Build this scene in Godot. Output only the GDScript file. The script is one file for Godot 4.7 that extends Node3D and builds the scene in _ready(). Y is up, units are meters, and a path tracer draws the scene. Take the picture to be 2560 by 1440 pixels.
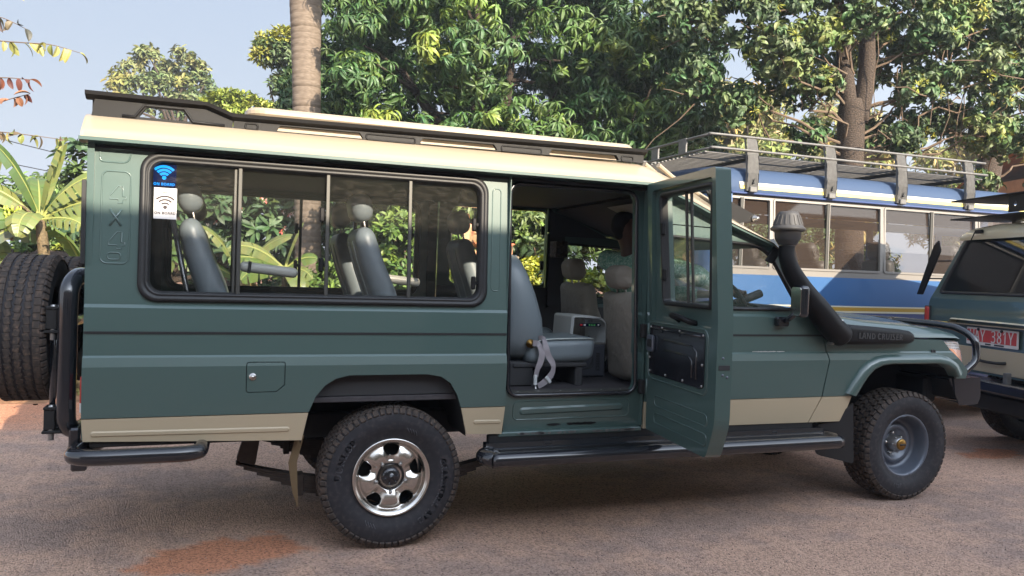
extends Node3D
# A long green safari vehicle with its rear door open in a shaded yard, a blue minibus and a second
# safari vehicle beyond it, trees and bananas behind. Metres; x runs towards the vehicle's nose, z to the camera.

var M := {}
var rng := RandomNumberGenerator.new()
var van: Node3D


func _ready() -> void:
	rng.seed = 7
	camera_and_light()
	materials()
	setting()
	safari_vehicle()
	cooler_box()
	driver()
	minibus()
	second_vehicle()
	vegetation()


func camera_and_light() -> void:
	var cam := Camera3D.new()
	cam.name = "camera"
	cam.position = Vector3(-0.8746, 1.5118, 4.116)
	cam.rotation = Vector3(-0.0163, -0.355, 0.0322)
	cam.fov = 40.92
	cam.near = 0.05
	cam.far = 600.0
	add_child(cam)
	var sky := Sky.new()
	var p := PhysicalSkyMaterial.new()
	p.rayleigh_coefficient = 2.0
	p.mie_coefficient = 0.11
	p.mie_eccentricity = 0.7
	p.turbidity = 10.0
	p.ground_color = Color(0.42, 0.28, 0.19)
	p.energy_multiplier = 4.0
	sky.sky_material = p
	var e := Environment.new()
	e.background_mode = Environment.BG_SKY
	e.sky = sky
	e.background_energy_multiplier = 1.6
	e.tonemap_mode = Environment.TONE_MAPPER_LINEAR
	e.tonemap_exposure = 2.55
	e.sdfgi_enabled = true
	e.ssao_enabled = true
	e.ssil_enabled = true
	e.fog_enabled = true
	e.fog_density = 0.0014
	e.fog_light_color = Color(0.80, 0.84, 0.90)
	var w := WorldEnvironment.new()
	w.name = "daylight"
	w.environment = e
	add_child(w)
	var sun := DirectionalLight3D.new()
	sun.name = "sun"
	sun.light_energy = 1.6
	sun.light_color = Color(1.0, 0.935, 0.835)
	sun.light_angular_distance = 0.55
	sun.shadow_enabled = true
	add_child(sun)
	sun.look_at_from_position(Vector3(0.27, 0.470, 1.0) * 50.0, Vector3.ZERO)


# ---------------------------------------------------------------- materials

func mat(key: String, c: Color, rough := 0.6, metal := 0.0, more := {}) -> StandardMaterial3D:
	var m := StandardMaterial3D.new()
	m.resource_name = key
	m.albedo_color = Color(c.r, c.g, c.b).linear_to_srgb()
	m.albedo_color.a = c.a
	m.roughness = rough
	m.metallic = metal
	for k in more:
		m.set(k, more[k])
	M[key] = m
	return m


func noise_tex(size: int, freq: float, type: int, stops: Array, seed_ := 1, oct := 4, ret := -1) -> NoiseTexture2D:
	var n := FastNoiseLite.new()
	n.seed = seed_
	n.noise_type = type as FastNoiseLite.NoiseType
	n.frequency = freq
	n.fractal_octaves = oct
	if ret >= 0:
		n.cellular_return_type = ret as FastNoiseLite.CellularReturnType
		n.fractal_type = FastNoiseLite.FRACTAL_NONE
	var t := NoiseTexture2D.new()
	t.width = size
	t.height = size
	t.seamless = true
	t.noise = n
	if stops.size():
		var g := Gradient.new()
		var offs := PackedFloat32Array()
		var cols := PackedColorArray()
		for s in stops:
			offs.append(s[0])
			cols.append(s[1])
		g.offsets = offs
		g.colors = cols
		t.color_ramp = g
	return t


func grey(a: float, b: float) -> Array:
	return [[0.0, Color(a, a, a)], [1.0, Color(b, b, b)]]


func tri_map(m: StandardMaterial3D, scale: float, world := false) -> void:
	m.uv1_triplanar = true
	m.uv1_world_triplanar = world
	m.uv1_scale = Vector3.ONE * scale


func materials() -> void:
	var blotch := noise_tex(512, 0.012, FastNoiseLite.TYPE_SIMPLEX_SMOOTH, grey(0.82, 1.0), 3, 5)
	var fine := noise_tex(512, 0.08, FastNoiseLite.TYPE_SIMPLEX_SMOOTH, grey(0.0, 1.0), 5, 3)
	var rough_map := noise_tex(512, 0.02, FastNoiseLite.TYPE_SIMPLEX_SMOOTH, grey(0.86, 1.0), 9, 5)
	for k in [["green paint", Color(0.056, 0.098, 0.090)], ["cream paint", Color(0.325, 0.265, 0.19)], ["green dark paint", Color(0.05, 0.085, 0.075)], ["bus blue paint", Color(0.032, 0.098, 0.24)], ["bus deep blue paint", Color(0.03, 0.055, 0.16)], ["bus roof paint", Color(0.040, 0.066, 0.125)], ["bus cream paint", Color(0.52, 0.49, 0.38)], ["bus yellow paint", Color(0.52, 0.40, 0.10)], ["bus gold paint", Color(0.36, 0.22, 0.03)], ["old cream paint", Color(0.55, 0.50, 0.36)]]:
		var m := mat(k[0], k[1], 0.42, 0.0, {"clearcoat_enabled": true, "clearcoat": 0.9, "clearcoat_roughness": 0.06})
		m.roughness_texture = rough_map
		tri_map(m, 1.3)
	mat("sill cream paint", Color(0.44, 0.36, 0.245), 0.5, 0.0, {"roughness_texture": rough_map})
	tri_map(M["sill cream paint"], 1.1)
	M["bus blue paint"].clearcoat = 0.6
	M["bus roof paint"].clearcoat = 0.12
	M["bus roof paint"].roughness = 0.75
	M["bus roof paint"].metallic_specular = 0.3
	mat("black plastic", Color(0.009, 0.0085, 0.009), 0.55, 0.0, {"metallic_specular": 0.35, "roughness_texture": rough_map, "heightmap_enabled": true, "heightmap_texture": fine, "heightmap_scale": 0.03})
	tri_map(M["black plastic"], 6.0)
	mat("faded plastic", Color(0.050, 0.048, 0.048), 0.6, 0.0, {"roughness_texture": rough_map})
	tri_map(M["faded plastic"], 3.0)
	mat("black gloss", Color(0.012, 0.013, 0.017), 0.22, 0.0, {"clearcoat_enabled": true, "clearcoat": 0.8, "clearcoat_roughness": 0.12, "roughness_texture": rough_map})
	tri_map(M["black gloss"], 3.0)
	mat("black rubber", Color(0.015, 0.015, 0.016), 0.5)
	mat("dark lining", Color(0.030, 0.030, 0.032), 0.8)
	mat("under body", Color(0.011, 0.010, 0.010), 0.75, 0.0, {"albedo_texture": blotch})
	tri_map(M["under body"], 2.0)
	mat("rust steel", Color(0.060, 0.045, 0.036), 0.75, 0.2, {"albedo_texture": blotch})
	tri_map(M["rust steel"], 3.0)
	var dust := noise_tex(512, 0.02, FastNoiseLite.TYPE_SIMPLEX_SMOOTH, [[0.0, Color(0.20, 0.19, 0.19)], [0.5, Color(0.24, 0.225, 0.22)], [1.0, Color(0.42, 0.36, 0.32)]], 21, 5)
	mat("tyre rubber", Color(1, 1, 1), 0.72, 0.0, {"albedo_texture": dust, "heightmap_enabled": true, "heightmap_texture": fine, "heightmap_scale": 0.02})
	tri_map(M["tyre rubber"], 2.2)
	M["tyre rubber"].albedo_color = Color(0.62, 0.64, 0.72)
	mat("tyre tread", Color(1, 1, 1), 0.9, 0.0, {"albedo_texture": dust})
	tri_map(M["tyre tread"], 3.1)
	M["tyre tread"].albedo_color = Color(1.0, 0.95, 0.90)
	mat("tyre lettering", Color(0.06, 0.06, 0.068), 0.55)
	mat("chrome", Color(0.60, 0.57, 0.53), 0.26, 1.0, {"roughness_texture": rough_map})
	tri_map(M["chrome"], 4.0)
	mat("wheel grey steel", Color(0.10, 0.115, 0.145), 0.38, 0.25, {"clearcoat_enabled": true, "clearcoat": 0.4, "clearcoat_roughness": 0.2})
	mat("bare steel", Color(0.35, 0.34, 0.33), 0.35, 0.9)
	mat("gold metal", Color(0.34, 0.20, 0.06), 0.35, 1.0)
	mat("worn aluminium", Color(0.17, 0.165, 0.16), 0.6, 0.3, {"albedo_texture": blotch, "roughness_texture": rough_map})
	tri_map(M["worn aluminium"], 3.0)
	mat("window aluminium", Color(0.23, 0.215, 0.20), 0.45, 0.4)
	mat("dark aluminium", Color(0.06, 0.058, 0.052), 0.5, 0.4)
	mat("side glass", Color(0.05, 0.053, 0.046, 0.15), 0.03, 0.0, {"transparency": BaseMaterial3D.TRANSPARENCY_ALPHA})
	var smear := noise_tex(1024, 0.010, FastNoiseLite.TYPE_SIMPLEX_SMOOTH, [[0.0, Color(0.72, 0.68, 0.62, 0.0)], [0.45, Color(0.72, 0.68, 0.62, 0.008)], [0.62, Color(0.74, 0.70, 0.64, 0.024)], [0.70, Color(0.74, 0.70, 0.64, 0.012)], [1.0, Color(0.74, 0.70, 0.64, 0.05)]], 97, 6)
	smear.noise.domain_warp_enabled = true
	smear.noise.domain_warp_amplitude = 90.0
	smear.noise.domain_warp_frequency = 0.008
	mat("window dust", Color(1, 1, 1), 0.95, 0.0, {"transparency": BaseMaterial3D.TRANSPARENCY_ALPHA, "albedo_texture": smear, "metallic_specular": 0.1})
	tri_map(M["window dust"], 1.0)
	M["window dust"].uv1_scale = Vector3(1.1, 3.2, 1.0)
	mat("door glass", Color(0.20, 0.27, 0.22, 0.10), 0.02, 0.0, {"transparency": BaseMaterial3D.TRANSPARENCY_ALPHA})
	mat("bus glass", Color(0.055, 0.040, 0.032, 0.52), 0.03, 0.0, {"transparency": BaseMaterial3D.TRANSPARENCY_ALPHA})
	mat("dark glass", Color(0.01, 0.011, 0.014, 0.62), 0.02, 0.0, {"transparency": BaseMaterial3D.TRANSPARENCY_ALPHA})
	mat("lamp glass", Color(0.75, 0.78, 0.80, 0.16), 0.05, 0.0, {"transparency": BaseMaterial3D.TRANSPARENCY_ALPHA})
	mat("amber lens", Color(0.72, 0.20, 0.03), 0.15, 0.0, {"clearcoat_enabled": true})
	mat("red lens", Color(0.42, 0.018, 0.012), 0.15, 0.0, {"clearcoat_enabled": true})
	mat("yellow lens", Color(0.80, 0.52, 0.04), 0.2, 0.0, {"clearcoat_enabled": true})
	mat("white paint", Color(0.62, 0.60, 0.58), 0.5)
	mat("sticker white", Color(0.62, 0.61, 0.62), 0.8)
	mat("sticker blue", Color(0.006, 0.16, 0.52), 0.9, 0.0, {"metallic_specular": 0.1})
	mat("sticker navy", Color(0.004, 0.007, 0.028), 0.9, 0.0, {"metallic_specular": 0.1})
	mat("sticker grey", Color(0.07, 0.06, 0.062), 0.9, 0.0, {"metallic_specular": 0.1})
	mat("plate red", Color(0.50, 0.055, 0.045), 0.35)
	var leather := noise_tex(512, 0.05, FastNoiseLite.TYPE_CELLULAR, grey(0.0, 1.0), 31, 1, FastNoiseLite.RETURN_DISTANCE2_SUB)
	for k in [["seat vinyl", Color(0.150, 0.180, 0.198)], ["bus seat cloth", Color(0.16, 0.15, 0.14)], ["armrest vinyl", Color(0.42, 0.42, 0.38)]]:
		mat(k[0], k[1], 0.42, 0.0, {"heightmap_enabled": true, "heightmap_texture": leather, "heightmap_scale": 0.025, "roughness_texture": rough_map})
		tri_map(M[k[0]], 5.0)
	var wrinkle := noise_tex(512, 0.012, FastNoiseLite.TYPE_SIMPLEX_SMOOTH, grey(0.0, 1.0), 41, 3)
	mat("khaki cloth", Color(0.27, 0.245, 0.21), 0.9, 0.0, {"heightmap_enabled": true, "heightmap_texture": wrinkle, "heightmap_scale": 0.7, "rim_enabled": true, "rim": 0.2})
	tri_map(M["khaki cloth"], 2.0)
	mat("belt webbing", Color(0.26, 0.235, 0.25), 0.7, 0.0, {"heightmap_enabled": true, "heightmap_texture": fine, "heightmap_scale": 0.05})
	tri_map(M["belt webbing"], 8.0)
	mat("leather strap", Color(0.13, 0.085, 0.04), 0.7)
	mat("piping", Color(0.36, 0.40, 0.38), 0.5)
	mat("floor mat", Color(0.055, 0.05, 0.055), 0.7, 0.0, {"albedo_texture": blotch, "roughness_texture": rough_map})
	tri_map(M["floor mat"], 2.5)
	mat("cooler grey", Color(0.50, 0.52, 0.52), 0.5)
	mat("cooler dark", Color(0.055, 0.06, 0.075), 0.5)
	mat("led red", Color(0.75, 0.03, 0.03), 0.3)
	mat("led green", Color(0.10, 0.45, 0.12), 0.3)
	mat("skin", Color(0.075, 0.036, 0.024), 0.5, 0.0, {"subsurf_scatter_enabled": true, "subsurf_scatter_strength": 0.1})
	mat("hair", Color(0.006, 0.005, 0.005), 0.9)
	mat("eye white", Color(0.5, 0.46, 0.42), 0.3)
	var print_ := noise_tex(512, 0.035, FastNoiseLite.TYPE_CELLULAR, [[0.0, Color(0.42, 0.62, 0.55)], [0.42, Color(0.55, 0.72, 0.66)], [0.5, Color(0.86, 0.92, 0.88)], [1.0, Color(0.30, 0.48, 0.42)]], 51, 1, FastNoiseLite.RETURN_CELL_VALUE)
	mat("printed shirt", Color(0.9, 0.95, 0.92), 0.85, 0.0, {"albedo_texture": print_})
	tri_map(M["printed shirt"], 6.0)
	mat("trousers", Color(0.03, 0.03, 0.035), 0.9)
	var bark := noise_tex(512, 0.03, FastNoiseLite.TYPE_SIMPLEX_SMOOTH, grey(0.35, 1.0), 61, 5)
	mat("mango bark", Color(0.075, 0.05, 0.035), 0.9, 0.0, {"albedo_texture": bark, "heightmap_enabled": true, "heightmap_texture": bark, "heightmap_scale": 2.0})
	tri_map(M["mango bark"], 2.0)
	mat("pale bark", Color(0.115, 0.08, 0.058), 0.9, 0.0, {"albedo_texture": bark, "heightmap_enabled": true, "heightmap_texture": bark, "heightmap_scale": 2.0})
	tri_map(M["pale bark"], 2.0)
	mat("twig bark", Color(0.13, 0.09, 0.06), 0.9)
	mat("banana stem", Color(0.26, 0.19, 0.10), 0.8, 0.0, {"albedo_texture": bark})
	tri_map(M["banana stem"], 1.5)
	for k in [["mango leaf", 0.52, 0.30], ["avocado leaf", 0.58, 0.28], ["shrub leaf", 0.5, 0.4], ["far leaf", 0.6, 0.4], ["banana leaf", 0.38, 0.55], ["dry leaf", 0.7, 0.4]]:
		mat(k[0], Color(1, 1, 1), k[1], 0.0, {"vertex_color_use_as_albedo": true, "backlight_enabled": true, "backlight": Color(k[2], k[2], k[2] * 0.5), "cull_mode": BaseMaterial3D.CULL_DISABLED})
	mat("plaster cream", Color(0.58, 0.50, 0.38), 0.85, 0.0, {"albedo_texture": blotch})
	tri_map(M["plaster cream"], 0.4)
	mat("roof sheet", Color(0.20, 0.09, 0.06), 0.6)
	mat("dark earth", Color(0.10, 0.06, 0.04), 0.95, 0.0, {"albedo_texture": bark})
	tri_map(M["dark earth"], 1.0)
	mat("earth wall", Color(0.42, 0.19, 0.08), 0.9, 0.0, {"albedo_texture": blotch})
	tri_map(M["earth wall"], 0.5)


# ---------------------------------------------------------------- building helpers

func S(smooth := false) -> SurfaceTool:
	var s := SurfaceTool.new()
	s.begin(Mesh.PRIMITIVE_TRIANGLES)
	s.set_smooth_group(0 if smooth else -1)
	return s


func put(called: String, s: SurfaceTool, m: Variant, parent: Node = null, xf := Transform3D.IDENTITY) -> MeshInstance3D:
	s.generate_normals()
	var o := MeshInstance3D.new()
	o.name = called
	o.mesh = s.commit()
	o.material_override = M[m] if m is String else m
	o.transform = xf
	(parent if parent else self).add_child(o, true)
	return o


func tag(o: Node, label: String, category := "", group := "") -> Node:
	o.set_meta("label", label)
	if category:
		o.set_meta("category", category)
	if group:
		o.set_meta("group", group)
	return o


func kind(o: Node, k: String) -> Node:
	o.set_meta("kind", k)
	return o


func thing(called: String, label: String, category: String, at := Vector3.ZERO, turn := 0.0, group := "") -> Node3D:
	var o := Node3D.new()
	o.name = called
	o.position = at
	o.rotation.y = turn
	add_child(o, true)
	tag(o, label, category, group)
	return o


func holder(called: String, parent: Node, xf := Transform3D.IDENTITY) -> Node3D:
	var o := Node3D.new()
	o.name = called
	o.transform = xf
	parent.add_child(o, true)
	return o


func T(at: Vector3, rot := Vector3.ZERO) -> Transform3D:
	return Transform3D(Basis.from_euler(rot), at)


func tri(s: SurfaceTool, a: Vector3, b: Vector3, c: Vector3) -> void:
	s.add_vertex(a)
	s.add_vertex(b)
	s.add_vertex(c)


func quad(s: SurfaceTool, a: Vector3, b: Vector3, c: Vector3, d: Vector3) -> void:
	tri(s, a, b, c)
	tri(s, a, c, d)


func box(s: SurfaceTool, at: Vector3, size: Vector3, bev := 0.0, xf := Transform3D.IDENTITY) -> void:
	var h := size * 0.5
	var b := minf(bev, minf(h.x, minf(h.y, h.z)) * 0.9)
	for ax in 3:
		var u := (ax + 1) % 3
		var v := (ax + 2) % 3
		for sg in [-1.0, 1.0]:
			var q: Array[Vector3] = []
			for k in [[-1, -1], [1, -1], [1, 1], [-1, 1]]:
				var p := Vector3.ZERO
				p[ax] = h[ax] * sg
				p[u] = (h[u] - b) * k[0]
				p[v] = (h[v] - b) * k[1]
				q.append(xf * (p + at))
			if sg > 0:
				q.reverse()
			quad(s, q[0], q[1], q[2], q[3])
		if b > 0.0:
			for s1 in [-1.0, 1.0]:
				for s2 in [-1.0, 1.0]:
					var e: Array[Vector3] = []
					for k in [[0, -1], [0, 1], [1, 1], [1, -1]]:
						var p := Vector3.ZERO
						p[ax] = (h[ax] - b) * k[1]
						p[u] = (h[u] - (b if k[0] == 0 else 0.0)) * s1
						p[v] = (h[v] - (0.0 if k[0] == 0 else b)) * s2
						e.append(xf * (p + at))
					if s1 * s2 > 0:
						e.reverse()
					quad(s, e[0], e[1], e[2], e[3])
	if b > 0.0:
		for k in 8:
			var sg := Vector3(1 if k & 1 else -1, 1 if k & 2 else -1, 1 if k & 4 else -1)
			var c := [(h - Vector3(0, b, b)) * sg + at, (h - Vector3(b, 0, b)) * sg + at, (h - Vector3(b, b, 0)) * sg + at]
			if sg.x * sg.y * sg.z > 0:
				c.reverse()
			tri(s, xf * c[0], xf * c[1], xf * c[2])


func rbox(s: SurfaceTool, size: Vector3, r: float, xf := Transform3D.IDENTITY, n := 3, shape: Variant = null) -> void:
	# a cushion-like box with round edges; give it a smooth SurfaceTool
	var h := size * 0.5
	r = minf(r, minf(h.x, minf(h.y, h.z)))
	var line := func(a: float) -> PackedFloat32Array:
		var o := PackedFloat32Array()
		for i in n + 1:
			o.append(-a + r * i / n)
		for i in [0.25, 0.5, 0.75]:
			o.append(lerpf(-a + r, a - r, i))
		for i in n + 1:
			o.append(a - r + r * i / n)
		return o
	var on := func(p: Vector3) -> Vector3:
		var inner := p.clamp(-h + Vector3.ONE * r, h - Vector3.ONE * r)
		var v: Vector3 = inner + (p - inner).normalized() * r
		if shape != null:
			v = shape.call(v)
		return xf * v
	for ax in 3:
		var u := (ax + 1) % 3
		var v := (ax + 2) % 3
		var lu: PackedFloat32Array = line.call(h[u])
		var lv: PackedFloat32Array = line.call(h[v])
		for sg in [-1.0, 1.0]:
			for i in lu.size() - 1:
				for j in lv.size() - 1:
					var q: Array[Vector3] = []
					for k in [[0, 0], [1, 0], [1, 1], [0, 1]]:
						var p := Vector3.ZERO
						p[ax] = h[ax] * sg
						p[u] = lu[i + k[0]]
						p[v] = lv[j + k[1]]
						q.append(on.call(p))
					if sg > 0:
						q.reverse()
					quad(s, q[0], q[1], q[2], q[3])


func ring_strip(s: SurfaceTool, a: PackedVector3Array, b: PackedVector3Array, closed := true) -> void:
	var n := a.size()
	for i in (n if closed else n - 1):
		var j := (i + 1) % n
		quad(s, a[i], a[j], b[j], b[i])


func fan(s: SurfaceTool, a: PackedVector3Array, flip := false) -> void:
	var c := Vector3.ZERO
	for p in a:
		c += p
	c /= a.size()
	for i in a.size():
		var j := (i + 1) % a.size()
		if flip:
			tri(s, c, a[j], a[i])
		else:
			tri(s, c, a[i], a[j])


func loft(s: SurfaceTool, loops: Array, closed := true, caps := true) -> void:
	for i in loops.size() - 1:
		ring_strip(s, loops[i], loops[i + 1], closed)
	if caps:
		fan(s, loops[0], true)
		fan(s, loops[-1])


func tube(s: SurfaceTool, pts: Array, r: Variant, n := 10, closed := false, squash := 1.0) -> void:
	var loops := []
	var m := pts.size()
	var up := Vector3.UP
	for i in m:
		var a: Vector3 = pts[(i - 1 + m) % m] if closed or i > 0 else pts[0]
		var b: Vector3 = pts[(i + 1) % m] if closed or i < m - 1 else pts[m - 1]
		var d := (b - a).normalized()
		if i == 0 and absf(d.dot(up)) > 0.9:
			up = Vector3.RIGHT
		var side := d.cross(up).normalized()
		up = side.cross(d).normalized()
		var rad: float = r if r is float else r[i]
		var l := PackedVector3Array()
		for k in n:
			var t := TAU * k / n
			l.append(pts[i] + side * cos(t) * rad + up * sin(t) * rad * squash)
		loops.append(l)
	for i in m - 1:
		ring_strip(s, loops[i], loops[i + 1])
	if closed:
		# join with the nearest starting vertex so that the seam does not twist
		var best := 0
		var far := 1e9
		for k in n:
			var e: float = loops[m - 1][0].distance_to(loops[0][k])
			if e < far:
				far = e
				best = k
		var l := PackedVector3Array()
		for k in n:
			l.append(loops[0][(k + best) % n])
		ring_strip(s, loops[m - 1], l)
	else:
		fan(s, loops[0], true)
		fan(s, loops[-1])


func curve(pts: Array, k := 6, closed := false) -> Array:
	var o := []
	var m := pts.size()
	for i in (m if closed else m - 1):
		var p0: Vector3 = pts[(i - 1 + m) % m] if closed or i > 0 else pts[i]
		var p3: Vector3 = pts[(i + 2) % m] if closed or i < m - 2 else pts[(i + 1) % m]
		for j in k:
			o.append((pts[i] as Vector3).cubic_interpolate(pts[(i + 1) % m], p0, p3, float(j) / k))
	if not closed:
		o.append(pts[m - 1])
	return o


func lathe(s: SurfaceTool, prof: Array, n := 32, xf := Transform3D.IDENTITY) -> void:
	# profile points are (radius, height along local z)
	var loops := []
	for p in prof:
		var l := PackedVector3Array()
		for k in n:
			var t := -TAU * k / n
			l.append(xf * Vector3(cos(t) * p.x, sin(t) * p.x, p.y))
		loops.append(l)
	loft(s, loops, true, false)


func rp(pts: Array, n := 4) -> PackedVector2Array:
	# polygon with rounded corners: each point is (x, y, radius)
	var o := PackedVector2Array()
	var m := pts.size()
	for i in m:
		var p: Vector3 = pts[i]
		var c := Vector2(p.x, p.y)
		var a := Vector2(pts[(i - 1 + m) % m].x, pts[(i - 1 + m) % m].y) - c
		var b := Vector2(pts[(i + 1) % m].x, pts[(i + 1) % m].y) - c
		if p.z <= 0.0:
			o.append(c)
			continue
		var r := minf(p.z, minf(a.length(), b.length()) * 0.49)
		for k in n + 1:
			var t := float(k) / n
			o.append((c + a.normalized() * r).lerp(c, t).lerp(c.lerp(c + b.normalized() * r, t), t))
	return o


func rr(x0: float, y0: float, x1: float, y1: float, r: float, n := 5) -> PackedVector2Array:
	var o := PackedVector2Array()
	for k in [[x1 - r, y0 + r, -PI / 2], [x1 - r, y1 - r, 0.0], [x0 + r, y1 - r, PI / 2], [x0 + r, y0 + r, PI]]:
		for i in n + 1:
			var t: float = k[2] + PI / 2 * i / n
			o.append(Vector2(k[0] + cos(t) * r, k[1] + sin(t) * r))
	return o


func lift(loop: PackedVector2Array, f: Callable, off := Vector3.ZERO) -> PackedVector3Array:
	var o := PackedVector3Array()
	for p in loop:
		o.append(f.call(p) + off)
	return o


func split(pieces: Array, by_y: bool, c: float) -> Array:
	var o := []
	var b := 50.0
	for r in ([[-b, -b, b, c], [-b, c, b, b]] if by_y else [[-b, -b, c, b], [c, -b, b, b]]):
		var half := PackedVector2Array([Vector2(r[0], r[1]), Vector2(r[2], r[1]), Vector2(r[2], r[3]), Vector2(r[0], r[3])])
		for p in pieces:
			o.append_array(Geometry2D.intersect_polygons(p, half))
	return o


func flat_tris(outline: PackedVector2Array, holes := [], ycuts := [], xcuts := []) -> PackedVector2Array:
	var pieces: Array = [outline]
	for y in ycuts:
		pieces = split(pieces, true, y)
	for x in xcuts:
		pieces = split(pieces, false, x)
	for h in holes:
		var left := []
		for p in pieces:
			left.append_array(Geometry2D.clip_polygons(p, h))
		pieces = left
	var o := PackedVector2Array()
	for p in pieces:
		if Geometry2D.is_polygon_clockwise(p):
			p.reverse()
		var idx := Geometry2D.triangulate_polygon(p)
		for k in range(0, idx.size(), 3):
			var a: Vector2 = p[idx[k]]
			var b: Vector2 = p[idx[k + 1]]
			var c: Vector2 = p[idx[k + 2]]
			if (b - a).cross(c - a) > 0:
				o.append_array([a, b, c])
			else:
				o.append_array([a, c, b])
	return o


func dense(loop: PackedVector2Array, ycuts: Array) -> PackedVector2Array:
	var o := PackedVector2Array()
	for i in loop.size():
		var a := loop[i]
		var b := loop[(i + 1) % loop.size()]
		o.append(a)
		var ts := []
		for y in ycuts:
			var t: float = (y - a.y) / (b.y - a.y) if absf(b.y - a.y) > 1e-5 else -1.0
			if t > 0.001 and t < 0.999:
				ts.append(t)
		ts.sort()
		for t in ts:
			o.append(a.lerp(b, t))
	return o


func panel(s: SurfaceTool, outline: PackedVector2Array, holes: Array, ycuts: Array, xcuts: Array, f: Callable, rim := Vector3.ZERO, flip := false) -> void:
	# sheet metal: flat outline with holes, laid on the surface f, with its edges turned in by rim
	var t := flat_tris(outline, holes, ycuts, xcuts)
	for k in range(0, t.size(), 3):
		if flip:
			tri(s, f.call(t[k]), f.call(t[k + 1]), f.call(t[k + 2]))
		else:
			tri(s, f.call(t[k]), f.call(t[k + 2]), f.call(t[k + 1]))
	if rim != Vector3.ZERO:
		for l in [outline] + holes:
			var d := dense(l, ycuts)
			ring_strip(s, lift(d, f), lift(d, f, rim))


func slab(s: SurfaceTool, outline: PackedVector2Array, t: float, xf := Transform3D.IDENTITY, holes := [], xcuts := [], ycuts := []) -> void:
	# plate of thickness t, its faces at local z = +t/2 and -t/2
	var front := func(p: Vector2) -> Vector3: return xf * Vector3(p.x, p.y, t * 0.5)
	var back := func(p: Vector2) -> Vector3: return xf * Vector3(p.x, p.y, -t * 0.5)
	panel(s, outline, holes, ycuts, xcuts, front)
	panel(s, outline, holes, ycuts, xcuts, back, Vector3.ZERO, true)
	for l in [outline] + holes:
		ring_strip(s, lift(l, front), lift(l, back))


func inset(loop: PackedVector2Array, d: float) -> PackedVector2Array:
	var o := PackedVector2Array()
	var m := loop.size()
	for i in m:
		var a := (loop[i] - loop[(i - 1 + m) % m]).normalized()
		var b := (loop[(i + 1) % m] - loop[i]).normalized()
		var n := (Vector2(-a.y, a.x) + Vector2(-b.y, b.x)).normalized()
		o.append(loop[i] + n * d / maxf(0.5, n.dot(Vector2(-a.y, a.x))))
	return o


func bslab(s: SurfaceTool, loop: PackedVector2Array, t: float, bev: float, xf := Transform3D.IDENTITY) -> void:
	# plate with chamfered edges; the loop runs counterclockwise
	var ins := inset(loop, bev)
	var at := func(l: PackedVector2Array, z: float) -> PackedVector3Array:
		var o := PackedVector3Array()
		for p in l:
			o.append(xf * Vector3(p.x, p.y, z))
		return o
	var l0: PackedVector3Array = at.call(ins, t * 0.5)
	var l1: PackedVector3Array = at.call(loop, t * 0.5 - bev)
	var l2: PackedVector3Array = at.call(loop, -t * 0.5 + bev)
	var l3: PackedVector3Array = at.call(ins, -t * 0.5)
	ring_strip(s, l0, l1)
	ring_strip(s, l1, l2)
	ring_strip(s, l2, l3)
	var idx := Geometry2D.triangulate_polygon(ins)
	for k in range(0, idx.size(), 3):
		tri(s, l0[idx[k]], l0[idx[k + 2]], l0[idx[k + 1]])
		tri(s, l3[idx[k]], l3[idx[k + 1]], l3[idx[k + 2]])


func words(text: String, height: float, font := "Droid Sans", weight := 400, depth := 0.002) -> TextMesh:
	var f := SystemFont.new()
	f.font_names = PackedStringArray([font])
	f.font_weight = weight
	var t := TextMesh.new()
	t.text = text
	t.font = f
	t.font_size = 64
	t.pixel_size = height / 46.0
	t.depth = depth
	t.curve_step = 2.0
	return t


func write(called: String, text: String, height: float, m: String, parent: Node, xf: Transform3D, font := "Droid Sans", weight := 400, depth := 0.002) -> MeshInstance3D:
	var o := MeshInstance3D.new()
	o.name = called
	o.mesh = words(text, height, font, weight, depth)
	o.material_override = M[m]
	o.transform = xf
	parent.add_child(o, true)
	return o


func copy_of(o: Node3D, label := "", xf: Variant = null) -> Node3D:
	var c: Node3D = o.duplicate()
	c.name = o.name
	o.get_parent().add_child(c, true)
	if label:
		c.set_meta("label", label)
	if xf != null:
		c.transform = xf
	return c


# ---------------------------------------------------------------- the setting

func lines(stops: Array) -> PackedFloat32Array:
	# coordinates from [from, to, step] runs
	var o := PackedFloat32Array()
	for s in stops:
		var n := int(round((s[1] - s[0]) / s[2]))
		for i in n:
			o.append(s[0] + (s[1] - s[0]) * i / n)
	o.append(stops[-1][1])
	return o


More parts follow.
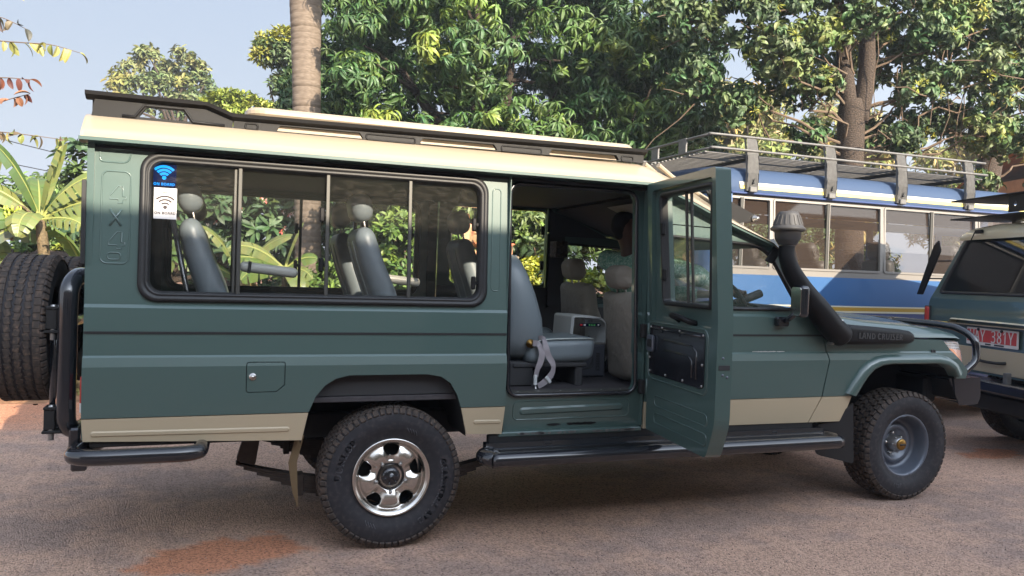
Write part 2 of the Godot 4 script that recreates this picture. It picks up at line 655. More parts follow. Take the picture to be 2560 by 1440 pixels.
func setting() -> void:
	var stones := noise_tex(1024, 0.085, FastNoiseLite.TYPE_CELLULAR, [[0.0, Color(0.70, 0.69, 0.69)], [0.25, Color(0.86, 0.85, 0.84)], [0.6, Color(0.95, 0.94, 0.93)], [1.0, Color(1, 1, 1)]], 71, 1, FastNoiseLite.RETURN_CELL_VALUE)
	var relief := noise_tex(1024, 0.085, FastNoiseLite.TYPE_CELLULAR, [[0.0, Color(1, 1, 1)], [0.5, Color(0.55, 0.55, 0.55)], [1.0, Color(0, 0, 0)]], 71, 1, FastNoiseLite.RETURN_DISTANCE)
	mat("asphalt", Color(1, 1, 1), 0.82, 0.0, {"vertex_color_use_as_albedo": true, "albedo_texture": stones, "heightmap_enabled": true, "heightmap_texture": relief, "heightmap_scale": 1.05})
	tri_map(M["asphalt"], 1.15, true)
	var soil_t := noise_tex(1024, 0.02, FastNoiseLite.TYPE_SIMPLEX_SMOOTH, [[0.0, Color(0.55, 0.50, 0.46)], [0.5, Color(0.80, 0.77, 0.74)], [1.0, Color(1, 1, 1)]], 73, 6)
	mat("red soil", Color(0.46, 0.245, 0.13), 0.95, 0.0, {"albedo_texture": soil_t, "heightmap_enabled": true, "heightmap_texture": soil_t, "heightmap_scale": 2.0})
	tri_map(M["red soil"], 0.6, true)

	var s := S()
	quad(s, Vector3(-250, -0.004, -300), Vector3(250, -0.004, -300), Vector3(250, -0.004, 60), Vector3(-250, -0.004, 60))
	kind(put("ground", s, "red soil"), "structure")

	# the worn yard: old asphalt with red dust lying in its hollows
	var wide := FastNoiseLite.new()
	wide.seed = 11
	wide.frequency = 0.55
	wide.fractal_octaves = 4
	var small := FastNoiseLite.new()
	small.seed = 12
	small.frequency = 4.0
	small.fractal_octaves = 3
	var xs := lines([[-24, -4, 1.0], [-4, 6.4, 0.05], [6.4, 12, 0.25], [12, 34, 1.0]])
	var zs_ := lines([[-5.3, -2.0, 0.08], [-2.0, 1.6, 0.045], [1.6, 7.2, 0.4]])
	var v := PackedVector3Array()
	var c := PackedColorArray()
	var idx := PackedInt32Array()
	var soil := Color(0.68, 0.30, 0.165)
	var dusty := Color(0.70, 0.455, 0.335)
	var bare := Color(0.50, 0.35, 0.283)
	for z in zs_:
		for x in xs:
			var edge := 0.0
			var zz := z
			if z < -5.25:
				zz += wide.get_noise_2d(x * 1.6, 3.0) * 0.8 + small.get_noise_2d(x, 9.0) * 0.15
			var a := wide.get_noise_2d(x * 0.7, z * 1.25)
			var b := small.get_noise_2d(x, z)
			var k := clampf(0.60 + a * 2.1 + b * 1.0, 0.0, 1.0)
			var col := bare.lerp(dusty, k)
			# two hollows filled with red earth, with ragged edges
			for h in [[-0.86, -0.17, 0.44, 0.25, -0.30], [5.85, -1.02, 0.42, 0.17, -0.2]]:
				var e := Vector2((x - h[0]) * cos(h[4]) + (z - h[1]) * sin(h[4]), -(x - h[0]) * sin(h[4]) + (z - h[1]) * cos(h[4]))
				var d := 1.0 - Vector2(e.x / h[2], e.y / h[3]).length() + b * 0.30 + small.get_noise_2d(x * 3, z * 3) * 0.25
				edge = maxf(edge, clampf(d * 9.0, 0.0, 1.0))
			var far_red := clampf((-3.3 - z + a * 1.5) * 0.8, 0.0, 1.0)
			col = col.lerp(soil, maxf(edge, far_red * 0.85))
			v.append(Vector3(x, 0.0 + (0.0 if edge > 0.4 else clampf(b * 0.004, -0.002, 0.003)), zz))
			c.append(col)
	var w := xs.size()
	for j in zs_.size() - 1:
		for i in w - 1:
			var q := j * w + i
			idx.append_array([q, q + 1, q + w + 1, q, q + w + 1, q + w])
	var arr := []
	arr.resize(Mesh.ARRAY_MAX)
	arr[Mesh.ARRAY_VERTEX] = v
	arr[Mesh.ARRAY_COLOR] = c
	arr[Mesh.ARRAY_INDEX] = idx
	var up := PackedVector3Array()
	up.resize(v.size())
	up.fill(Vector3.UP)
	arr[Mesh.ARRAY_NORMAL] = up
	var am := ArrayMesh.new()
	am.add_surface_from_arrays(Mesh.PRIMITIVE_TRIANGLES, arr)
	var yard := MeshInstance3D.new()
	yard.name = "pavement"
	yard.mesh = am
	yard.material_override = M["asphalt"]
	add_child(yard)
	kind(yard, "structure")

	# the single-storey building behind the photographer whose eave shades the yard
	var hs := thing("long_building", "long low cream building behind the photographer that shades the yard", "building", Vector3(0, 0, 6.6))
	s = S()
	slab(s, PackedVector2Array([Vector2(-11, 0), Vector2(16, 0), Vector2(16, 4.60), Vector2(-11, 4.60)]), 0.24, T(Vector3(0, 0, 0.9)), [rr(-9, 0.02, -8, 2.2, 0.01), rr(-6, 0.9, -4.2, 2.3, 0.01), rr(-2, 0.9, -0.2, 2.3, 0.01), rr(2, 0.02, 3, 2.2, 0.01), rr(5, 0.9, 6.8, 2.3, 0.01), rr(9, 0.9, 10.8, 2.3, 0.01)], [-8.5, -5, -1, 2.5, 6, 10])
	put("wall", s, "plaster cream", hs)
	for x in [-5.1, -1.1, 5.9, 9.9]:
		s = S()
		box(s, Vector3(x, 1.6, 0.95), Vector3(1.78, 1.38, 0.02))
		var wd := put("window", s, "dark glass", hs)
		for k in [-0.87, 0.0, 0.87]:
			s = S()
			box(s, Vector3(x + k, 1.6, 0.93), Vector3(0.05, 1.38, 0.05))
			put("frame", s, "white paint", wd)
	for x in [-8.5, 2.5]:
		s = S()
		box(s, Vector3(x, 1.1, 0.97), Vector3(0.98, 2.16, 0.05), 0.005)
		put("door", s, "mango bark", hs)
	s = S()
	var prof := [Vector2(0.0, 4.77), Vector2(4.4, 6.10), Vector2(8.8, 4.77)]
	for i in 2:
		var a: Vector2 = prof[i]
		var b: Vector2 = prof[i + 1]
		quad(s, Vector3(-12, a.y, a.x), Vector3(17, a.y, a.x), Vector3(17, b.y, b.x), Vector3(-12, b.y, b.x))
		quad(s, Vector3(-12, a.y + 0.1, a.x), Vector3(17, a.y + 0.1, a.x), Vector3(17, b.y + 0.1, b.x), Vector3(-12, b.y + 0.1, b.x))
	put("roof", s, "roof sheet", hs)
	s = S()
	box(s, Vector3(2.5, 4.77, -0.02), Vector3(29, 0.22, 0.03))
	put("fascia_board", s, "white paint", hs)
	s = S()
	slab(s, PackedVector2Array([Vector2(-11, 0), Vector2(16, 0), Vector2(16, 4.60), Vector2(-11, 4.60)]), 0.24, T(Vector3(0, 0, 8.0)))
	for x in [-11.0, 16.0]:
		box(s, Vector3(x, 2.30, 4.45), Vector3(0.24, 4.60, 6.8))
	put("wall", s, "plaster cream", hs)

	# sliver of an earth-coloured house seen between the trees on the right
	var eh := thing("small_house", "orange earth-walled house glimpsed behind the avocado trees above the minibus", "house", Vector3(21.0, 0, -9.0), -0.3)
	s = S()
	box(s, Vector3(0, 2.2, 0), Vector3(6, 4.4, 4))
	put("wall", s, "earth wall", eh)
	s = S()
	for k in [-1, 1]:
		quad(s, Vector3(-3.4, 4.3, 2.4 * k), Vector3(3.4, 4.3, 2.4 * k), Vector3(3.4, 5.2, 0), Vector3(-3.4, 5.2, 0))
	put("roof", s, "earth wall", eh)


# ---------------------------------------------------------------- the green safari vehicle

func side_z(y: float) -> float:
	var k := [[0.40, -0.05], [0.60, -0.018], [0.77, 0.002], [1.012, 0.012], [1.056, -0.000], [1.066, -0.009], [1.296, -0.009], [1.312, -0.022], [2.08, -0.056]]
	for i in k.size() - 1:
		if y <= k[i + 1][0]:
			return lerpf(k[i][1], k[i + 1][1], clampf((y - k[i][0]) / (k[i + 1][0] - k[i][0]), 0.0, 1.0))
	return -0.056


func near(p: Vector2) -> Vector3:
	return Vector3(p.x, p.y, side_z(p.y))


func far(p: Vector2) -> Vector3:
	return Vector3(p.x, p.y, -1.70 - side_z(p.y))


const YC := [0.60, 0.77, 1.012, 1.056, 1.066, 1.296, 1.312]


func pill(s: SurfaceTool, a: Vector2, b: Vector2, r: float, f: Variant = null) -> void:
	# a pressed rib with round ends, standing out by about a third of its width
	var g: Callable = f if f != null else near
	var d := (b - a).normalized()
	var n := Vector2(-d.y, d.x)
	var outer := PackedVector2Array()
	for e in [[b, -PI / 2], [a, PI / 2]]:
		for i in 9:
			var t: float = e[1] + PI * i / 8
			outer.append(e[0] + d * cos(t) * r + n * sin(t) * r)
	var inner := inset(outer, r * 0.45)
	var tilt := (g.call(a) as Vector3).direction_to(g.call(a + Vector2(0, 0.01)))
	var off := Vector3(1, 0, 0).cross(tilt) * r * 0.4
	ring_strip(s, lift(outer, g), lift(inner, g, off))
	fan(s, lift(inner, g, off))


func ridge(s: SurfaceTool, pts: PackedVector2Array, closed := true, r := 0.004, f: Variant = null) -> void:
	var g: Callable = f if f != null else near
	var p3 := []
	for p in pts:
		p3.append(g.call(p))
	tube(s, p3, r, 8, closed)


func safari_vehicle() -> void:
	van = thing("safari_vehicle", "long dark green and cream safari vehicle with its rear door open, closest to the camera", "safari vehicle")
	van_sides()
	van_roof()
	van_front()
	van_open_door()
	van_inside()
	van_under()
	van_rear()
	rear_wheel(Vector3(0, 0.388, -0.135), false)
	rear_wheel(Vector3(0.0, 0.388, -1.565), true)
	front_wheel(Vector3(3.70, 0.388, -0.15), false)
	front_wheel(Vector3(3.70, 0.388, -1.55), true)


const REAR_ARCH := [Vector2(-0.455, 0.767), Vector2(-0.42, 0.85), Vector2(-0.375, 0.905), Vector2(-0.32, 0.94), Vector2(-0.25, 0.957), Vector2(0.17, 0.957), Vector2(0.25, 0.942), Vector2(0.305, 0.905), Vector2(0.345, 0.84), Vector2(0.37, 0.767)]


func van_sides() -> void:
	var win := rr(-1.272, 1.333, 0.502, 2.052, 0.085, 7)
	var flap := rp([Vector3(-0.768, 0.876, 0.016), Vector3(-0.618, 0.876, 0.004), Vector3(-0.577, 0.912, 0.004), Vector3(-0.577, 1.010, 0.014), Vector3(-0.577, 1.032, 0.014), Vector3(-0.768, 1.032, 0.016)])
	var body := PackedVector2Array([Vector2(-1.502, 0.767)])
	for p in REAR_ARCH:
		body.append(p)
	for p in [Vector2(0.632, 0.767), Vector2(0.632, 2.075), Vector2(-1.502, 2.075)]:
		body.append(p)
	for sd in 2:
		var f: Callable = near if sd == 0 else far
		var rim := Vector3(0, 0, -0.03 if sd == 0 else 0.03)
		var s := S()
		panel(s, body, [win, flap] if sd == 0 else [win], YC + [0.955, 1.7], [], f, rim)
		var sp := put("side_panel", s, "green paint", van)
		if sd == 0:
			s = S(true)
			ridge(s, rr(-1.443, 1.508, -1.318, 1.952, 0.03))
			ridge(s, rp([Vector3(-1.455, 1.995, 0.02), Vector3(-1.33, 1.995, 0.03), Vector3(-1.318, 2.062, 0.0), Vector3(-1.455, 2.062, 0.0)]))
			ridge(s, rr(0.535, 1.42, 0.585, 2.0, 0.02), true, 0.003)
			put("pressed_outline", s, "green paint", sp)
			s = S(true)
			for y in [1.80, 1.578]:
				ridge(s, PackedVector2Array([Vector2(-1.372, y), Vector2(-1.352, y), Vector2(-1.352, y + 0.018), Vector2(-1.338, y + 0.018), Vector2(-1.338, y + 0.032), Vector2(-1.352, y + 0.032), Vector2(-1.352, y + 0.082), Vector2(-1.372, y + 0.082), Vector2(-1.408, y + 0.034), Vector2(-1.408, y + 0.018), Vector2(-1.372, y + 0.018)]), true, 0.0032)
			for k in [[-1.405, -1.355], [-1.355, -1.405]]:
				ridge(s, PackedVector2Array([Vector2(k[0], 1.69), Vector2(k[1], 1.768)]), false, 0.006)
			ridge(s, rr(-1.412, 1.527, -1.355, 1.560, 0.015), true, 0.0035)
			put("raised_lettering", s, "green paint", sp)
			s = S()
			panel(s, inset(flap, 0.004), [], [1.012], [], near, Vector3(0, 0, -0.02))
			var ff := put("fuel_flap", s, "green paint", van)
			s = S()
			box(s, Vector3(-0.67, 0.955, -0.035), Vector3(0.21, 0.17, 0.03))
			put("recess", s, "dark lining", ff)
			s = S(true)
			lathe(s, [Vector2(0.0, 0.014), Vector2(0.009, 0.014), Vector2(0.010, 0.008), Vector2(0.017, 0.006), Vector2(0.020, 0.0), Vector2(0.021, -0.012)], 20, T(Vector3(-0.736, 0.957, 0.010)))
			put("lock", s, "chrome", ff)
		# cream sills with their pressed ribs
		for k in 2:
			var sill: PackedVector2Array = [PackedVector2Array([Vector2(-1.502, 0.763), Vector2(-1.495, 0.655), Vector2(-0.485, 0.618), Vector2(-0.457, 0.763)]), PackedVector2Array([Vector2(0.372, 0.763), Vector2(0.412, 0.612), Vector2(0.622, 0.605), Vector2(0.632, 0.763)])][k]
			s = S()
			panel(s, sill, [], YC, [], f, rim)
			var lp := put("lower_panel", s, "sill cream paint", van)
			s = S()
			if k == 0:
				pill(s, Vector2(-1.45, 0.690), Vector2(-0.56, 0.680), 0.014, f)
			else:
				pill(s, Vector2(0.46, 0.680), Vector2(0.60, 0.678), 0.012, f)
			put("pressed_rib", s, "sill cream paint", lp)
		# black line along the waist
		s = S()
		var zz := 0.0 if sd == 0 else -1.70
		box(s, Vector3(-0.435, 1.176, zz - 0.009 if sd == 0 else zz + 0.009), Vector3(2.13, 0.012, 0.007))
		put("trim_strip", s, "black rubber", van)
		sliding_window(sd, win)
		# wheel arch lining
		s = S()
		var arch := PackedVector3Array()
		var arch_in := PackedVector3Array()
		for p in [Vector2(-0.49, 0.60)] + REAR_ARCH + [Vector2(0.41, 0.60)]:
			var a: Vector3 = f.call(p)
			arch.append(a - Vector3(0, 0, 0.003 if sd == 0 else -0.003))
			arch_in.append(Vector3(p.x, p.y, -0.48 if sd == 0 else -1.22))
		ring_strip(s, arch, arch_in, false)
		fan(s, arch_in)
		put("wheel_arch", s, "under body", van)
	# door aperture on the near side: jambs, sill step and the black seal
	var s2 := S()
	var jamb := func(p: Vector2) -> Vector3: return Vector3(p.x, p.y, side_z(p.y) - 0.045)
	panel(s2, PackedVector2Array([Vector2(0.60, 0.56), Vector2(1.56, 0.56), Vector2(1.56, 2.10), Vector2(0.60, 2.10)]), [rr(0.662, 0.825, 1.478, 2.040, 0.06)], YC + [1.5], [], jamb, Vector3(0, 0, -0.03))
	for x in [0.632, 1.535]:
		box(s2, Vector3(x + (0.002 if x < 1 else -0.002), 1.35, -0.05), Vector3(0.004, 1.46, 0.06))
	var fr := put("door_frame", s2, "green paint", van)
	s2 = S()
	pill(s2, Vector2(0.76, 0.725), Vector2(1.39, 0.735), 0.022, jamb)
	ridge(s2, rr(0.70, 0.675, 1.455, 0.785, 0.03), true, 0.004, jamb)
	put("pressed_rib", s2, "green paint", fr)
	s2 = S(true)
	ridge(s2, rr(0.655, 0.820, 1.485, 2.046, 0.062, 8), true, 0.0125, func(p: Vector2) -> Vector3: return Vector3(p.x, p.y, side_z(p.y) - 0.036))
	put("door_seal", s2, "black gloss", fr)
	s2 = S()
	box(s2, Vector3(1.07, 0.832, -0.085), Vector3(0.80, 0.014, 0.09), 0.003)
	put("sill_plate", s2, "dark aluminium", fr)
	s2 = S(true)
	for x in [0.73, 0.86, 1.0, 1.13, 1.27, 1.40]:
		lathe(s2, [Vector2(0.0, 0.0035), Vector2(0.005, 0.002), Vector2(0.006, 0.0)], 10, T(Vector3(x, 0.839, -0.06), Vector3(-PI / 2, 0, 0)))
	kind(put("screw_head", s2, "bare steel", fr), "stuff")
	for y in [0.86, 1.20]:
		s2 = S(true)
		tube(s2, [Vector3(1.545, y - 0.05, 0.012), Vector3(1.545, y + 0.05, 0.012)], 0.013, 10)
		put("door_hinge", s2, "green paint", fr)
		s2 = S()
		box(s2, Vector3(1.525, y, -0.012), Vector3(0.045, 0.085, 0.04), 0.005)
		put("hinge_plate", s2, "under body", fr)
	# worn edge under the door where the paint has come off
	s2 = S()
	box(s2, Vector3(1.07, 0.598, -0.045), Vector3(0.93, 0.028, 0.05), 0.006)
	put("sill_edge", s2, "green paint", fr)
	s2 = S()
	var r := RandomNumberGenerator.new()
	r.seed = 4
	for k in 26:
		var x := r.randf_range(0.70, 1.48)
		var w := r.randf_range(0.008, 0.05)
		var q := PackedVector2Array()
		for i in 7:
			var a := TAU * i / 7
			q.append(Vector2(x + cos(a) * w * r.randf_range(0.5, 1.0), 0.599 + sin(a) * 0.010 * r.randf_range(0.5, 1.1)))
		panel(s2, q, [], [], [], func(p: Vector2) -> Vector3: return Vector3(p.x, p.y, -0.0185))
	put("chipped_paint", s2, "worn aluminium", fr)
	s2 = S()
	for k in 14:
		var x := r.randf_range(0.95, 1.25)
		var w := r.randf_range(0.01, 0.06)
		var q := PackedVector2Array()
		for i in 8:
			var a := TAU * i / 8
			q.append(Vector2(x + cos(a) * w * r.randf_range(0.4, 1.0), 0.640 + sin(a) * 0.009 * r.randf_range(0.4, 1.1)))
		panel(s2, q, [], [], [], func(p: Vector2) -> Vector3: return Vector3(p.x, p.y, side_z(p.y) - 0.0425))
	put("scuff_mark", s2, "under body", fr)
	# far side: a closed rear door with its window
	s2 = S()
	panel(s2, PackedVector2Array([Vector2(0.64, 0.60), Vector2(1.535, 0.60), Vector2(1.535, 2.075), Vector2(0.64, 2.075)]), [rr(0.74, 1.44, 1.53, 2.03, 0.04)], YC + [1.7], [], far, Vector3(0, 0, 0.03))
	var fd := put("door", s2, "green paint", van)
	s2 = S()
	panel(s2, rr(0.74, 1.44, 1.53, 2.03, 0.04), [], [], [], func(p: Vector2) -> Vector3: return far(p) + Vector3(0, 0, 0.012))
	put("pane", s2, "door glass", fd)
	for y in [1.60, 1.88]:
		s2 = S()
		box(s2, Vector3(1.50, y, -1.62), Vector3(0.028, 0.07, 0.03), 0.005)
		put("latch", s2, "black plastic", fd)


func sliding_window(sd: int, win: PackedVector2Array) -> void:
	var f: Callable = near if sd == 0 else far
	var o := 1.0 if sd == 0 else -1.0
	var w := holder("side_window", van)
	var s := S(true)
	var loops := []
	for k in [[0.0, -0.004], [-0.006, 0.010], [0.010, 0.016], [0.020, 0.012], [0.024, 0.004], [0.028, 0.012], [0.036, 0.010], [0.040, -0.006], [0.046, -0.016], [0.046, -0.040]]:
		loops.append(lift(rr(-1.272 + k[0], 1.333 + k[0], 0.502 - k[0], 2.052 - k[0], 0.085 - k[0] * 0.6, 7), f, Vector3(0, 0, k[1] * o)))
	loft(s, loops, true, false)
	put("window_frame", s, "black rubber", w)
	var xs := [-1.226, -0.818, -0.380, 0.062, 0.456]
	for i in 4:
		s = S()
		var d := (-0.018 if i % 2 == 0 else -0.030) * o
		panel(s, PackedVector2Array([Vector2(xs[i] + 0.002, 1.372), Vector2(xs[i + 1], 1.372), Vector2(xs[i + 1], 2.012), Vector2(xs[i] + 0.002, 2.012)]), [], [], [], f, Vector3.ZERO)
		var g := put("pane", s, "side glass", w, T(Vector3(0, 0, d)))
		g.set_meta("label", ["rearmost sliding pane", "second sliding pane", "third sliding pane", "foremost sliding pane"][i])
	for i in ([0, 2, 3] if sd == 0 else []):
		s = S()
		panel(s, rr(xs[i] + 0.02, 1.40, xs[i + 1] - 0.02, 1.99, 0.05), [], [], [], f)
		put("dust_smear", s, "window dust", w, T(Vector3(0.37 * i, 0.11 * i, -0.013)).translated_local(Vector3(-0.37 * i, -0.11 * i, 0)))
	for i in [1, 2, 3]:
		s = S()
		var wide: float = 0.020 if i != 1 else 0.020
		for y in 1:
			var a: Vector3 = f.call(Vector2(xs[i], 1.37))
			var b: Vector3 = f.call(Vector2(xs[i], 2.02))
			var dir := (b - a).normalized()
			var bs := Basis(Vector3.RIGHT, dir, Vector3.RIGHT.cross(dir))
			box(s, Vector3.ZERO, Vector3(wide, a.distance_to(b), 0.018), 0.003, Transform3D(bs, (a + b) / 2 + Vector3(0, 0, -0.012 * o)))
			if i == 1:
				box(s, Vector3.ZERO, Vector3(0.014, a.distance_to(b), 0.014), 0.002, Transform3D(bs, (a + b) / 2 + Vector3(-0.022, 0, -0.022 * o)))
		put("window_post", s, "dark aluminium", w)
	for k in [[-0.408, 1.800], [-0.408, 1.535], [0.432, 1.792], [0.432, 1.462]]:
		s = S()
		var p: Vector3 = f.call(Vector2(k[0], k[1]))
		box(s, p + Vector3(0, 0, -0.012 * o), Vector3(0.026, 0.075, 0.020), 0.006)
		box(s, p + Vector3(0.018, 0, -0.016 * o), Vector3(0.02, 0.02, 0.012), 0.003)
		put("latch", s, "black plastic", w)
	if sd == 0:
		# stickers on the rearmost pane
		s = S()
		var zs_ := -0.0155
		var on := func(p: Vector2) -> Vector3: return near(p) + Vector3(0, 0, zs_)
		panel(s, rr(-1.222, 1.893, -1.118, 2.006, 0.006), [], [], [], on)
		var st := put("sticker", s, "sticker navy", w)
		st.set_meta("label", "dark blue wireless sticker with bright blue arcs")
		s = S()
		wifi(s, Vector2(-1.173, 1.938), 0.058, 0.0125, near, zs_ + 0.0012)
		put("wireless_symbol", s, "sticker blue", st)
		write("lettering", "ON BOARD", 0.0135, "sticker blue", st, T(near(Vector2(-1.172, 1.906)) + Vector3(0, 0, zs_ + 0.0015), Vector3(-0.044, 0, 0)), "Droid Sans", 700, 0.0008)
		s = S()
		panel(s, PackedVector2Array([Vector2(-1.2165, 1.735), Vector2(-1.113, 1.735), Vector2(-1.113, 1.888), Vector2(-1.2165, 1.888)]), [], [], [], on, Vector3(0, 0, -0.0005))
		st = put("sticker", s, "sticker white", w)
		st.set_meta("label", "white paper wireless sticker with grey arcs")
		s = S()
		wifi(s, Vector2(-1.165, 1.793), 0.056, 0.0085, near, zs_ + 0.0012)
		put("wireless_symbol", s, "sticker grey", st)
		write("lettering", "WIFI", 0.0085, "sticker grey", st, T(near(Vector2(-1.165, 1.866)) + Vector3(0, 0, zs_ + 0.0015), Vector3(-0.044, 0, 0)), "Droid Sans", 700, 0.0008)
		write("lettering", "ON BOARD", 0.0135, "sticker grey", st, T(near(Vector2(-1.165, 1.764)) + Vector3(0, 0, zs_ + 0.0015), Vector3(-0.044, 0, 0)), "Droid Sans", 700, 0.0008)


func wifi(s: SurfaceTool, c: Vector2, size: float, t: float, f: Callable, off: float) -> void:
	# a dot with three arcs above it
	var dot := PackedVector2Array()
	for i in 20:
		dot.append(c + Vector2(cos(TAU * i / 20), sin(TAU * i / 20)) * size * 0.17)
	fan(s, lift(dot, f, Vector3(0, 0, off)))
	for k in 3:
		var r: float = size * [0.42, 0.72, 1.02][k]
		var a0 := PackedVector3Array()
		var a1 := PackedVector3Array()
		for i in 15:
			var a := PI / 2 - 0.80 + 1.60 * i / 14
			a0.append(f.call(c + Vector2(cos(a), sin(a)) * (r - t / 2) - Vector2(0, size * 0.06)) + Vector3(0, 0, off))
			a1.append(f.call(c + Vector2(cos(a), sin(a)) * (r + t / 2) - Vector2(0, size * 0.06)) + Vector3(0, 0, off))
		ring_strip(s, a0, a1, false)


func roof_section(x: float, dy: float, sq := 1.0) -> PackedVector3Array:
	var o := PackedVector3Array()
	for p in [[0.030, 2.098], [0.012, 2.104], [0.006, 2.128], [-0.010, 2.142], [-0.060, 2.185], [-0.098, 2.215], [-0.140, 2.232], [-0.30, 2.250], [-0.60, 2.268], [-0.85, 2.272]]:
		o.append(Vector3(x, 2.10 - dy + (p[1] - 2.10) * sq, p[0]))
	for i in range(8, -1, -1):
		o.append(Vector3(x, o[i].y, -1.70 - o[i].z))
	return o


func van_roof() -> void:
	var s := S(true)
	var secs := []
	for k in [[-1.530, 0.004], [-1.515, 0.0], [-0.5, 0.0], [0.6, 0.0], [1.50, 0.0], [1.60, 0.02, 1.0], [1.78, 0.08, 0.96], [1.95, 0.15, 0.82], [2.13, 0.22, 0.66], [2.30, 0.28, 0.52], [2.43, 0.325, 0.42], [2.475, 0.36, 0.22]]:
		secs.append(roof_section(k[0], k[1], k[2] if k.size() > 2 else 1.0))
	loft(s, secs, false, false)
	var c := PackedVector3Array(secs[0])
	for i in c.size() - 1:
		tri(s, c[i], c[i + 1], Vector3(-1.53, 2.1, -0.85))
	var rf := put("roof", s, "cream paint", van)
	# raised strip where the roof breaks into its front slope
	for k in [0.0, 0.10]:
		s = S()
		tube(s, [Vector3(1.57 + k, 2.238, -0.16), Vector3(1.70 + k, 2.175, -0.20), Vector3(2.05 + k, 2.02, -0.22)], 0.016, 8)
		put("roof_ridge", s, "cream paint", rf)
	# drip gutters
	for sd in 2:
		s = S()
		var z := 0.034 if sd == 0 else -1.734
		var o := 1.0 if sd == 0 else -1.0
		var pts := [Vector3(-1.535, 2.090, z), Vector3(1.52, 2.090, z), Vector3(1.60, 2.070, z - 0.002 * o), Vector3(1.78, 2.010, z - 0.006 * o), Vector3(2.13, 1.870, z - 0.012 * o), Vector3(2.44, 1.765, z - 0.016 * o)]
		for i in 5:
			var a: Vector3 = pts[i]
			var b: Vector3 = pts[i + 1]
			var q := [Vector3(0, 0.008, 0), Vector3(0, -0.008, 0), Vector3(0, -0.014, -0.075 * o), Vector3(0, 0.004, -0.075 * o)]
			for j in 4:
				quad(s, a + q[j], b + q[j], b + q[(j + 1) % 4], a + q[(j + 1) % 4])
			if i == 0:
				quad(s, a + q[0], a + q[1], a + q[2], a + q[3])
		put("rain_gutter", s, "green paint", rf)
	for sd in 2:
		s = S()
		panel(s, PackedVector2Array([Vector2(1.545, 1.868), Vector2(2.105, 1.856), Vector2(2.13, 1.872), Vector2(1.78, 2.010), Vector2(1.60, 2.070), Vector2(1.545, 2.076)]), [], [], [], near if sd == 0 else far, Vector3(0, 0, -0.02 if sd == 0 else 0.02))
		put("roof_side_panel", s, "green paint", rf)
	# headlining
	s = S()
	box(s, Vector3(0.05, 2.066, -0.85), Vector3(3.08, 0.012, 1.60))
	var hl := put("ceiling_lining", s, "dark lining", van)
	s = S()
	quad(s, Vector3(1.60, 2.04, -0.07), Vector3(2.44, 1.745, -0.08), Vector3(2.44, 1.745, -1.62), Vector3(1.60, 2.04, -1.63))
	put("front_lining", s, "dark lining", hl)
	s = S()
	quad(s, Vector3(1.62, 2.03, -0.25), Vector3(1.80, 1.96, -0.25), Vector3(1.80, 1.96, -0.75), Vector3(1.62, 2.03, -0.75))
	put("sun_visor", s, "khaki cloth", hl, T(Vector3(0, -0.02, 0)))
	# pop-up roof hatch
	s = S()
	bslab(s, rr(-0.80, 0.30, 1.60, 1.40, 0.10, 6), 0.05, 0.016, T(Vector3(0, 2.355, 0), Vector3(-PI / 2, 0, 0)))
	put("roof_hatch", s, "cream paint", van)
	s = S()
	box(s, Vector3(0.4, 2.30, -0.85), Vector3(2.2, 0.07, 0.9))
	put("hatch_base", s, "cream paint", van)
	# moulded black rails along both edges of the roof
	for sd in 2:
		var z := -0.125 if sd == 0 else -1.575
		var o := 1.0 if sd == 0 else -1.0
		var rail := holder("roof_rail", van)
		s = S()
		var tall := PackedVector2Array([Vector2(-1.505, 2.215), Vector2(-0.862, 2.215), Vector2(-0.862, 2.268), Vector2(-0.985, 2.312), Vector2(-1.49, 2.312)])
		slab(s, tall, 0.03, T(Vector3(0, 0, z)), [rp([Vector3(-1.300, 2.233, 0.01), Vector3(-1.062, 2.233, 0.01), Vector3(-1.098, 2.286, 0.012), Vector3(-1.262, 2.286, 0.012)])], [-1.18])
		put("rear_rail", s, "black plastic", rail)
		s = S(true)
		tube(s, [Vector3(-1.37, 2.232, z + 0.016 * o), Vector3(-1.315, 2.232, z + 0.016 * o), Vector3(-1.272, 2.292, z + 0.016 * o), Vector3(-1.092, 2.292, z + 0.016 * o), Vector3(-1.050, 2.232, z + 0.016 * o), Vector3(-0.90, 2.228, z + 0.016 * o)], 0.008, 8)
		put("moulded_rib", s, "black plastic", rail)
		# the flange along the top, leaning out
		s = S()
		var ft := [Vector3(-1.530, 2.330, 0), Vector3(-0.985, 2.330, 0), Vector3(-0.862, 2.286, 0), Vector3(1.545, 2.310, 0)]
		for i in 3:
			var a: Vector3 = ft[i]
			var b: Vector3 = ft[i + 1]
			var q := [Vector3(0, 0.004, z + 0.050 * o), Vector3(0, -0.014, z + 0.046 * o), Vector3(0, -0.030, z + 0.012 * o), Vector3(0, -0.030, z - 0.02 * o), Vector3(0, 0.008, z - 0.02 * o)]
			for j in 5:
				quad(s, a + q[j], b + q[j], b + q[(j + 1) % 5], a + q[(j + 1) % 5])
			for e in [a, b]:
				var l := PackedVector3Array()
				for w in q:
					l.append(e + w)
				if (i == 0 and e == a) or (i == 2 and e == b):
					fan(s, l)
		put("rail_flange", s, "black plastic", rail)
		s = S()
		var low := PackedVector2Array([Vector2(-0.858, 2.218), Vector2(1.535, 2.234), Vector2(1.535, 2.284), Vector2(-0.858, 2.260)])
		var hs := []
		for k in [[-0.63, -0.215], [0.135, 0.555], [0.915, 1.345]]:
			var lift_: float = 0.0065 * k[0]
			hs.append(rp([Vector3(k[0] - 0.015, 2.229 + lift_, 0.006), Vector3(k[1] + 0.02, 2.231 + lift_, 0.006), Vector3(k[1], 2.262 + lift_, 0.006), Vector3(k[0], 2.259 + lift_, 0.006)]))
		slab(s, low, 0.03, T(Vector3(0, 0, z)), hs, [-0.42, 0.345, 1.13])
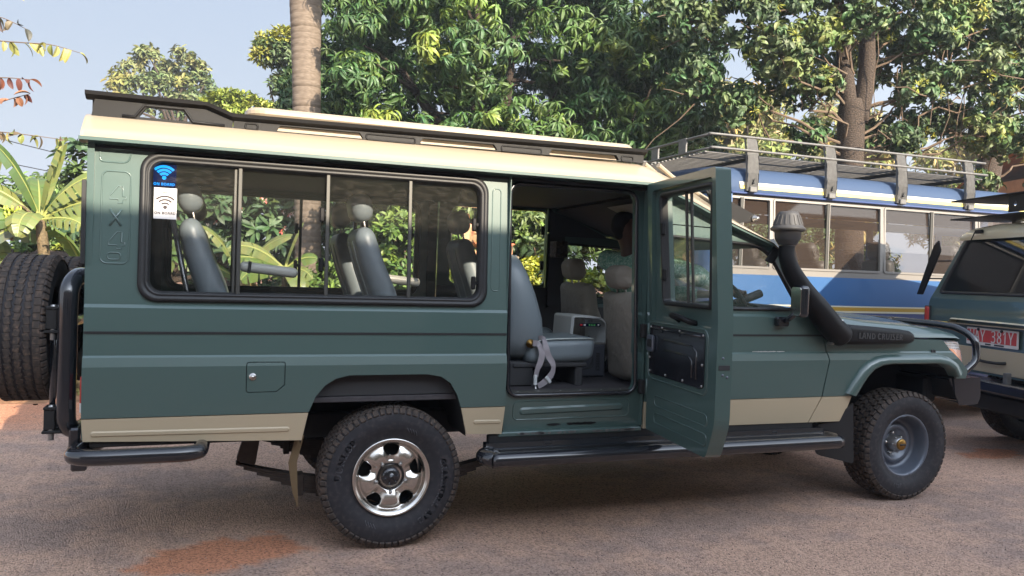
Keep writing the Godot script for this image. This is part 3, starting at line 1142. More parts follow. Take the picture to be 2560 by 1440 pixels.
		put("front_rail", s, "black plastic", rail)
		s = S(true)
		for k in [[-0.18, 0.09], [0.60, 0.85], [1.38, 1.46], [-0.80, -0.74]]:
			var y: float = 2.238 + 0.0065 * k[0]
			ridge(s, rr(k[0], y - 0.012, k[1], y + 0.018, 0.012), true, 0.005, func(p: Vector2) -> Vector3: return Vector3(p.x, p.y, z + 0.0155 * o))
		put("moulded_panel", s, "black plastic", rail)
	s = S()
	slab(s, PackedVector2Array([Vector2(0.14, 2.215), Vector2(1.56, 2.215), Vector2(1.56, 2.332), Vector2(0.14, 2.332)]), 0.03, Transform3D(Basis(Vector3.UP, PI / 2), Vector3(-1.49, 0, 0)))
	put("rear_crossrail", s, "black plastic", van)
	# steel bracket for a light bar at the front of the roof
	s = S()
	bslab(s, rp([Vector3(2.02, 2.105, 0.01), Vector3(2.07, 2.085, 0.01), Vector3(2.392, 1.958, 0.018), Vector3(2.392, 1.918, 0.018), Vector3(2.24, 1.905, 0.01), Vector3(2.10, 1.93, 0.01)]), 0.006, 0.001, T(Vector3(0, 0, -0.115)))
	bslab(s, rp([Vector3(2.02, 2.105, 0.01), Vector3(2.07, 2.085, 0.01), Vector3(2.392, 1.958, 0.018), Vector3(2.392, 1.918, 0.018), Vector3(2.24, 1.905, 0.01), Vector3(2.10, 1.93, 0.01)]), 0.006, 0.001, T(Vector3(0, 0, -0.145)))
	var br := put("roof_bracket", s, "black plastic", van)
	s = S(true)
	lathe(s, [Vector2(0.0, 0.03), Vector2(0.012, 0.03), Vector2(0.013, 0.0), Vector2(0.022, -0.002), Vector2(0.022, -0.012), Vector2(0.012, -0.014), Vector2(0.012, -0.07)], 14, T(Vector3(2.378, 1.937, -0.10)))
	put("bolt", s, "bare steel", br)


const FRONT_ARCH := [Vector2(3.150, 0.767), Vector2(3.20, 0.845), Vector2(3.245, 0.905), Vector2(3.30, 0.952), Vector2(3.37, 0.980), Vector2(3.45, 0.988), Vector2(3.88, 0.988), Vector2(3.97, 0.974), Vector2(4.04, 0.940), Vector2(4.085, 0.885)]


func van_front() -> void:
	for sd in 2:
		var f: Callable = near if sd == 0 else far
		var o := 1.0 if sd == 0 else -1.0
		var rim := Vector3(0, 0, -0.03 * o)
		# the closed front door
		var win := rp([Vector3(1.66, 1.340, 0.03), Vector3(2.715, 1.340, 0.03), Vector3(2.465, 1.705, 0.05), Vector3(2.36, 1.765, 0.06), Vector3(1.66, 1.795, 0.03)], 5)
		var skin := PackedVector2Array([Vector2(1.545, 0.767), Vector2(2.888, 0.767), Vector2(2.932, 1.01), Vector2(2.893, 1.18), Vector2(2.862, 1.298), Vector2(2.795, 1.302), Vector2(2.515, 1.735), Vector2(2.45, 1.775), Vector2(2.35, 1.805), Vector2(2.10, 1.848), Vector2(1.545, 1.862)])
		var s := S()
		panel(s, skin, [win], YC + [1.6], [], f, rim)
		var d := put("front_door", s, "green paint", van)
		s = S()
		panel(s, PackedVector2Array([Vector2(1.545, 0.763), Vector2(2.888, 0.763), Vector2(2.800, 0.592), Vector2(1.545, 0.600)]), [], YC, [], f, rim)
		put("lower_panel", s, "sill cream paint", d)
		s = S(true)
		var loops := []
		for k in [[0.0, 0.001], [-0.004, 0.009], [0.010, 0.009], [0.018, -0.010]]:
			loops.append(lift(inset(win, k[0]), f, Vector3(0, 0, k[1] * o)))
		loft(s, loops, true, false)
		put("window_seal", s, "black rubber", d)
		s = S()
		panel(s, win, [], [], [], f)
		put("pane", s, "door glass", d, T(Vector3(0, 0, -0.014 * o)))
		s = S()
		box(s, Vector3(2.22, 1.176, f.call(Vector2(2.2, 1.176)).z), Vector3(1.34, 0.012, 0.006))
		put("trim_strip", s, "black rubber", d)
		# fender with the lamp cut-out
		var fen := PackedVector2Array([Vector2(2.896, 0.767)])
		for p in FRONT_ARCH:
			fen.append(p)
		for p in [Vector2(4.115, 0.868), Vector2(4.200, 0.868), Vector2(4.208, 0.930), Vector2(3.972, 1.146), Vector2(3.72, 1.152), Vector2(3.30, 1.182), Vector2(2.96, 1.262), Vector2(2.872, 1.292), Vector2(2.900, 1.18), Vector2(2.940, 1.01)]:
			fen.append(p)
		s = S()
		panel(s, fen, [], YC, [3.5], f, rim)
		var fd := put("fender", s, "green paint", van)
		s = S()
		panel(s, PackedVector2Array([Vector2(2.896, 0.763), Vector2(3.146, 0.763), Vector2(3.09, 0.590), Vector2(2.808, 0.592)]), [], YC, [], f, rim)
		put("lower_panel", s, "sill cream paint", fd)
		# flared lip over the wheel
		var a := PackedVector3Array()
		var b := PackedVector3Array()
		var c := PackedVector3Array()
		var c2 := PackedVector3Array()
		var e := PackedVector3Array()
		for i in FRONT_ARCH.size():
			var p: Vector2 = FRONT_ARCH[i]
			var out := (p - Vector2(3.68, 0.60)).normalized()
			a.append(f.call(p + out * 0.066))
			b.append(f.call(p + out * 0.052) + Vector3(0, 0, 0.030 * o))
			c.append(f.call(p + out * 0.006) + Vector3(0, 0, 0.042 * o))
			c2.append(f.call(p - out * 0.004) + Vector3(0, 0, 0.034 * o))
			e.append(f.call(p - out * 0.004) + Vector3(0, 0, -0.05 * o))
		s = S(true)
		ring_strip(s, a, b, false)
		ring_strip(s, b, c, false)
		ring_strip(s, c, c2, false)
		ring_strip(s, c2, e, false)
		put("arch_flare", s, "green paint", fd)
		s = S()
		var arch := PackedVector3Array()
		var arch_in := PackedVector3Array()
		for p in [Vector2(3.10, 0.60)] + FRONT_ARCH + [Vector2(4.12, 0.72)]:
			arch.append(f.call(p) - Vector3(0, 0, 0.004 * o))
			arch_in.append(Vector3(p.x, p.y, -0.85 + 0.38 * o))
		ring_strip(s, arch, arch_in, false)
		fan(s, arch_in)
		put("wheel_arch", s, "under body", fd)
		# head lamp: clear glass over an amber turn signal
		var lamp := holder("headlight", van)
		var lp := [Vector2(3.984, 1.142), Vector2(4.10, 1.140), Vector2(4.172, 1.118), Vector2(4.206, 1.070), Vector2(4.214, 0.945)]
		var lf := func(p: Vector2) -> Vector3: return f.call(p) + Vector3(0, 0, (-0.004 - 0.05 * pow(clampf((p.x - 4.02) / 0.2, 0, 1), 2.0)) * o)
		s = S(true)
		panel(s, PackedVector2Array(lp), [], [1.04, 1.09], [4.06, 4.10, 4.14, 4.18], lf, Vector3(0, 0, -0.03 * o))
		put("lens", s, "lamp glass", lamp)
		s = S(true)
		panel(s, PackedVector2Array([Vector2(4.040, 1.085), Vector2(4.203, 1.068), Vector2(4.213, 0.948)]), [], [], [4.08, 4.11, 4.14, 4.17], func(p: Vector2) -> Vector3: return lf.call(p) + Vector3(0, 0, 0.002 * o))
		put("turn_signal", s, "amber lens", lamp)
		s = S(true)
		panel(s, PackedVector2Array([Vector2(4.0, 1.135), Vector2(4.17, 1.11), Vector2(4.195, 1.07), Vector2(4.045, 1.08)]), [], [], [4.08, 4.11, 4.14, 4.17], func(p: Vector2) -> Vector3: return lf.call(p) + Vector3(0, 0, -0.022 * o))
		put("reflector", s, "chrome", lamp)
		s = S(true)
		for y in [1.088, 1.101, 1.114, 1.127]:
			var pt := []
			for i in 8:
				pt.append(lf.call(Vector2(lerpf(4.02, 4.19 - (y - 1.08) * 0.6, i / 7.0), y)) + Vector3(0, 0, -0.006 * o))
			tube(s, pt, 0.003, 6)
		put("lens_ribs", s, "white paint", lamp)
		s = S()
		slab(s, rp([Vector3(4.055, 0.868, 0), Vector3(4.365, 0.872, 0.01), Vector3(4.372, 0.715, 0.02), Vector3(4.335, 0.672, 0.01), Vector3(4.165, 0.668, 0.01)]), 0.01, T(Vector3(0, 0, -0.85 + 0.835 * o)))
		var bp := put("bumper_end", s, "black gloss", van)
		s = S(true)
		tube(s, curve([Vector3(4.215, 0.870, -0.85 + 0.78 * o), Vector3(4.30, 0.925, -0.85 + 0.78 * o), Vector3(4.375, 0.985, -0.85 + 0.78 * o), Vector3(4.40, 1.06, -0.85 + 0.77 * o), Vector3(4.395, 1.14, -0.85 + 0.75 * o), Vector3(4.375, 1.205, -0.85 + 0.66 * o), Vector3(4.36, 1.235, -0.85 + 0.50 * o), Vector3(4.36, 1.245, -0.85)], 5), 0.027, 12)
		put("bull_bar", s, "black gloss", bp)
		# windscreen pillar
		s = S()
		var pa := [Vector3(2.452, 1.80, -0.85 + 0.795 * o), Vector3(2.862, 1.285, -0.85 + 0.826 * o)]
		for q in [[Vector3(0, 0, 0), Vector3(0.062, 0.01, -0.02 * o)], [Vector3(0.062, 0.01, -0.02 * o), Vector3(0.055, 0.0, -0.075 * o)], [Vector3(0.055, 0, -0.075 * o), Vector3(0, 0, -0.06 * o)], [Vector3(0, 0, -0.06 * o), Vector3(0, 0, 0)]]:
			quad(s, pa[0] + q[0], pa[1] + q[0], pa[1] + q[1], pa[0] + q[1])
		put("windscreen_pillar", s, "black gloss", van)
	# windscreen
	var s3 := S()
	quad(s3, Vector3(2.49, 1.79, -0.13), Vector3(2.885, 1.29, -0.10), Vector3(2.885, 1.29, -1.60), Vector3(2.49, 1.79, -1.57))
	put("windscreen", s3, "door glass", van)
	# bonnet
	var secs := []
	for k in [[2.86, 1.288, 1.362], [2.95, 1.268, 1.358], [3.30, 1.190, 1.335], [3.72, 1.160, 1.305], [4.00, 1.160, 1.265], [4.10, 1.158, 1.235], [4.135, 1.150, 1.20]]:
		var l := PackedVector3Array()
		for q in [[-0.006, 0.0], [-0.010, 0.12], [-0.030, 0.35], [-0.075, 0.55], [-0.17, 0.66], [-0.30, 0.74], [-0.42, 0.92], [-0.62, 0.985], [-0.85, 1.0]]:
			l.append(Vector3(k[0] - 0.02 * (1.0 - absf(q[0] + 0.85)), lerpf(k[1] + 0.004, k[2], q[1]), q[0]))
		for i in range(7, -1, -1):
			l.append(Vector3(l[i].x, l[i].y, -1.70 - l[i].z))
		secs.append(l)
	s3 = S(true)
	loft(s3, secs, false, false)
	var bn := put("bonnet", s3, "green paint", van)
	s3 = S()
	for i in secs[0].size() - 1:
		quad(s3, secs[-1][i], secs[-1][i + 1], Vector3(4.14, 1.135, secs[-1][i + 1].z), Vector3(4.14, 1.135, secs[-1][i].z))
	put("bonnet_front", s3, "green paint", bn)
	s3 = S()
	box(s3, Vector3(4.165, 1.01, -0.85), Vector3(0.06, 0.24, 1.15), 0.02)
	for i in 5:
		box(s3, Vector3(4.20, 0.92 + i * 0.045, -0.85), Vector3(0.02, 0.018, 1.0), 0.004)
	put("grille", s3, "black plastic", van)
	s3 = S()
	box(s3, Vector3(4.345, 0.77, -0.85), Vector3(0.06, 0.20, 1.66), 0.01)
	box(s3, Vector3(4.22, 0.862, -0.85), Vector3(0.30, 0.012, 1.66))
	put("front_bumper", s3, "black gloss", van)
	s3 = S()
	box(s3, Vector3(4.10, 0.76, -0.85), Vector3(0.12, 0.20, 1.3), 0.02)
	put("cross_member", s3, "under body", van)
	# small badge on the fender
	s3 = S()
	bslab(s3, rr(3.860, 1.048, 3.885, 1.078, 0.004), 0.006, 0.0015, T(near(Vector2(3.87, 1.06)) * Vector3(0, 0, 1)))
	var bd := put("side_marker", s3, "black rubber", van)
	s3 = S()
	bslab(s3, rr(3.888, 1.050, 3.902, 1.076, 0.004), 0.006, 0.0015, T(near(Vector2(3.87, 1.06)) * Vector3(0, 0, 1)))
	put("marker_clip", s3, "black rubber", bd)
	# white scrape on the door crease
	s3 = S()
	var r := RandomNumberGenerator.new()
	r.seed = 8
	for k in 16:
		var x := r.randf_range(2.33, 2.56)
		var w := r.randf_range(0.01, 0.04)
		var q := PackedVector2Array()
		for i in 7:
			q.append(Vector2(x + cos(TAU * i / 7) * w, 1.070 + sin(TAU * i / 7) * 0.0035 * r.randf_range(0.5, 1.1)))
		panel(s3, q, [], [], [], func(p: Vector2) -> Vector3: return near(p) + Vector3(0, 0, 0.0015))
	put("scrape", s3, "white paint", van)
	snorkel()
	mirror()


func snorkel() -> void:
	var sn := holder("snorkel", van)
	var s := S(true)
	var at := T(Vector3(2.515, 1.80, 0.055), Vector3(-PI / 2, 0, 0))
	lathe(s, [Vector2(0.054, -0.035), Vector2(0.072, -0.008), Vector2(0.080, 0.004), Vector2(0.083, 0.046), Vector2(0.090, 0.052), Vector2(0.106, 0.058), Vector2(0.110, 0.072), Vector2(0.098, 0.082), Vector2(0.093, 0.090), Vector2(0.069, 0.160), Vector2(0.063, 0.172), Vector2(0.052, 0.180), Vector2(0.0, 0.185)], 36, at)
	put("intake_head", s, "faded plastic", sn)
	s = S()
	for k in 18:
		var a := TAU * k / 18
		var b := Basis(Vector3.UP, a)
		box(s, Vector3.ZERO, Vector3(0.005, 0.066, 0.009), 0.001, Transform3D(b, Vector3(2.515, 1.80, 0.055)) * Transform3D(Basis(Vector3.BACK, 0.33), Vector3(0.0825, 0.124, 0)))
	put("intake_slats", s, "faded plastic", sn)
	s = S(true)
	tube(s, curve([Vector3(2.512, 1.76, 0.055), Vector3(2.516, 1.685, 0.056), Vector3(2.560, 1.590, 0.060), Vector3(2.655, 1.475, 0.064), Vector3(2.760, 1.365, 0.068), Vector3(2.880, 1.250, 0.066), Vector3(3.00, 1.175, 0.045)], 6), [0.052, 0.050, 0.050, 0.050, 0.051, 0.052, 0.052, 0.053, 0.053, 0.054, 0.055, 0.056, 0.057, 0.058, 0.059, 0.060, 0.061, 0.062, 0.063, 0.065, 0.067, 0.069, 0.071, 0.075, 0.076, 0.077, 0.078, 0.079, 0.080, 0.080, 0.080, 0.080, 0.080, 0.080, 0.080, 0.080, 0.075], 18)
	put("riser_pipe", s, "black plastic", sn)
	s = S(true)
	var secs := []
	for k in [[2.885, 1.168, 1.30, 0.035], [2.93, 1.140, 1.272, 0.055], [3.00, 1.122, 1.262, 0.068], [3.10, 1.118, 1.252, 0.072], [3.30, 1.118, 1.240, 0.072], [3.50, 1.122, 1.226, 0.070], [3.60, 1.124, 1.214, 0.060], [3.645, 1.130, 1.198, 0.045], [3.665, 1.145, 1.180, 0.020]]:
		var l := PackedVector3Array()
		for p in rr(-0.05, k[1], k[3], k[2], minf(0.034, (k[2] - k[1]) * 0.48), 4):
			l.append(Vector3(k[0], p.y, p.x))
		secs.append(l)
	loft(s, secs)
	var bs := put("base_duct", s, "black plastic", sn)
	write("lettering", "LAND CRUISER", 0.040, "faded plastic", bs, T(Vector3(3.31, 1.176, 0.0725), Vector3(0, 0, -0.03)), "Droid Sans", 700, 0.006)
	s = S(true)
	for p in [Vector3(2.885, 1.285, 0.118), Vector3(2.93, 1.283, 0.116), Vector3(2.918, 1.130, 0.055)]:
		lathe(s, [Vector2(0.0, 0.008), Vector2(0.008, 0.006), Vector2(0.012, 0.0), Vector2(0.012, -0.04)], 12, T(p))
	put("bolt", s, "bare steel", sn)
	s = S()
	bslab(s, rp([Vector3(2.40, 1.66, 0.01), Vector3(2.46, 1.64, 0.01), Vector3(2.53, 1.73, 0.01), Vector3(2.47, 1.765, 0.01)]), 0.014, 0.003, T(Vector3(0, 0, -0.015)))
	put("pillar_bracket", s, "black plastic", sn)


func mirror() -> void:
	var mr := holder("wing_mirror", van)
	var s := S(true)
	rbox(s, Vector3(0.070, 0.205, 0.125), 0.026, T(Vector3(2.565, 1.405, 0.135), Vector3(0.02, -0.12, 0.0)), 4)
	put("housing", s, "black gloss", mr)
	s = S()
	slab(s, rr(-0.052, -0.090, 0.052, 0.090, 0.020), 0.004, T(Vector3(2.5285, 1.405, 0.140), Vector3(0.0, -PI / 2 - 0.12, 0.0)))
	put("mirror_glass", s, "chrome", mr)
	s = S(true)
	tube(s, [Vector3(2.545, 1.325, 0.12), Vector3(2.54, 1.285, 0.06), Vector3(2.53, 1.27, 0.02)], 0.018, 10)
	put("arm", s, "black gloss", mr)
	s = S()
	box(s, Vector3(2.527, 1.268, 0.016), Vector3(0.10, 0.062, 0.045), 0.01)
	put("mount", s, "black gloss", mr)


# ---------------------------------------------------------------- the open rear door

func van_open_door() -> void:
	var dir := Vector3(-0.12, 0, 0.993).normalized()
	var inward := Vector3(-dir.z, 0, dir.x)
	var base := Vector3(1.535, 0, 0.015)
	var at := func(p: Vector2, w: float) -> Vector3:
		# p = (distance from the hinge, height); w = how far outside the inner face
		return base + dir * p.x + Vector3.UP * p.y + inward * (0.045 * clampf((p.y - 1.30) / 0.78, 0, 1) - w)
	var inner := func(p: Vector2) -> Vector3: return at.call(p, 0.0)
	var mid := func(p: Vector2) -> Vector3: return at.call(p, 0.028)
	var outer := func(p: Vector2) -> Vector3: return at.call(p, 0.085)
	var door := holder("open_rear_door", van)
	var edge := rp([Vector3(0.012, 0.610, 0.015), Vector3(0.775, 0.610, 0.03), Vector3(0.855, 0.79, 0.05), Vector3(0.858, 1.30, 0.0), Vector3(0.858, 2.085, 0.014), Vector3(0.02, 2.085, 0.015)])
	var win := rp([Vector3(0.195, 1.380, 0.03), Vector3(0.765, 1.380, 0.03), Vector3(0.805, 2.005, 0.03), Vector3(0.175, 2.005, 0.03)])
	var recess := rp([Vector3(0.045, 0.955, 0.03), Vector3(0.735, 0.955, 0.03), Vector3(0.735, 1.245, 0.03), Vector3(0.045, 1.245, 0.03)])
	var ledge := rp([Vector3(0.045, 1.275, 0.004), Vector3(0.79, 1.275, 0.004), Vector3(0.825, 2.04, 0.03), Vector3(0.085, 2.04, 0.04)])
	var s := S()
	panel(s, edge, [ledge], [1.30, 1.6, 2.0], [], inner)
	ring_strip(s, lift(dense(ledge, [1.30]), inner), lift(dense(ledge, [1.30]), mid))
	panel(s, ledge, [win], [1.30, 1.6], [], mid)
	ring_strip(s, lift(win, mid), lift(win, outer))
	panel(s, edge, [win], [1.30, 1.6, 2.0], [], outer, Vector3.ZERO, true)
	ring_strip(s, lift(dense(edge, [1.30]), inner), lift(dense(edge, [1.30]), outer))
	put("door_shell", s, "green paint", door)
	s = S(true)
	for k in [[0.70, 0.045], [0.80, 0.04]]:
		ridge(s, rr(0.13, k[0] - 0.03, 0.78, k[0] + 0.03, 0.028), true, 0.004, inner)
	ridge(s, rr(0.022, 0.925, 0.765, 1.262, 0.05), true, 0.005, inner)
	put("pressed_rib", s, "green paint", door)
	# black access cover with its screws, ribs and latch lever
	s = S()
	var cover := holder("trim_panel", door)
	var plate := func(p: Vector2) -> Vector3: return at.call(p, -0.006)
	panel(s, recess, [], [], [], plate, inward * -0.006)
	put("cover_plate", s, "black gloss", cover)
	s = S(true)
	for l in [[[0.22, 1.165], [0.60, 1.165], [0.65, 1.14], [0.65, 0.995]], [[0.25, 1.11], [0.56, 1.11], [0.60, 1.085], [0.60, 1.00]], [[0.07, 1.225], [0.20, 1.225], [0.215, 1.21], [0.23, 1.225], [0.43, 1.225], [0.445, 1.21], [0.46, 1.225], [0.69, 1.225]]]:
		var pt := []
		for p in l:
			pt.append(at.call(Vector2(p[0], p[1]), -0.006))
		tube(s, pt, 0.006, 8)
	put("pressed_rib", s, "black gloss", cover)
	s = S(true)
	for p in [[0.06, 1.232], [0.215, 1.235], [0.445, 1.235], [0.72, 1.232], [0.72, 1.08], [0.72, 0.97], [0.50, 0.97], [0.28, 0.97], [0.06, 0.97], [0.055, 1.05], [0.055, 1.12]]:
		lathe(s, [Vector2(0, 0.006), Vector2(0.006, 0.004), Vector2(0.0075, 0.0)], 10, Transform3D(Basis(dir, Vector3.UP, inward), at.call(Vector2(p[0], p[1]), -0.007)))
	kind(put("screw_head", s, "bare steel", cover), "stuff")
	s = S()
	bslab(s, rr(0.035, 1.085, 0.125, 1.185, 0.018), 0.016, 0.004, Transform3D(Basis(dir, Vector3.UP, inward), at.call(Vector2(0, 0), -0.016)))
	var lev := put("latch_lever", s, "wheel grey steel", cover)
	s = S()
	bslab(s, rr(0.052, 1.112, 0.112, 1.160, 0.014), 0.012, 0.003, Transform3D(Basis(dir, Vector3.UP, inward), at.call(Vector2(0, 0), -0.022)))
	put("lever_recess", s, "black rubber", lev)
	s = S(true)
	var hp := []
	for p in [[0.36, 1.300, 0.03], [0.375, 1.318, 0.0], [0.40, 1.330, -0.035], [0.46, 1.330, -0.045], [0.52, 1.322, -0.04], [0.56, 1.305, -0.01], [0.57, 1.295, 0.03]]:
		hp.append(at.call(Vector2(p[0], p[1] - 0.01), p[2]))
	tube(s, curve(hp, 4), 0.016, 10)
	put("pull_handle", s, "black plastic", door)
	# window: rubber, sliding panes, post, latches
	s = S(true)
	var loops := []
	for k in [[-0.012, 0.026], [-0.012, 0.008], [0.006, 0.004], [0.012, 0.020], [0.016, 0.05]]:
		loops.append(lift(inset(win, k[0]), func(p: Vector2) -> Vector3: return at.call(p, k[1])))
	loft(s, loops, true, false)
	var wf := put("window_frame", s, "black rubber", door)
	s = S()
	panel(s, win, [], [], [], func(p: Vector2) -> Vector3: return at.call(p, 0.045))
	put("pane", s, "door glass", door)
	for k in [[0.475, 0.030], [0.50, 0.048]]:
		s = S()
		var a: Vector3 = at.call(Vector2(k[0], 1.385), k[1])
		var b: Vector3 = at.call(Vector2(k[0], 2.0), k[1])
		var up := (b - a).normalized()
		box(s, Vector3.ZERO, Vector3(0.016, a.distance_to(b), 0.014), 0.003, Transform3D(Basis(dir, up, dir.cross(up)), (a + b) / 2))
		put("window_post", s, "dark aluminium", wf)
	for y in [1.81, 1.545]:
		s = S()
		box(s, Vector3.ZERO, Vector3(0.028, 0.07, 0.026), 0.006, Transform3D(Basis(dir, Vector3.UP, inward), at.call(Vector2(0.205, y), 0.012)))
		put("latch", s, "black plastic", wf)
	# latch slot in the door's edge
	s = S()
	box(s, Vector3.ZERO, Vector3(0.004, 0.024, 0.062), 0.001, Transform3D(Basis(dir, Vector3.UP, inward), at.call(Vector2(0.858, 1.083), 0.043)))
	put("latch_slot", s, "dark lining", door)
	s = S(true)
	for p in [[1.13, 0.035], [1.045, 0.035], [1.035, 0.060]]:
		lathe(s, [Vector2(0, 0.003), Vector2(0.006, 0.002), Vector2(0.007, 0.0)], 10, Transform3D(Basis(inward, Vector3.UP, dir), at.call(Vector2(0.858, p[0]), p[1])))
	put("edge_screw", s, "wheel grey steel", door)


# ---------------------------------------------------------------- inside

func seat(z: float, x: float, back: String, label := "") -> Node3D:
	# a reclined passenger seat facing forward; x is where its back meets the cushion
	var st := holder("passenger_seat", van, T(Vector3(x, 0.84, z)))
	if label:
		st.set_meta("label", label)
	var lean := Transform3D(Basis(Vector3.BACK, 0.215), Vector3(0, 0.20, 0))
	var shape := func(v: Vector3) -> Vector3:
		var k := clampf((v.y + 0.35) / 0.7, 0, 1)
		return Vector3(v.x * lerpf(1.05, 0.75, k), v.y, v.z * lerpf(1.0, 0.84, k * k)) + Vector3(0.025 * sin(k * 5.0), 0, 0)
	var s := S(true)
	rbox(s, Vector3(0.16, 0.76, 0.47), 0.075, lean * T(Vector3(0.0, 0.36, 0)), 4, shape)
	put("backrest", s, back, st)
	s = S(true)
	for k in [-0.5, 0.5]:
		var pt := []
		for i in 9:
			var y := 0.05 + i * 0.078
			pt.append(lean * (Vector3(-0.082 * lerpf(1.0, 0.80, i / 8.0) + 0.02 * sin(i * 0.6), y, 0.16 * k)))
		tube(s, pt, 0.006, 6)
	var hoop := []
	for i in 17:
		var t := -0.2 + (PI + 0.4) * i / 16
		hoop.append(lean * Vector3(-0.03, 0.36 + sin(t) * 0.365, cos(t) * 0.185 + signf(cos(t)) * 0.018))
	tube(s, hoop, 0.006, 6)
	put("piping", s, "piping", st)
	s = S(true)
	rbox(s, Vector3(0.50, 0.15, 0.47), 0.06, T(Vector3(0.26, 0.215, 0), Vector3(0, 0, 0.06)), 4)
	put("cushion", s, "seat vinyl", st)
	s = S(true)
	rbox(s, Vector3(0.125, 0.165, 0.25), 0.060, lean * T(Vector3(0.0, 0.855, 0)), 4, func(v: Vector3) -> Vector3: return Vector3(v.x, v.y, v.z * lerpf(1.0, 0.86, clampf(-v.y / 0.09, 0, 1))))
	put("headrest", s, back, st)
	s = S(true)
	for k in [-0.06, 0.06]:
		tube(s, [lean * Vector3(0.0, 0.66, k), lean * Vector3(0.0, 0.83, k)], 0.007, 8)
	put("headrest_post", s, "bare steel", st)
	s = S()
	box(s, Vector3(0.22, 0.07, 0), Vector3(0.42, 0.14, 0.36), 0.01)
	put("seat_base", s, "dark lining", st)
	return st


func armrest(at: Vector3) -> void:
	var s := S(true)
	rbox(s, Vector3(0.30, 0.055, 0.055), 0.025, T(at, Vector3(0, 0, -0.10)), 4)
	var a := put("armrest", s, "armrest vinyl", van)
	s = S()
	box(s, Vector3.ZERO, Vector3(0.016, 0.064, 0.062), 0.002, T(at + Vector3(-0.10, 0.01, 0), Vector3(0, 0, -0.10)))
	put("armrest_band", s, "black rubber", a)


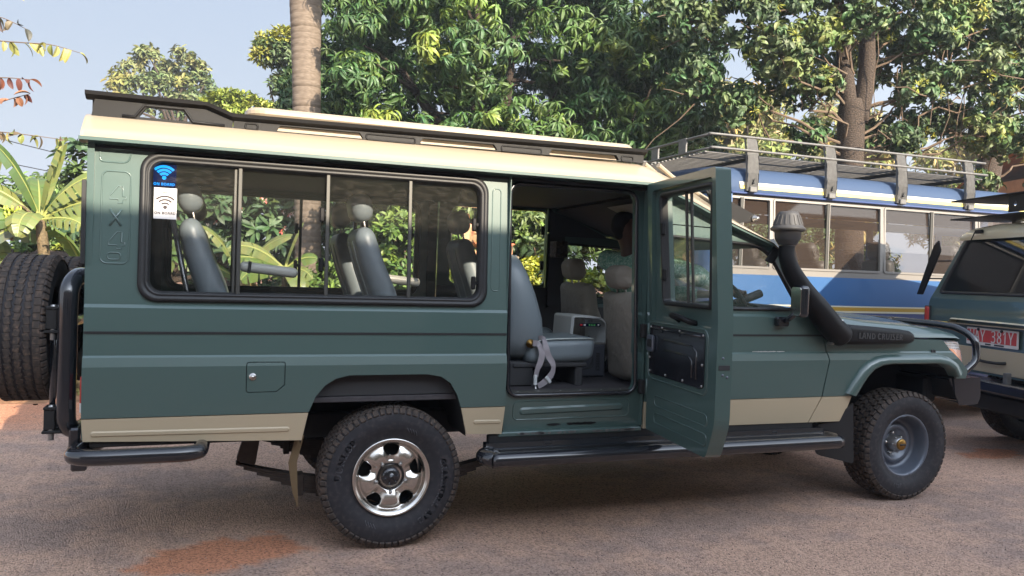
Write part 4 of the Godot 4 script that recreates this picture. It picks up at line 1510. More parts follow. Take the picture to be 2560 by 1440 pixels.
func van_inside() -> void:
	var s := S()
	box(s, Vector3(0.02, 0.82, -0.85), Vector3(3.02, 0.03, 1.60), 0.003)
	box(s, Vector3(2.12, 0.80, -0.85), Vector3(1.18, 0.03, 1.60), 0.003)
	put("floor", s, "floor mat", van)
	for z in [-0.055, -1.645]:
		s = S()
		var o := -0.004 if z > -1 else 0.004
		for r in [[-1.48, 0.84, 0.62, 1.325], [0.56, 1.325, 0.63, 2.06], [-1.48, 1.325, -1.29, 2.06], [-1.28, 2.055, 0.6, 2.066], [1.56, 0.84, 2.86, 1.27]]:
			slab(s, PackedVector2Array([Vector2(r[0], r[1]), Vector2(r[2], r[1]), Vector2(r[2], r[3]), Vector2(r[0], r[3])]), 0.006, T(Vector3(0, 0, z + o)))
		put("inner_lining", s, "dark lining", van)
	s = S()
	slab(s, PackedVector2Array([Vector2(0.64, 0.84), Vector2(1.56, 0.84), Vector2(1.56, 1.42), Vector2(0.64, 1.42)]), 0.006, T(Vector3(0, 0, -1.64)))
	slab(s, PackedVector2Array([Vector2(1.56, 1.27), Vector2(1.70, 1.27), Vector2(1.70, 1.95), Vector2(1.56, 2.06)]), 0.006, T(Vector3(0, 0, -1.63)))
	slab(s, PackedVector2Array([Vector2(1.60, 1.84), Vector2(2.10, 1.84), Vector2(1.72, 2.0), Vector2(1.60, 2.03)]), 0.006, T(Vector3(0, 0, -1.628)))
	put("inner_lining", s, "dark lining", van)
	# rear wall with its door glass
	s = S()
	slab(s, PackedVector2Array([Vector2(0.03, 0.66), Vector2(1.67, 0.66), Vector2(1.67, 2.08), Vector2(0.03, 2.08)]), 0.03, Transform3D(Basis(Vector3.UP, PI / 2), Vector3(-1.49, 0, 0)), [rr(0.20, 1.36, 0.80, 1.96, 0.05), rr(0.90, 1.36, 1.50, 1.96, 0.05)], [0.5, 1.2])
	var rw := put("rear_wall", s, "green paint", van)
	s = S()
	for z in [-0.50, -1.20]:
		box(s, Vector3(-1.49, 1.66, z), Vector3(0.006, 0.61, 0.61))
	put("pane", s, "dark glass", rw)
	s = S()
	slab(s, PackedVector2Array([Vector2(0.06, 0.70), Vector2(1.64, 0.70), Vector2(1.64, 2.05), Vector2(0.06, 2.05)]), 0.006, Transform3D(Basis(Vector3.UP, PI / 2), Vector3(-1.468, 0, 0)), [rr(0.20, 1.36, 0.80, 1.96, 0.05), rr(0.90, 1.36, 1.50, 1.96, 0.05)], [0.5, 1.2])
	put("door_lining", s, "dark lining", rw)
	# equipment bars along the back and between the rows
	s = S(true)
	tube(s, [Vector3(-1.165, 1.86, -0.28), Vector3(-1.03, 1.20, -0.26), Vector3(-1.0, 0.86, -0.26)], 0.014, 8)
	put("seat_belt_bar", s, "black gloss", van)
	s = S(true)
	for x in [-0.02, 0.06]:
		tube(s, [Vector3(x, 2.05, -1.45), Vector3(x, 0.84, -1.45)], 0.014, 8)
	put("grab_pole", s, "black gloss", van)
	seat(-0.44, -0.885, "seat vinyl", "rearmost near-side seat")
	seat(-1.26, -0.885, "seat vinyl", "rearmost far-side seat")
	seat(-0.44, 0.03, "seat vinyl", "middle-row near-side seat")
	seat(-1.22, 0.02, "seat vinyl", "middle-row far-side seat")
	seat(-1.22, 0.86, "seat vinyl", "far-side seat level with the open door")
	door_seat()
	armrest(Vector3(-0.66, 1.50, -0.22))
	armrest(Vector3(0.14, 1.46, -0.72))
	armrest(Vector3(1.02, 1.44, -0.98))
	# front seats in loose khaki covers
	for z in [-0.47, -1.20]:
		var fs := holder("front_seat", van, T(Vector3(1.70, 0.79 if z > -1 else 0.84, z)))
		var lean := Transform3D(Basis(Vector3.BACK, 0.20), Vector3(0, 0.18, 0))
		var baggy := func(v: Vector3) -> Vector3:
			return v * Vector3(lerpf(1.1, 0.8, clampf((v.y + 0.3) / 0.6, 0, 1)), 1, lerpf(1.0, 0.86, clampf((v.y + 0.1) / 0.5, 0, 1))) + Vector3(0.012 * sin(v.y * 19 + v.z * 11), 0.006 * sin(v.z * 23), 0.008 * sin(v.y * 15))
		s = S(true)
		rbox(s, Vector3(0.16, 0.60, 0.50), 0.07, lean * T(Vector3(0, 0.16, 0)), 4, baggy)
		put("backrest", s, "khaki cloth", fs)
		s = S(true)
		rbox(s, Vector3(0.52, 0.17, 0.52), 0.07, T(Vector3(0.28, 0.17, 0)), 4)
		put("cushion", s, "khaki cloth", fs)
		s = S(true)
		rbox(s, Vector3(0.12, 0.16, 0.25), 0.058, lean * T(Vector3(0.0, 0.565, 0)), 5, func(v: Vector3) -> Vector3: return v * Vector3(1.0 + 0.06 * sin(v.z * 60), 1, 1) + Vector3(0.006 * sin(v.z * 70), 0, 0))
		put("headrest", s, "khaki cloth", fs)
		s = S(true)
		for k in [-0.06, 0.06]:
			tube(s, [lean * Vector3(0.0, 0.40, k), lean * Vector3(0.0, 0.52, k)], 0.007, 8)
		put("headrest_post", s, "bare steel", fs)
		s = S()
		box(s, Vector3(0.25, 0.04, 0), Vector3(0.40, 0.14, 0.40), 0.01)
		put("seat_base", s, "dark lining", fs)
	# dashboard and steering wheel
	s = S(true)
	var secs := []
	for z in [-0.08, -0.30, -0.62, -0.85, -1.62]:
		var l := PackedVector3Array()
		var hood := 0.05 if z < -0.2 and z > -0.7 else 0.0
		for p in [[2.87, 1.285], [2.80, 1.315], [2.72, 1.335 + hood * 0.6], [2.63, 1.330 + hood * 0.6], [2.60, 1.29 + hood * 0.4], [2.61, 1.18], [2.66, 1.02], [2.87, 1.00]]:
			l.append(Vector3(p[0], p[1], z))
		secs.append(l)
	loft(s, secs)
	var db := put("dashboard", s, "dark lining", van)
	s = S()
	box(s, Vector3(2.597, 1.27, -0.46), Vector3(0.012, 0.085, 0.24), 0.004)
	put("instrument_panel", s, "dark glass", db)
	var sw := holder("steering_wheel", van, T(Vector3(2.46, 1.345, -0.46), Vector3(0, 0, 0.42)))
	var ring := []
	for i in 32:
		ring.append(Vector3(0, sin(TAU * i / 32) * 0.19, cos(TAU * i / 32) * 0.19))
	s = S(true)
	tube(s, ring, 0.015, 10, true)
	put("rim", s, "black plastic", sw)
	s = S()
	box(s, Vector3(0.02, -0.005, 0), Vector3(0.04, 0.09, 0.12), 0.015)
	for a in [0.0, PI, -PI / 2]:
		box(s, Vector3(0.01, sin(a) * 0.10, cos(a) * 0.10), Vector3(0.012, 0.03 if a >= 0.0 else 0.14, 0.14 if a >= 0.0 else 0.03), 0.004)
	put("spokes", s, "black plastic", sw)
	s = S(true)
	tube(s, [Vector3(0.02, 0, 0), Vector3(0.28, -0.02, 0)], 0.03, 10)
	tube(s, [Vector3(0.09, 0.0, -0.02), Vector3(0.08, -0.02, 0.16), Vector3(0.08, -0.03, 0.20)], 0.010, 8)
	put("column", s, "black plastic", sw)
	# small wooden box on the bulkhead
	s = S()
	box(s, Vector3(1.60, 1.73, -1.52), Vector3(0.10, 0.13, 0.14), 0.006)
	put("storage_box", s, "mango bark", van)
	# radio mast and round mirror seen through the windscreen
	s = S(true)
	rbox(s, Vector3(0.03, 0.13, 0.15), 0.014, T(Vector3(2.70, 1.63, -1.72), Vector3(0, 0.2, 0)), 3)
	put("far_mirror", s, "black plastic", van)


func door_seat() -> void:
	var st := holder("door_side_seat", van)
	st.set_meta("label", "dark blue seat in the open doorway with hanging seat belt")
	var s := S(true)
	var secs := []
	for k in [[0.99, 0.685, 1.005, 0.10], [1.03, 0.672, 1.02, 0.18], [1.12, 0.675, 1.005, 0.22], [1.25, 0.685, 0.985, 0.23], [1.40, 0.690, 0.935, 0.225], [1.52, 0.695, 0.885, 0.20], [1.59, 0.700, 0.850, 0.17], [1.63, 0.715, 0.825, 0.12], [1.645, 0.74, 0.80, 0.05]]:
		var l := PackedVector3Array()
		var rx: float = (k[2] - k[1]) / 2
		for i in 20:
			var t := TAU * i / 20
			l.append(Vector3((k[1] + k[2]) / 2 + signf(cos(t)) * pow(absf(cos(t)), 0.6) * rx, k[0], -0.47 + signf(sin(t)) * pow(absf(sin(t)), 0.6) * k[3]))
		secs.append(l)
	loft(s, secs)
	put("backrest", s, "seat vinyl", st)
	s = S(true)
	rbox(s, Vector3(0.46, 0.155, 0.46), 0.055, T(Vector3(1.09, 1.055, -0.47), Vector3(0, 0, 0.03)), 4, func(v: Vector3) -> Vector3: return v + Vector3(v.y * 0.18, 0, 0))
	put("cushion", s, "seat vinyl", st)
	s = S(true)
	var pp := []
	for p in [[0.90, 1.110], [0.95, 1.128], [1.05, 1.135], [1.20, 1.138], [1.30, 1.136]]:
		pp.append(Vector3(p[0], p[1] - 0.006, -0.249))
	tube(s, pp, 0.005, 6)
	put("piping", s, "piping", st)
	s = S()
	box(s, Vector3(0.83, 0.91, -0.47), Vector3(0.16, 0.15, 0.40), 0.01)
	box(s, Vector3(1.22, 0.90, -0.47), Vector3(0.05, 0.14, 0.40), 0.008)
	box(s, Vector3(1.02, 0.965, -0.47), Vector3(0.50, 0.03, 0.42), 0.008)
	put("seat_base", s, "dark lining", st)
	# belt: a folded loop of webbing hanging out of the cushion, its buckle and its steel anchor
	var belt := holder("seat_belt", van)
	s = S(true)
	lathe(s, [Vector2(0.0, 0.016), Vector2(0.010, 0.016), Vector2(0.012, 0.010), Vector2(0.026, 0.008), Vector2(0.027, 0.0)], 18, T(Vector3(0.872, 1.100, -0.246)))
	put("anchor_plate", s, "gold metal", belt)
	for run in [[[0.885, 1.105, -0.235], [0.915, 1.098, -0.215], [0.932, 1.05, -0.20], [0.925, 1.00, -0.195], [0.905, 0.95, -0.195], [0.895, 0.905, -0.195]], [[0.930, 1.13, -0.255], [0.952, 1.128, -0.225], [0.958, 1.08, -0.20], [0.972, 1.03, -0.19], [1.000, 0.98, -0.18], [0.998, 0.935, -0.18], [0.972, 0.895, -0.18], [0.935, 0.865, -0.18], [0.905, 0.850, -0.18]]]:
		s = S(true)
		var pts := []
		for p in run:
			pts.append(Vector3(p[0], p[1], p[2]))
		pts = curve(pts, 5)
		var a := PackedVector3Array()
		var b := PackedVector3Array()
		for i in pts.size():
			var d: Vector3 = (pts[mini(i + 1, pts.size() - 1)] - pts[maxi(i - 1, 0)]).normalized()
			var tw := 0.35 * sin(i * 0.35)
			var side := d.cross(Vector3(sin(tw), 0, cos(tw))).normalized()
			a.append(pts[i] + side * 0.0185)
			b.append(pts[i] - side * 0.0185)
		ring_strip(s, a, b, false)
		var off := Vector3(0.001, 0, -0.0022)
		for k in a.size():
			a[k] += off
			b[k] += off
		ring_strip(s, a, b, false)
		put("webbing", s, "belt webbing", belt)
	s = S()
	box(s, Vector3(0.890, 0.885, -0.19), Vector3(0.022, 0.065, 0.018), 0.005)
	put("buckle", s, "cooler grey", belt)
	s = S(true)
	tube(s, [Vector3(0.890, 0.855, -0.185), Vector3(0.888, 0.812, -0.17)], 0.008, 8)
	put("anchor_bolt", s, "bare steel", belt)
	s = S()
	box(s, Vector3.ZERO, Vector3(0.05, 0.022, 0.012), 0.004, T(Vector3(0.968, 0.888, -0.174), Vector3(0, 0, -0.9)))
	put("slider", s, "cooler grey", belt)


# ---------------------------------------------------------------- below and behind

func van_under() -> void:
	var s := S()
	for z in [-0.42, -1.28]:
		box(s, Vector3(1.3, 0.62, z), Vector3(5.5, 0.14, 0.08), 0.006)
	for x in [-1.35, -0.6, 0.6, 1.5, 2.6]:
		box(s, Vector3(x, 0.63, -0.85), Vector3(0.10, 0.10, 0.9), 0.006)
	put("chassis", s, "under body", van)
	s = S()
	for k in [[-0.97, 0.94], [1.78, 2.60]]:
		box(s, Vector3(k[0], 0.76, -0.85), Vector3(k[1], 0.06, 1.56), 0.006)
	box(s, Vector3(1.3, 0.765, -0.85), Vector3(5.4, 0.05, 0.72), 0.006)
	for z in [-0.05, -1.65]:
		box(s, Vector3(1.70, 0.57, z), Vector3(2.30, 0.05, 0.05), 0.006)
		box(s, Vector3(-0.98, 0.635, z), Vector3(0.98, 0.03, 0.04), 0.006)
	put("floor_pan", s, "under body", van)
	s = S(true)
	rbox(s, Vector3(0.85, 0.20, 0.55), 0.06, T(Vector3(-0.66, 0.60, -0.85)), 4)
	put("fuel_tank", s, "under body", van)
	for x in [0.0, 3.70]:
		s = S(true)
		tube(s, [Vector3(x, 0.388, -0.16), Vector3(x, 0.388, -0.62), Vector3(x, 0.388, -0.70), Vector3(x, 0.388, -0.95), Vector3(x, 0.388, -1.02), Vector3(x, 0.388, -1.55)], [0.05, 0.055, 0.13, 0.13, 0.055, 0.05], 14)
		put("axle", s, "under body", van)
	# leaf springs, leaf by leaf
	for z in [-0.34, -1.36]:
		for x0 in [0.0]:
			var sp := holder("leaf_spring", van)
			for k in 9:
				var half: float = [0.80, 0.76, 0.69, 0.62, 0.56, 0.50, 0.44, 0.37, 0.30][k]
				var top := PackedVector3Array()
				var bot := PackedVector3Array()
				s = S()
				for i in 13:
					var x := lerpf(-half, half * 0.92, i / 12.0)
					var y := 0.318 + 0.20 * x * x - 0.0140 * k
					top.append(Vector3(x0 + x, y, z))
					bot.append(Vector3(x0 + x, y - 0.012, z))
				for w in 2:
					var off := Vector3(0, 0, 0.035)
					ring_strip(s, lift_by(top, off), lift_by(top, -off), false)
					ring_strip(s, lift_by(bot, off), lift_by(bot, -off), false)
					ring_strip(s, lift_by(top, off), lift_by(bot, off), false)
					ring_strip(s, lift_by(top, -off), lift_by(bot, -off), false)
					break
				quad(s, top[0] + Vector3(0, 0, 0.035), bot[0] + Vector3(0, 0, 0.035), bot[0] - Vector3(0, 0, 0.035), top[0] - Vector3(0, 0, 0.035))
				put("leaf", s, "rust steel", sp)
			s = S()
			for x in [-0.46, 0.44]:
				box(s, Vector3(x, 0.305, z), Vector3(0.04, 0.12, 0.085), 0.004, T(Vector3(0, 0.0, 0)))
			put("clamp", s, "rust steel", sp)
			s = S()
			slab(s, rp([Vector3(-0.80, 0.455, 0.02), Vector3(-0.70, 0.425, 0.02), Vector3(-0.675, 0.60, 0.02), Vector3(-0.755, 0.61, 0.02)]), 0.06, T(Vector3(0, 0, z)))
			put("shackle", s, "rust steel", sp)
	# hanging earth strap, side steps, mud flap
	s = S()
	var st := [Vector3(-0.485, 0.615, -0.12), Vector3(-0.520, 0.48, -0.11), Vector3(-0.505, 0.33, -0.10), Vector3(-0.488, 0.245, -0.10)]
	for i in 3:
		var wd: float = [0.022, 0.022, 0.014, 0.003][i]
		var wn: float = [0.022, 0.022, 0.014, 0.003][i + 1]
		quad(s, st[i] + Vector3(-wd, 0, 0), st[i] + Vector3(wd, 0.01, 0.01), st[i + 1] + Vector3(wn, 0.0, 0.01), st[i + 1] + Vector3(-wn, 0, 0))
	put("hanging_strap", s, "leather strap", van)
	for sd in 2:
		var o := 1.0 if sd == 0 else -1.0
		var step := holder("side_step", van)
		s = S()
		var sec := [[-0.04, 0.560], [0.015, 0.560], [0.022, 0.535], [0.040, 0.527], [0.135, 0.522], [0.14, 0.50], [-0.04, 0.50]]
		for i in sec.size():
			var p: Array = sec[i]
			var q: Array = sec[(i + 1) % sec.size()]
			quad(s, Vector3(0.52, p[1], -0.85 + (0.85 + p[0]) * o), Vector3(2.90, p[1], -0.85 + (0.85 + p[0]) * o), Vector3(2.90, q[1], -0.85 + (0.85 + q[0]) * o), Vector3(0.52, q[1], -0.85 + (0.85 + q[0]) * o))
		put("step_plate", s, "black gloss", step)
		s = S()
		for k in 6:
			box(s, Vector3(1.71, 0.528, -0.85 + (0.85 + 0.052 + k * 0.014) * o), Vector3(2.26, 0.004, 0.005), 0.001)
		put("grip_ribs", s, "black plastic", step)
		s = S(true)
		tube(s, curve([Vector3(0.60, 0.505, -0.85 + 0.80 * o), Vector3(0.50, 0.505, -0.85 + 0.90 * o), Vector3(0.49, 0.503, -0.85 + 0.95 * o), Vector3(0.535, 0.500, -0.85 + 1.0 * o), Vector3(0.62, 0.499, -0.85 + 1.01 * o), Vector3(1.7, 0.497, -0.85 + 1.01 * o), Vector3(2.80, 0.495, -0.85 + 1.01 * o), Vector3(2.88, 0.495, -0.85 + 1.0 * o), Vector3(2.92, 0.498, -0.85 + 0.95 * o), Vector3(2.91, 0.50, -0.85 + 0.85 * o)], 5), 0.043, 14)
		put("step_tube", s, "black gloss", step)
		s = S()
		for x in [0.9, 1.7, 2.5]:
			box(s, Vector3(x, 0.53, -0.85 + 0.66 * o), Vector3(0.05, 0.05, 0.42), 0.005)
		put("step_bracket", s, "under body", step)
		s = S()
		slab(s, rp([Vector3(2.97, 0.60, 0.01), Vector3(3.11, 0.72, 0.01), Vector3(3.13, 0.30, 0.02), Vector3(2.86, 0.36, 0.03), Vector3(2.85, 0.56, 0.02)]), 0.02, T(Vector3(0.0, 0, -0.85 + 0.80 * o), Vector3(0, -0.25 * o, 0)).translated(Vector3(0, 0, -0.02 * o)).translated_local(Vector3(-0.03, 0, -0.72 * o)))
		put("mud_flap", s, "black rubber", van)


func lift_by(a: PackedVector3Array, off: Vector3) -> PackedVector3Array:
	var o := PackedVector3Array()
	for p in a:
		o.append(p + off)
	return o


func van_rear() -> void:
	# two spare wheels on swinging carriers behind the rear doors
	for z in [-0.49, -1.22]:
		var w := holder("spare_wheel", van, Transform3D(Basis(Vector3.UP, PI / 2), Vector3(-1.800, 1.165, z)))
		w.set_meta("label", "near spare wheel" if z > -1 else "far spare wheel")
		tyre(w, 0.385, 0.245, 5, false, 0.002)
		var s := S(true)
		lathe(s, [Vector2(0.225, -0.02), Vector2(0.215, -0.03), Vector2(0.20, -0.09), Vector2(0.10, -0.08), Vector2(0.09, -0.05), Vector2(0.0, -0.05)], 32)
		put("rim", s, "wheel grey steel", w)
	var s2 := S(true)
	tube(s2, curve([Vector3(-1.54, 1.44, -0.34), Vector3(-1.565, 1.435, -0.22), Vector3(-1.58, 1.395, -0.14), Vector3(-1.585, 1.32, -0.115), Vector3(-1.585, 1.06, -0.115), Vector3(-1.585, 0.80, -0.115), Vector3(-1.58, 0.72, -0.13), Vector3(-1.56, 0.68, -0.20), Vector3(-1.53, 0.67, -0.32)], 5), 0.043, 14)
	put("rear_guard_tube", s2, "black gloss", van)
	s2 = S(true)
	tube(s2, [Vector3(-1.645, 1.27, -0.20), Vector3(-1.645, 0.70, -0.20)], 0.028, 12)
	tube(s2, [Vector3(-1.63, 1.19, -0.20), Vector3(-1.64, 1.19, -0.60), Vector3(-1.60, 1.19, -1.3)], 0.028, 12)
	var c := put("spare_carrier", s2, "black gloss", van)
	for y in [1.285, 0.80]:
		s2 = S()
		box(s2, Vector3(-1.632, y, -0.16), Vector3(0.10, 0.014, 0.09), 0.003)
		box(s2, Vector3(-1.655, y - 0.055, -0.15), Vector3(0.05, 0.10, 0.06), 0.005)
		box(s2, Vector3(-1.632, y - 0.115, -0.16), Vector3(0.11, 0.014, 0.09), 0.003)
		put("hinge_bracket", s2, "under body", c)
		s2 = S(true)
		lathe(s2, [Vector2(0, 0.012), Vector2(0.012, 0.01), Vector2(0.014, 0.0), Vector2(0.014, -0.16)], 10, T(Vector3(-1.65, y + 0.005, -0.135), Vector3(-PI / 2, 0, 0)))
		put("hinge_pin", s2, "bare steel", c)
	s2 = S()
	box(s2, Vector3(-1.54, 0.64, -0.85), Vector3(0.05, 0.14, 1.56), 0.01)
	box(s2, Vector3(-1.525, 0.55, -0.16), Vector3(0.07, 0.12, 0.10), 0.008)
	put("rear_bumper", s2, "black gloss", van)
	s2 = S()
	box(s2, Vector3(-1.507, 0.90, -0.055), Vector3(0.014, 0.13, 0.06), 0.004)
	put("rear_lamp", s2, "red lens", van)
	s2 = S()
	box(s2, Vector3(-1.507, 0.815, -0.055), Vector3(0.014, 0.05, 0.06), 0.004)
	put("reversing_lamp", s2, "white paint", van)
	s2 = S(true)
	tube(s2, curve([Vector3(-1.46, 0.60, -0.25), Vector3(-1.52, 0.602, -0.06), Vector3(-1.525, 0.602, 0.04), Vector3(-1.48, 0.602, 0.085), Vector3(-1.40, 0.601, 0.10), Vector3(-1.20, 0.601, 0.10), Vector3(-1.06, 0.601, 0.10), Vector3(-0.995, 0.603, 0.08), Vector3(-0.97, 0.606, 0.02), Vector3(-0.97, 0.61, -0.25)], 6), 0.038, 14)
	put("rear_step_tube", s2, "black gloss", van)
	s2 = S()
	box(s2, Vector3(-1.514, 1.70, -0.02), Vector3(0.020, 0.40, 0.012), 0.002)
	put("door_edge_strip", s2, "black rubber", van)
	s2 = S(true)
	tube(s2, [Vector3(-1.56, 0.665, -0.30), Vector3(-1.66, 0.66, -0.32), Vector3(-1.70, 0.675, -0.34)], [0.018, 0.02, 0.035], 10)
	put("tow_ball", s2, "bare steel", van)


# ---------------------------------------------------------------- wheels

func tyre(w: Node3D, rad: float, wide: float, rows: int, lugs: bool, proud := 0.010) -> Node3D:
	# axis along local z, the outer face towards +z
	var h := wide / 2
	var s := S(true)
	var prof := []
	for sg in [1.0, -1.0]:
		var side := [[0.212, 0.74], [0.222, 0.80], [0.236, 0.83], [0.255, 0.92], [0.285, 1.0], [0.315, 1.0], [0.340, 0.97], [0.355, 0.945], [0.357, 0.925], [0.369, 0.86], [0.374, 0.80]]
		if sg < 0:
			side.reverse()
		for p in side:
			prof.append(Vector2(p[0] * rad / 0.388, h * p[1] * sg))
	lathe(s, prof, 64)
	var t := put("tyre", s, "tyre rubber", w)
	s = S()
	var count := 62 if not lugs else 46
	for row in rows:
		for k in count:
			var a := TAU * (k + (0.5 if row % 2 else 0.0)) / count
			var z := lerpf(-0.66, 0.66, row / (rows - 1.0)) * h
			var zw := h * 1.32 / rows * (0.86 if row > 0 and row < rows - 1 else 1.0)
			var len_ := TAU * rad / count * (0.93 if proud < 0.005 else 0.80 if not lugs else 0.76)
			var b := Basis(Vector3.BACK, a) * Basis(Vector3.RIGHT, 0.0)
			var skew := (0.5 if row % 2 else -0.5) if row > 0 and row < rows - 1 else 0.0
			box(s, Vector3.ZERO, Vector3(0.022, len_, zw), 0.002, Transform3D(b, b * Vector3(rad - 0.021 + proud, 0, z)) * Transform3D(Basis(Vector3.RIGHT, skew * 0.5), Vector3.ZERO))
	# shoulder lugs running down on to the sidewall
	for sg in [-1.0, 1.0]:
		for k in count:
			var a := TAU * (k + 0.25) / count
			var b := Basis(Vector3.BACK, a)
			box(s, Vector3.ZERO, Vector3(0.034, TAU * rad / count * (0.66 if k % 2 else 0.80), 0.016), 0.003, Transform3D(b, b * Vector3(rad - 0.023, 0, sg * h * 0.885)) * Transform3D(Basis(Vector3.UP, sg * 0.60), Vector3.ZERO))
	put("tread", s, "tyre tread", t)
	return t


func arc_letters(t: Node3D, text: String, mid: float, rad: float, height: float, z: float, font := "Droid Serif", outward := true) -> void:
	# raised lettering round the sidewall, its middle at the angle mid
	var s := S()
	var total := 0.0
	var ws := []
	for ch in text:
		var tm := words(ch, height, font, 700, 0.004)
		var wd: float = tm.get_aabb().size.x if ch != " " else height * 0.4
		ws.append([tm, wd])
		total += wd + height * 0.16
	var a := mid + (total / rad) / 2 * (1.0 if outward else -1.0)
	for k in text.length():
		var half: float = (ws[k][1] + height * 0.16) / rad / 2
		a -= half * (1.0 if outward else -1.0)
		if text[k] != " ":
			var b := Basis(Vector3.BACK, a - PI / 2 if outward else a + PI / 2)
			s.append_from(ws[k][0], 0, Transform3D(b, Vector3(cos(a) * rad, sin(a) * rad, z)))
		a -= half * (1.0 if outward else -1.0)
	var o := MeshInstance3D.new()
	o.name = "lettering"
	o.mesh = s.commit()
	o.material_override = M["tyre lettering"]
	t.add_child(o, true)


func rear_wheel(at: Vector3, far_side: bool) -> void:
	var w := holder("rear_wheel", van, T(at, Vector3(0, PI if far_side else 0.0, 0.20)))
	var t := tyre(w, 0.388, 0.235, 5, false)
	var zf := 0.1155
	if not far_side:
		arc_letters(t, "DUNLOP", 2.55, 0.292, 0.036, zf, "Droid Serif")
		arc_letters(t, "GRANDTREK AT3", -0.55, 0.292, 0.034, zf, "Droid Sans")
		var s0 := S(true)
		for k in 4:
			for a0 in [0.85, 3.95]:
				var p := []
				for i in 5:
					var a: float = a0 + k * 0.06 + i * 0.05
					p.append(Vector3(cos(a) * (0.262 + i * 0.014), sin(a) * (0.262 + i * 0.014), zf - 0.001))
				tube(s0, p, 0.003, 6)
		put("sidewall_ribs", s0, "tyre lettering", t)
	# chromed steel wheel with five rounded openings
	var rim := holder("rim", w)
	var depth := func(r: float, spoke: float) -> float:
		# spoke: 1 in the middle of a spoke, 0 at an opening
		var d := 0.0
		if r > 0.196:
			d = lerpf(0.098, 0.106, smoothstep(0.196, 0.206, r)) - 0.03 * smoothstep(0.212, 0.222, r)
		elif r > 0.176:
			d = lerpf(0.070, 0.098, smoothstep(0.176, 0.196, r))
		elif r > 0.080:
			d = lerpf(0.076, 0.070, smoothstep(0.09, 0.176, r)) + 0.018 * sin(PI * (r - 0.08) / 0.096) * spoke - 0.012 * (1 - spoke)
		else:
			d = 0.058 + 0.018 * smoothstep(0.062, 0.080, r)
		return d
	var gap := func(r: float) -> float:
		# half angle of an opening at radius r
		if r <= 0.114 or r >= 0.180:
			return 0.0
		var k: float = (r - 0.114) / 0.066
		return (0.22 + 0.075 * k) * pow(maxf(0.0, 1.0 - pow(absf(2 * k - 1), 3.2)), 0.45)
	var radii := [0.050, 0.062, 0.068, 0.074, 0.080, 0.088, 0.098, 0.108, 0.114, 0.1155, 0.119, 0.125, 0.132, 0.140, 0.148, 0.156, 0.164, 0.170, 0.174, 0.1785, 0.180, 0.184, 0.188, 0.193, 0.197, 0.201, 0.206, 0.212, 0.217, 0.222]
	var s := S(true)
	for k in 5:
		var mid := TAU * k / 5 + PI / 2 - 0.20 + TAU / 10
		var rows := []
		for r in radii:
			var half: float = TAU / 10 - gap.call(r)
			var l := PackedVector3Array()
			for i in 17:
				var u := i / 8.0 - 1.0
				var a := mid + u * half
				var ang := absf(u * half) / (TAU / 10)
				var sp := 1.0 - smoothstep(0.25, 0.95, ang)
				l.append(Vector3(cos(a) * r, sin(a) * r, depth.call(r, sp)))
			rows.append(l)
		for i in rows.size() - 1:
			ring_strip(s, rows[i], rows[i + 1], false)
		# walls of the openings
		for e in [0, 16]:
			var front := PackedVector3Array()
			var backs := PackedVector3Array()
			for i in range(8, 21):
				front.append(rows[i][e])
				backs.append(rows[i][e] - Vector3(0, 0, 0.035))
			ring_strip(s, front, backs, false)
	put("wheel_disc", s, "chrome", rim)
	s = S(true)
	lathe(s, [Vector2(0.222, 0.08), Vector2(0.205, 0.06), Vector2(0.195, -0.02), Vector2(0.195, -0.10)], 48)
	put("barrel", s, "wheel grey steel", rim)
	s = S(true)
	lathe(s, [Vector2(0.0, 0.0), Vector2(0.17, 0.0), Vector2(0.175, -0.05)], 32)
	put("brake_drum", s, "under body", rim)
	s = S(true)
	for k in 5:
		var a := TAU * k / 5 + PI / 2 + 0.42
		lathe(s, [Vector2(0.0, 0.094), Vector2(0.007, 0.094), Vector2(0.010, 0.088), Vector2(0.011, 0.07)], 6, T(Vector3(cos(a) * 0.083, sin(a) * 0.083, 0.0)))
	put("wheel_nuts", s, "bare steel", rim)
	s = S(true)
	lathe(s, [Vector2(0.0, 0.100), Vector2(0.008, 0.100), Vector2(0.010, 0.094), Vector2(0.030, 0.092), Vector2(0.046, 0.086), Vector2(0.052, 0.074), Vector2(0.053, 0.05)], 28)
	for k in 6:
		var a := TAU * k / 6
		lathe(s, [Vector2(0.0, 0.100), Vector2(0.005, 0.099), Vector2(0.006, 0.086)], 8, T(Vector3(cos(a) * 0.034, sin(a) * 0.034, 0.0)))
	put("hub_cap", s, "black gloss", rim)


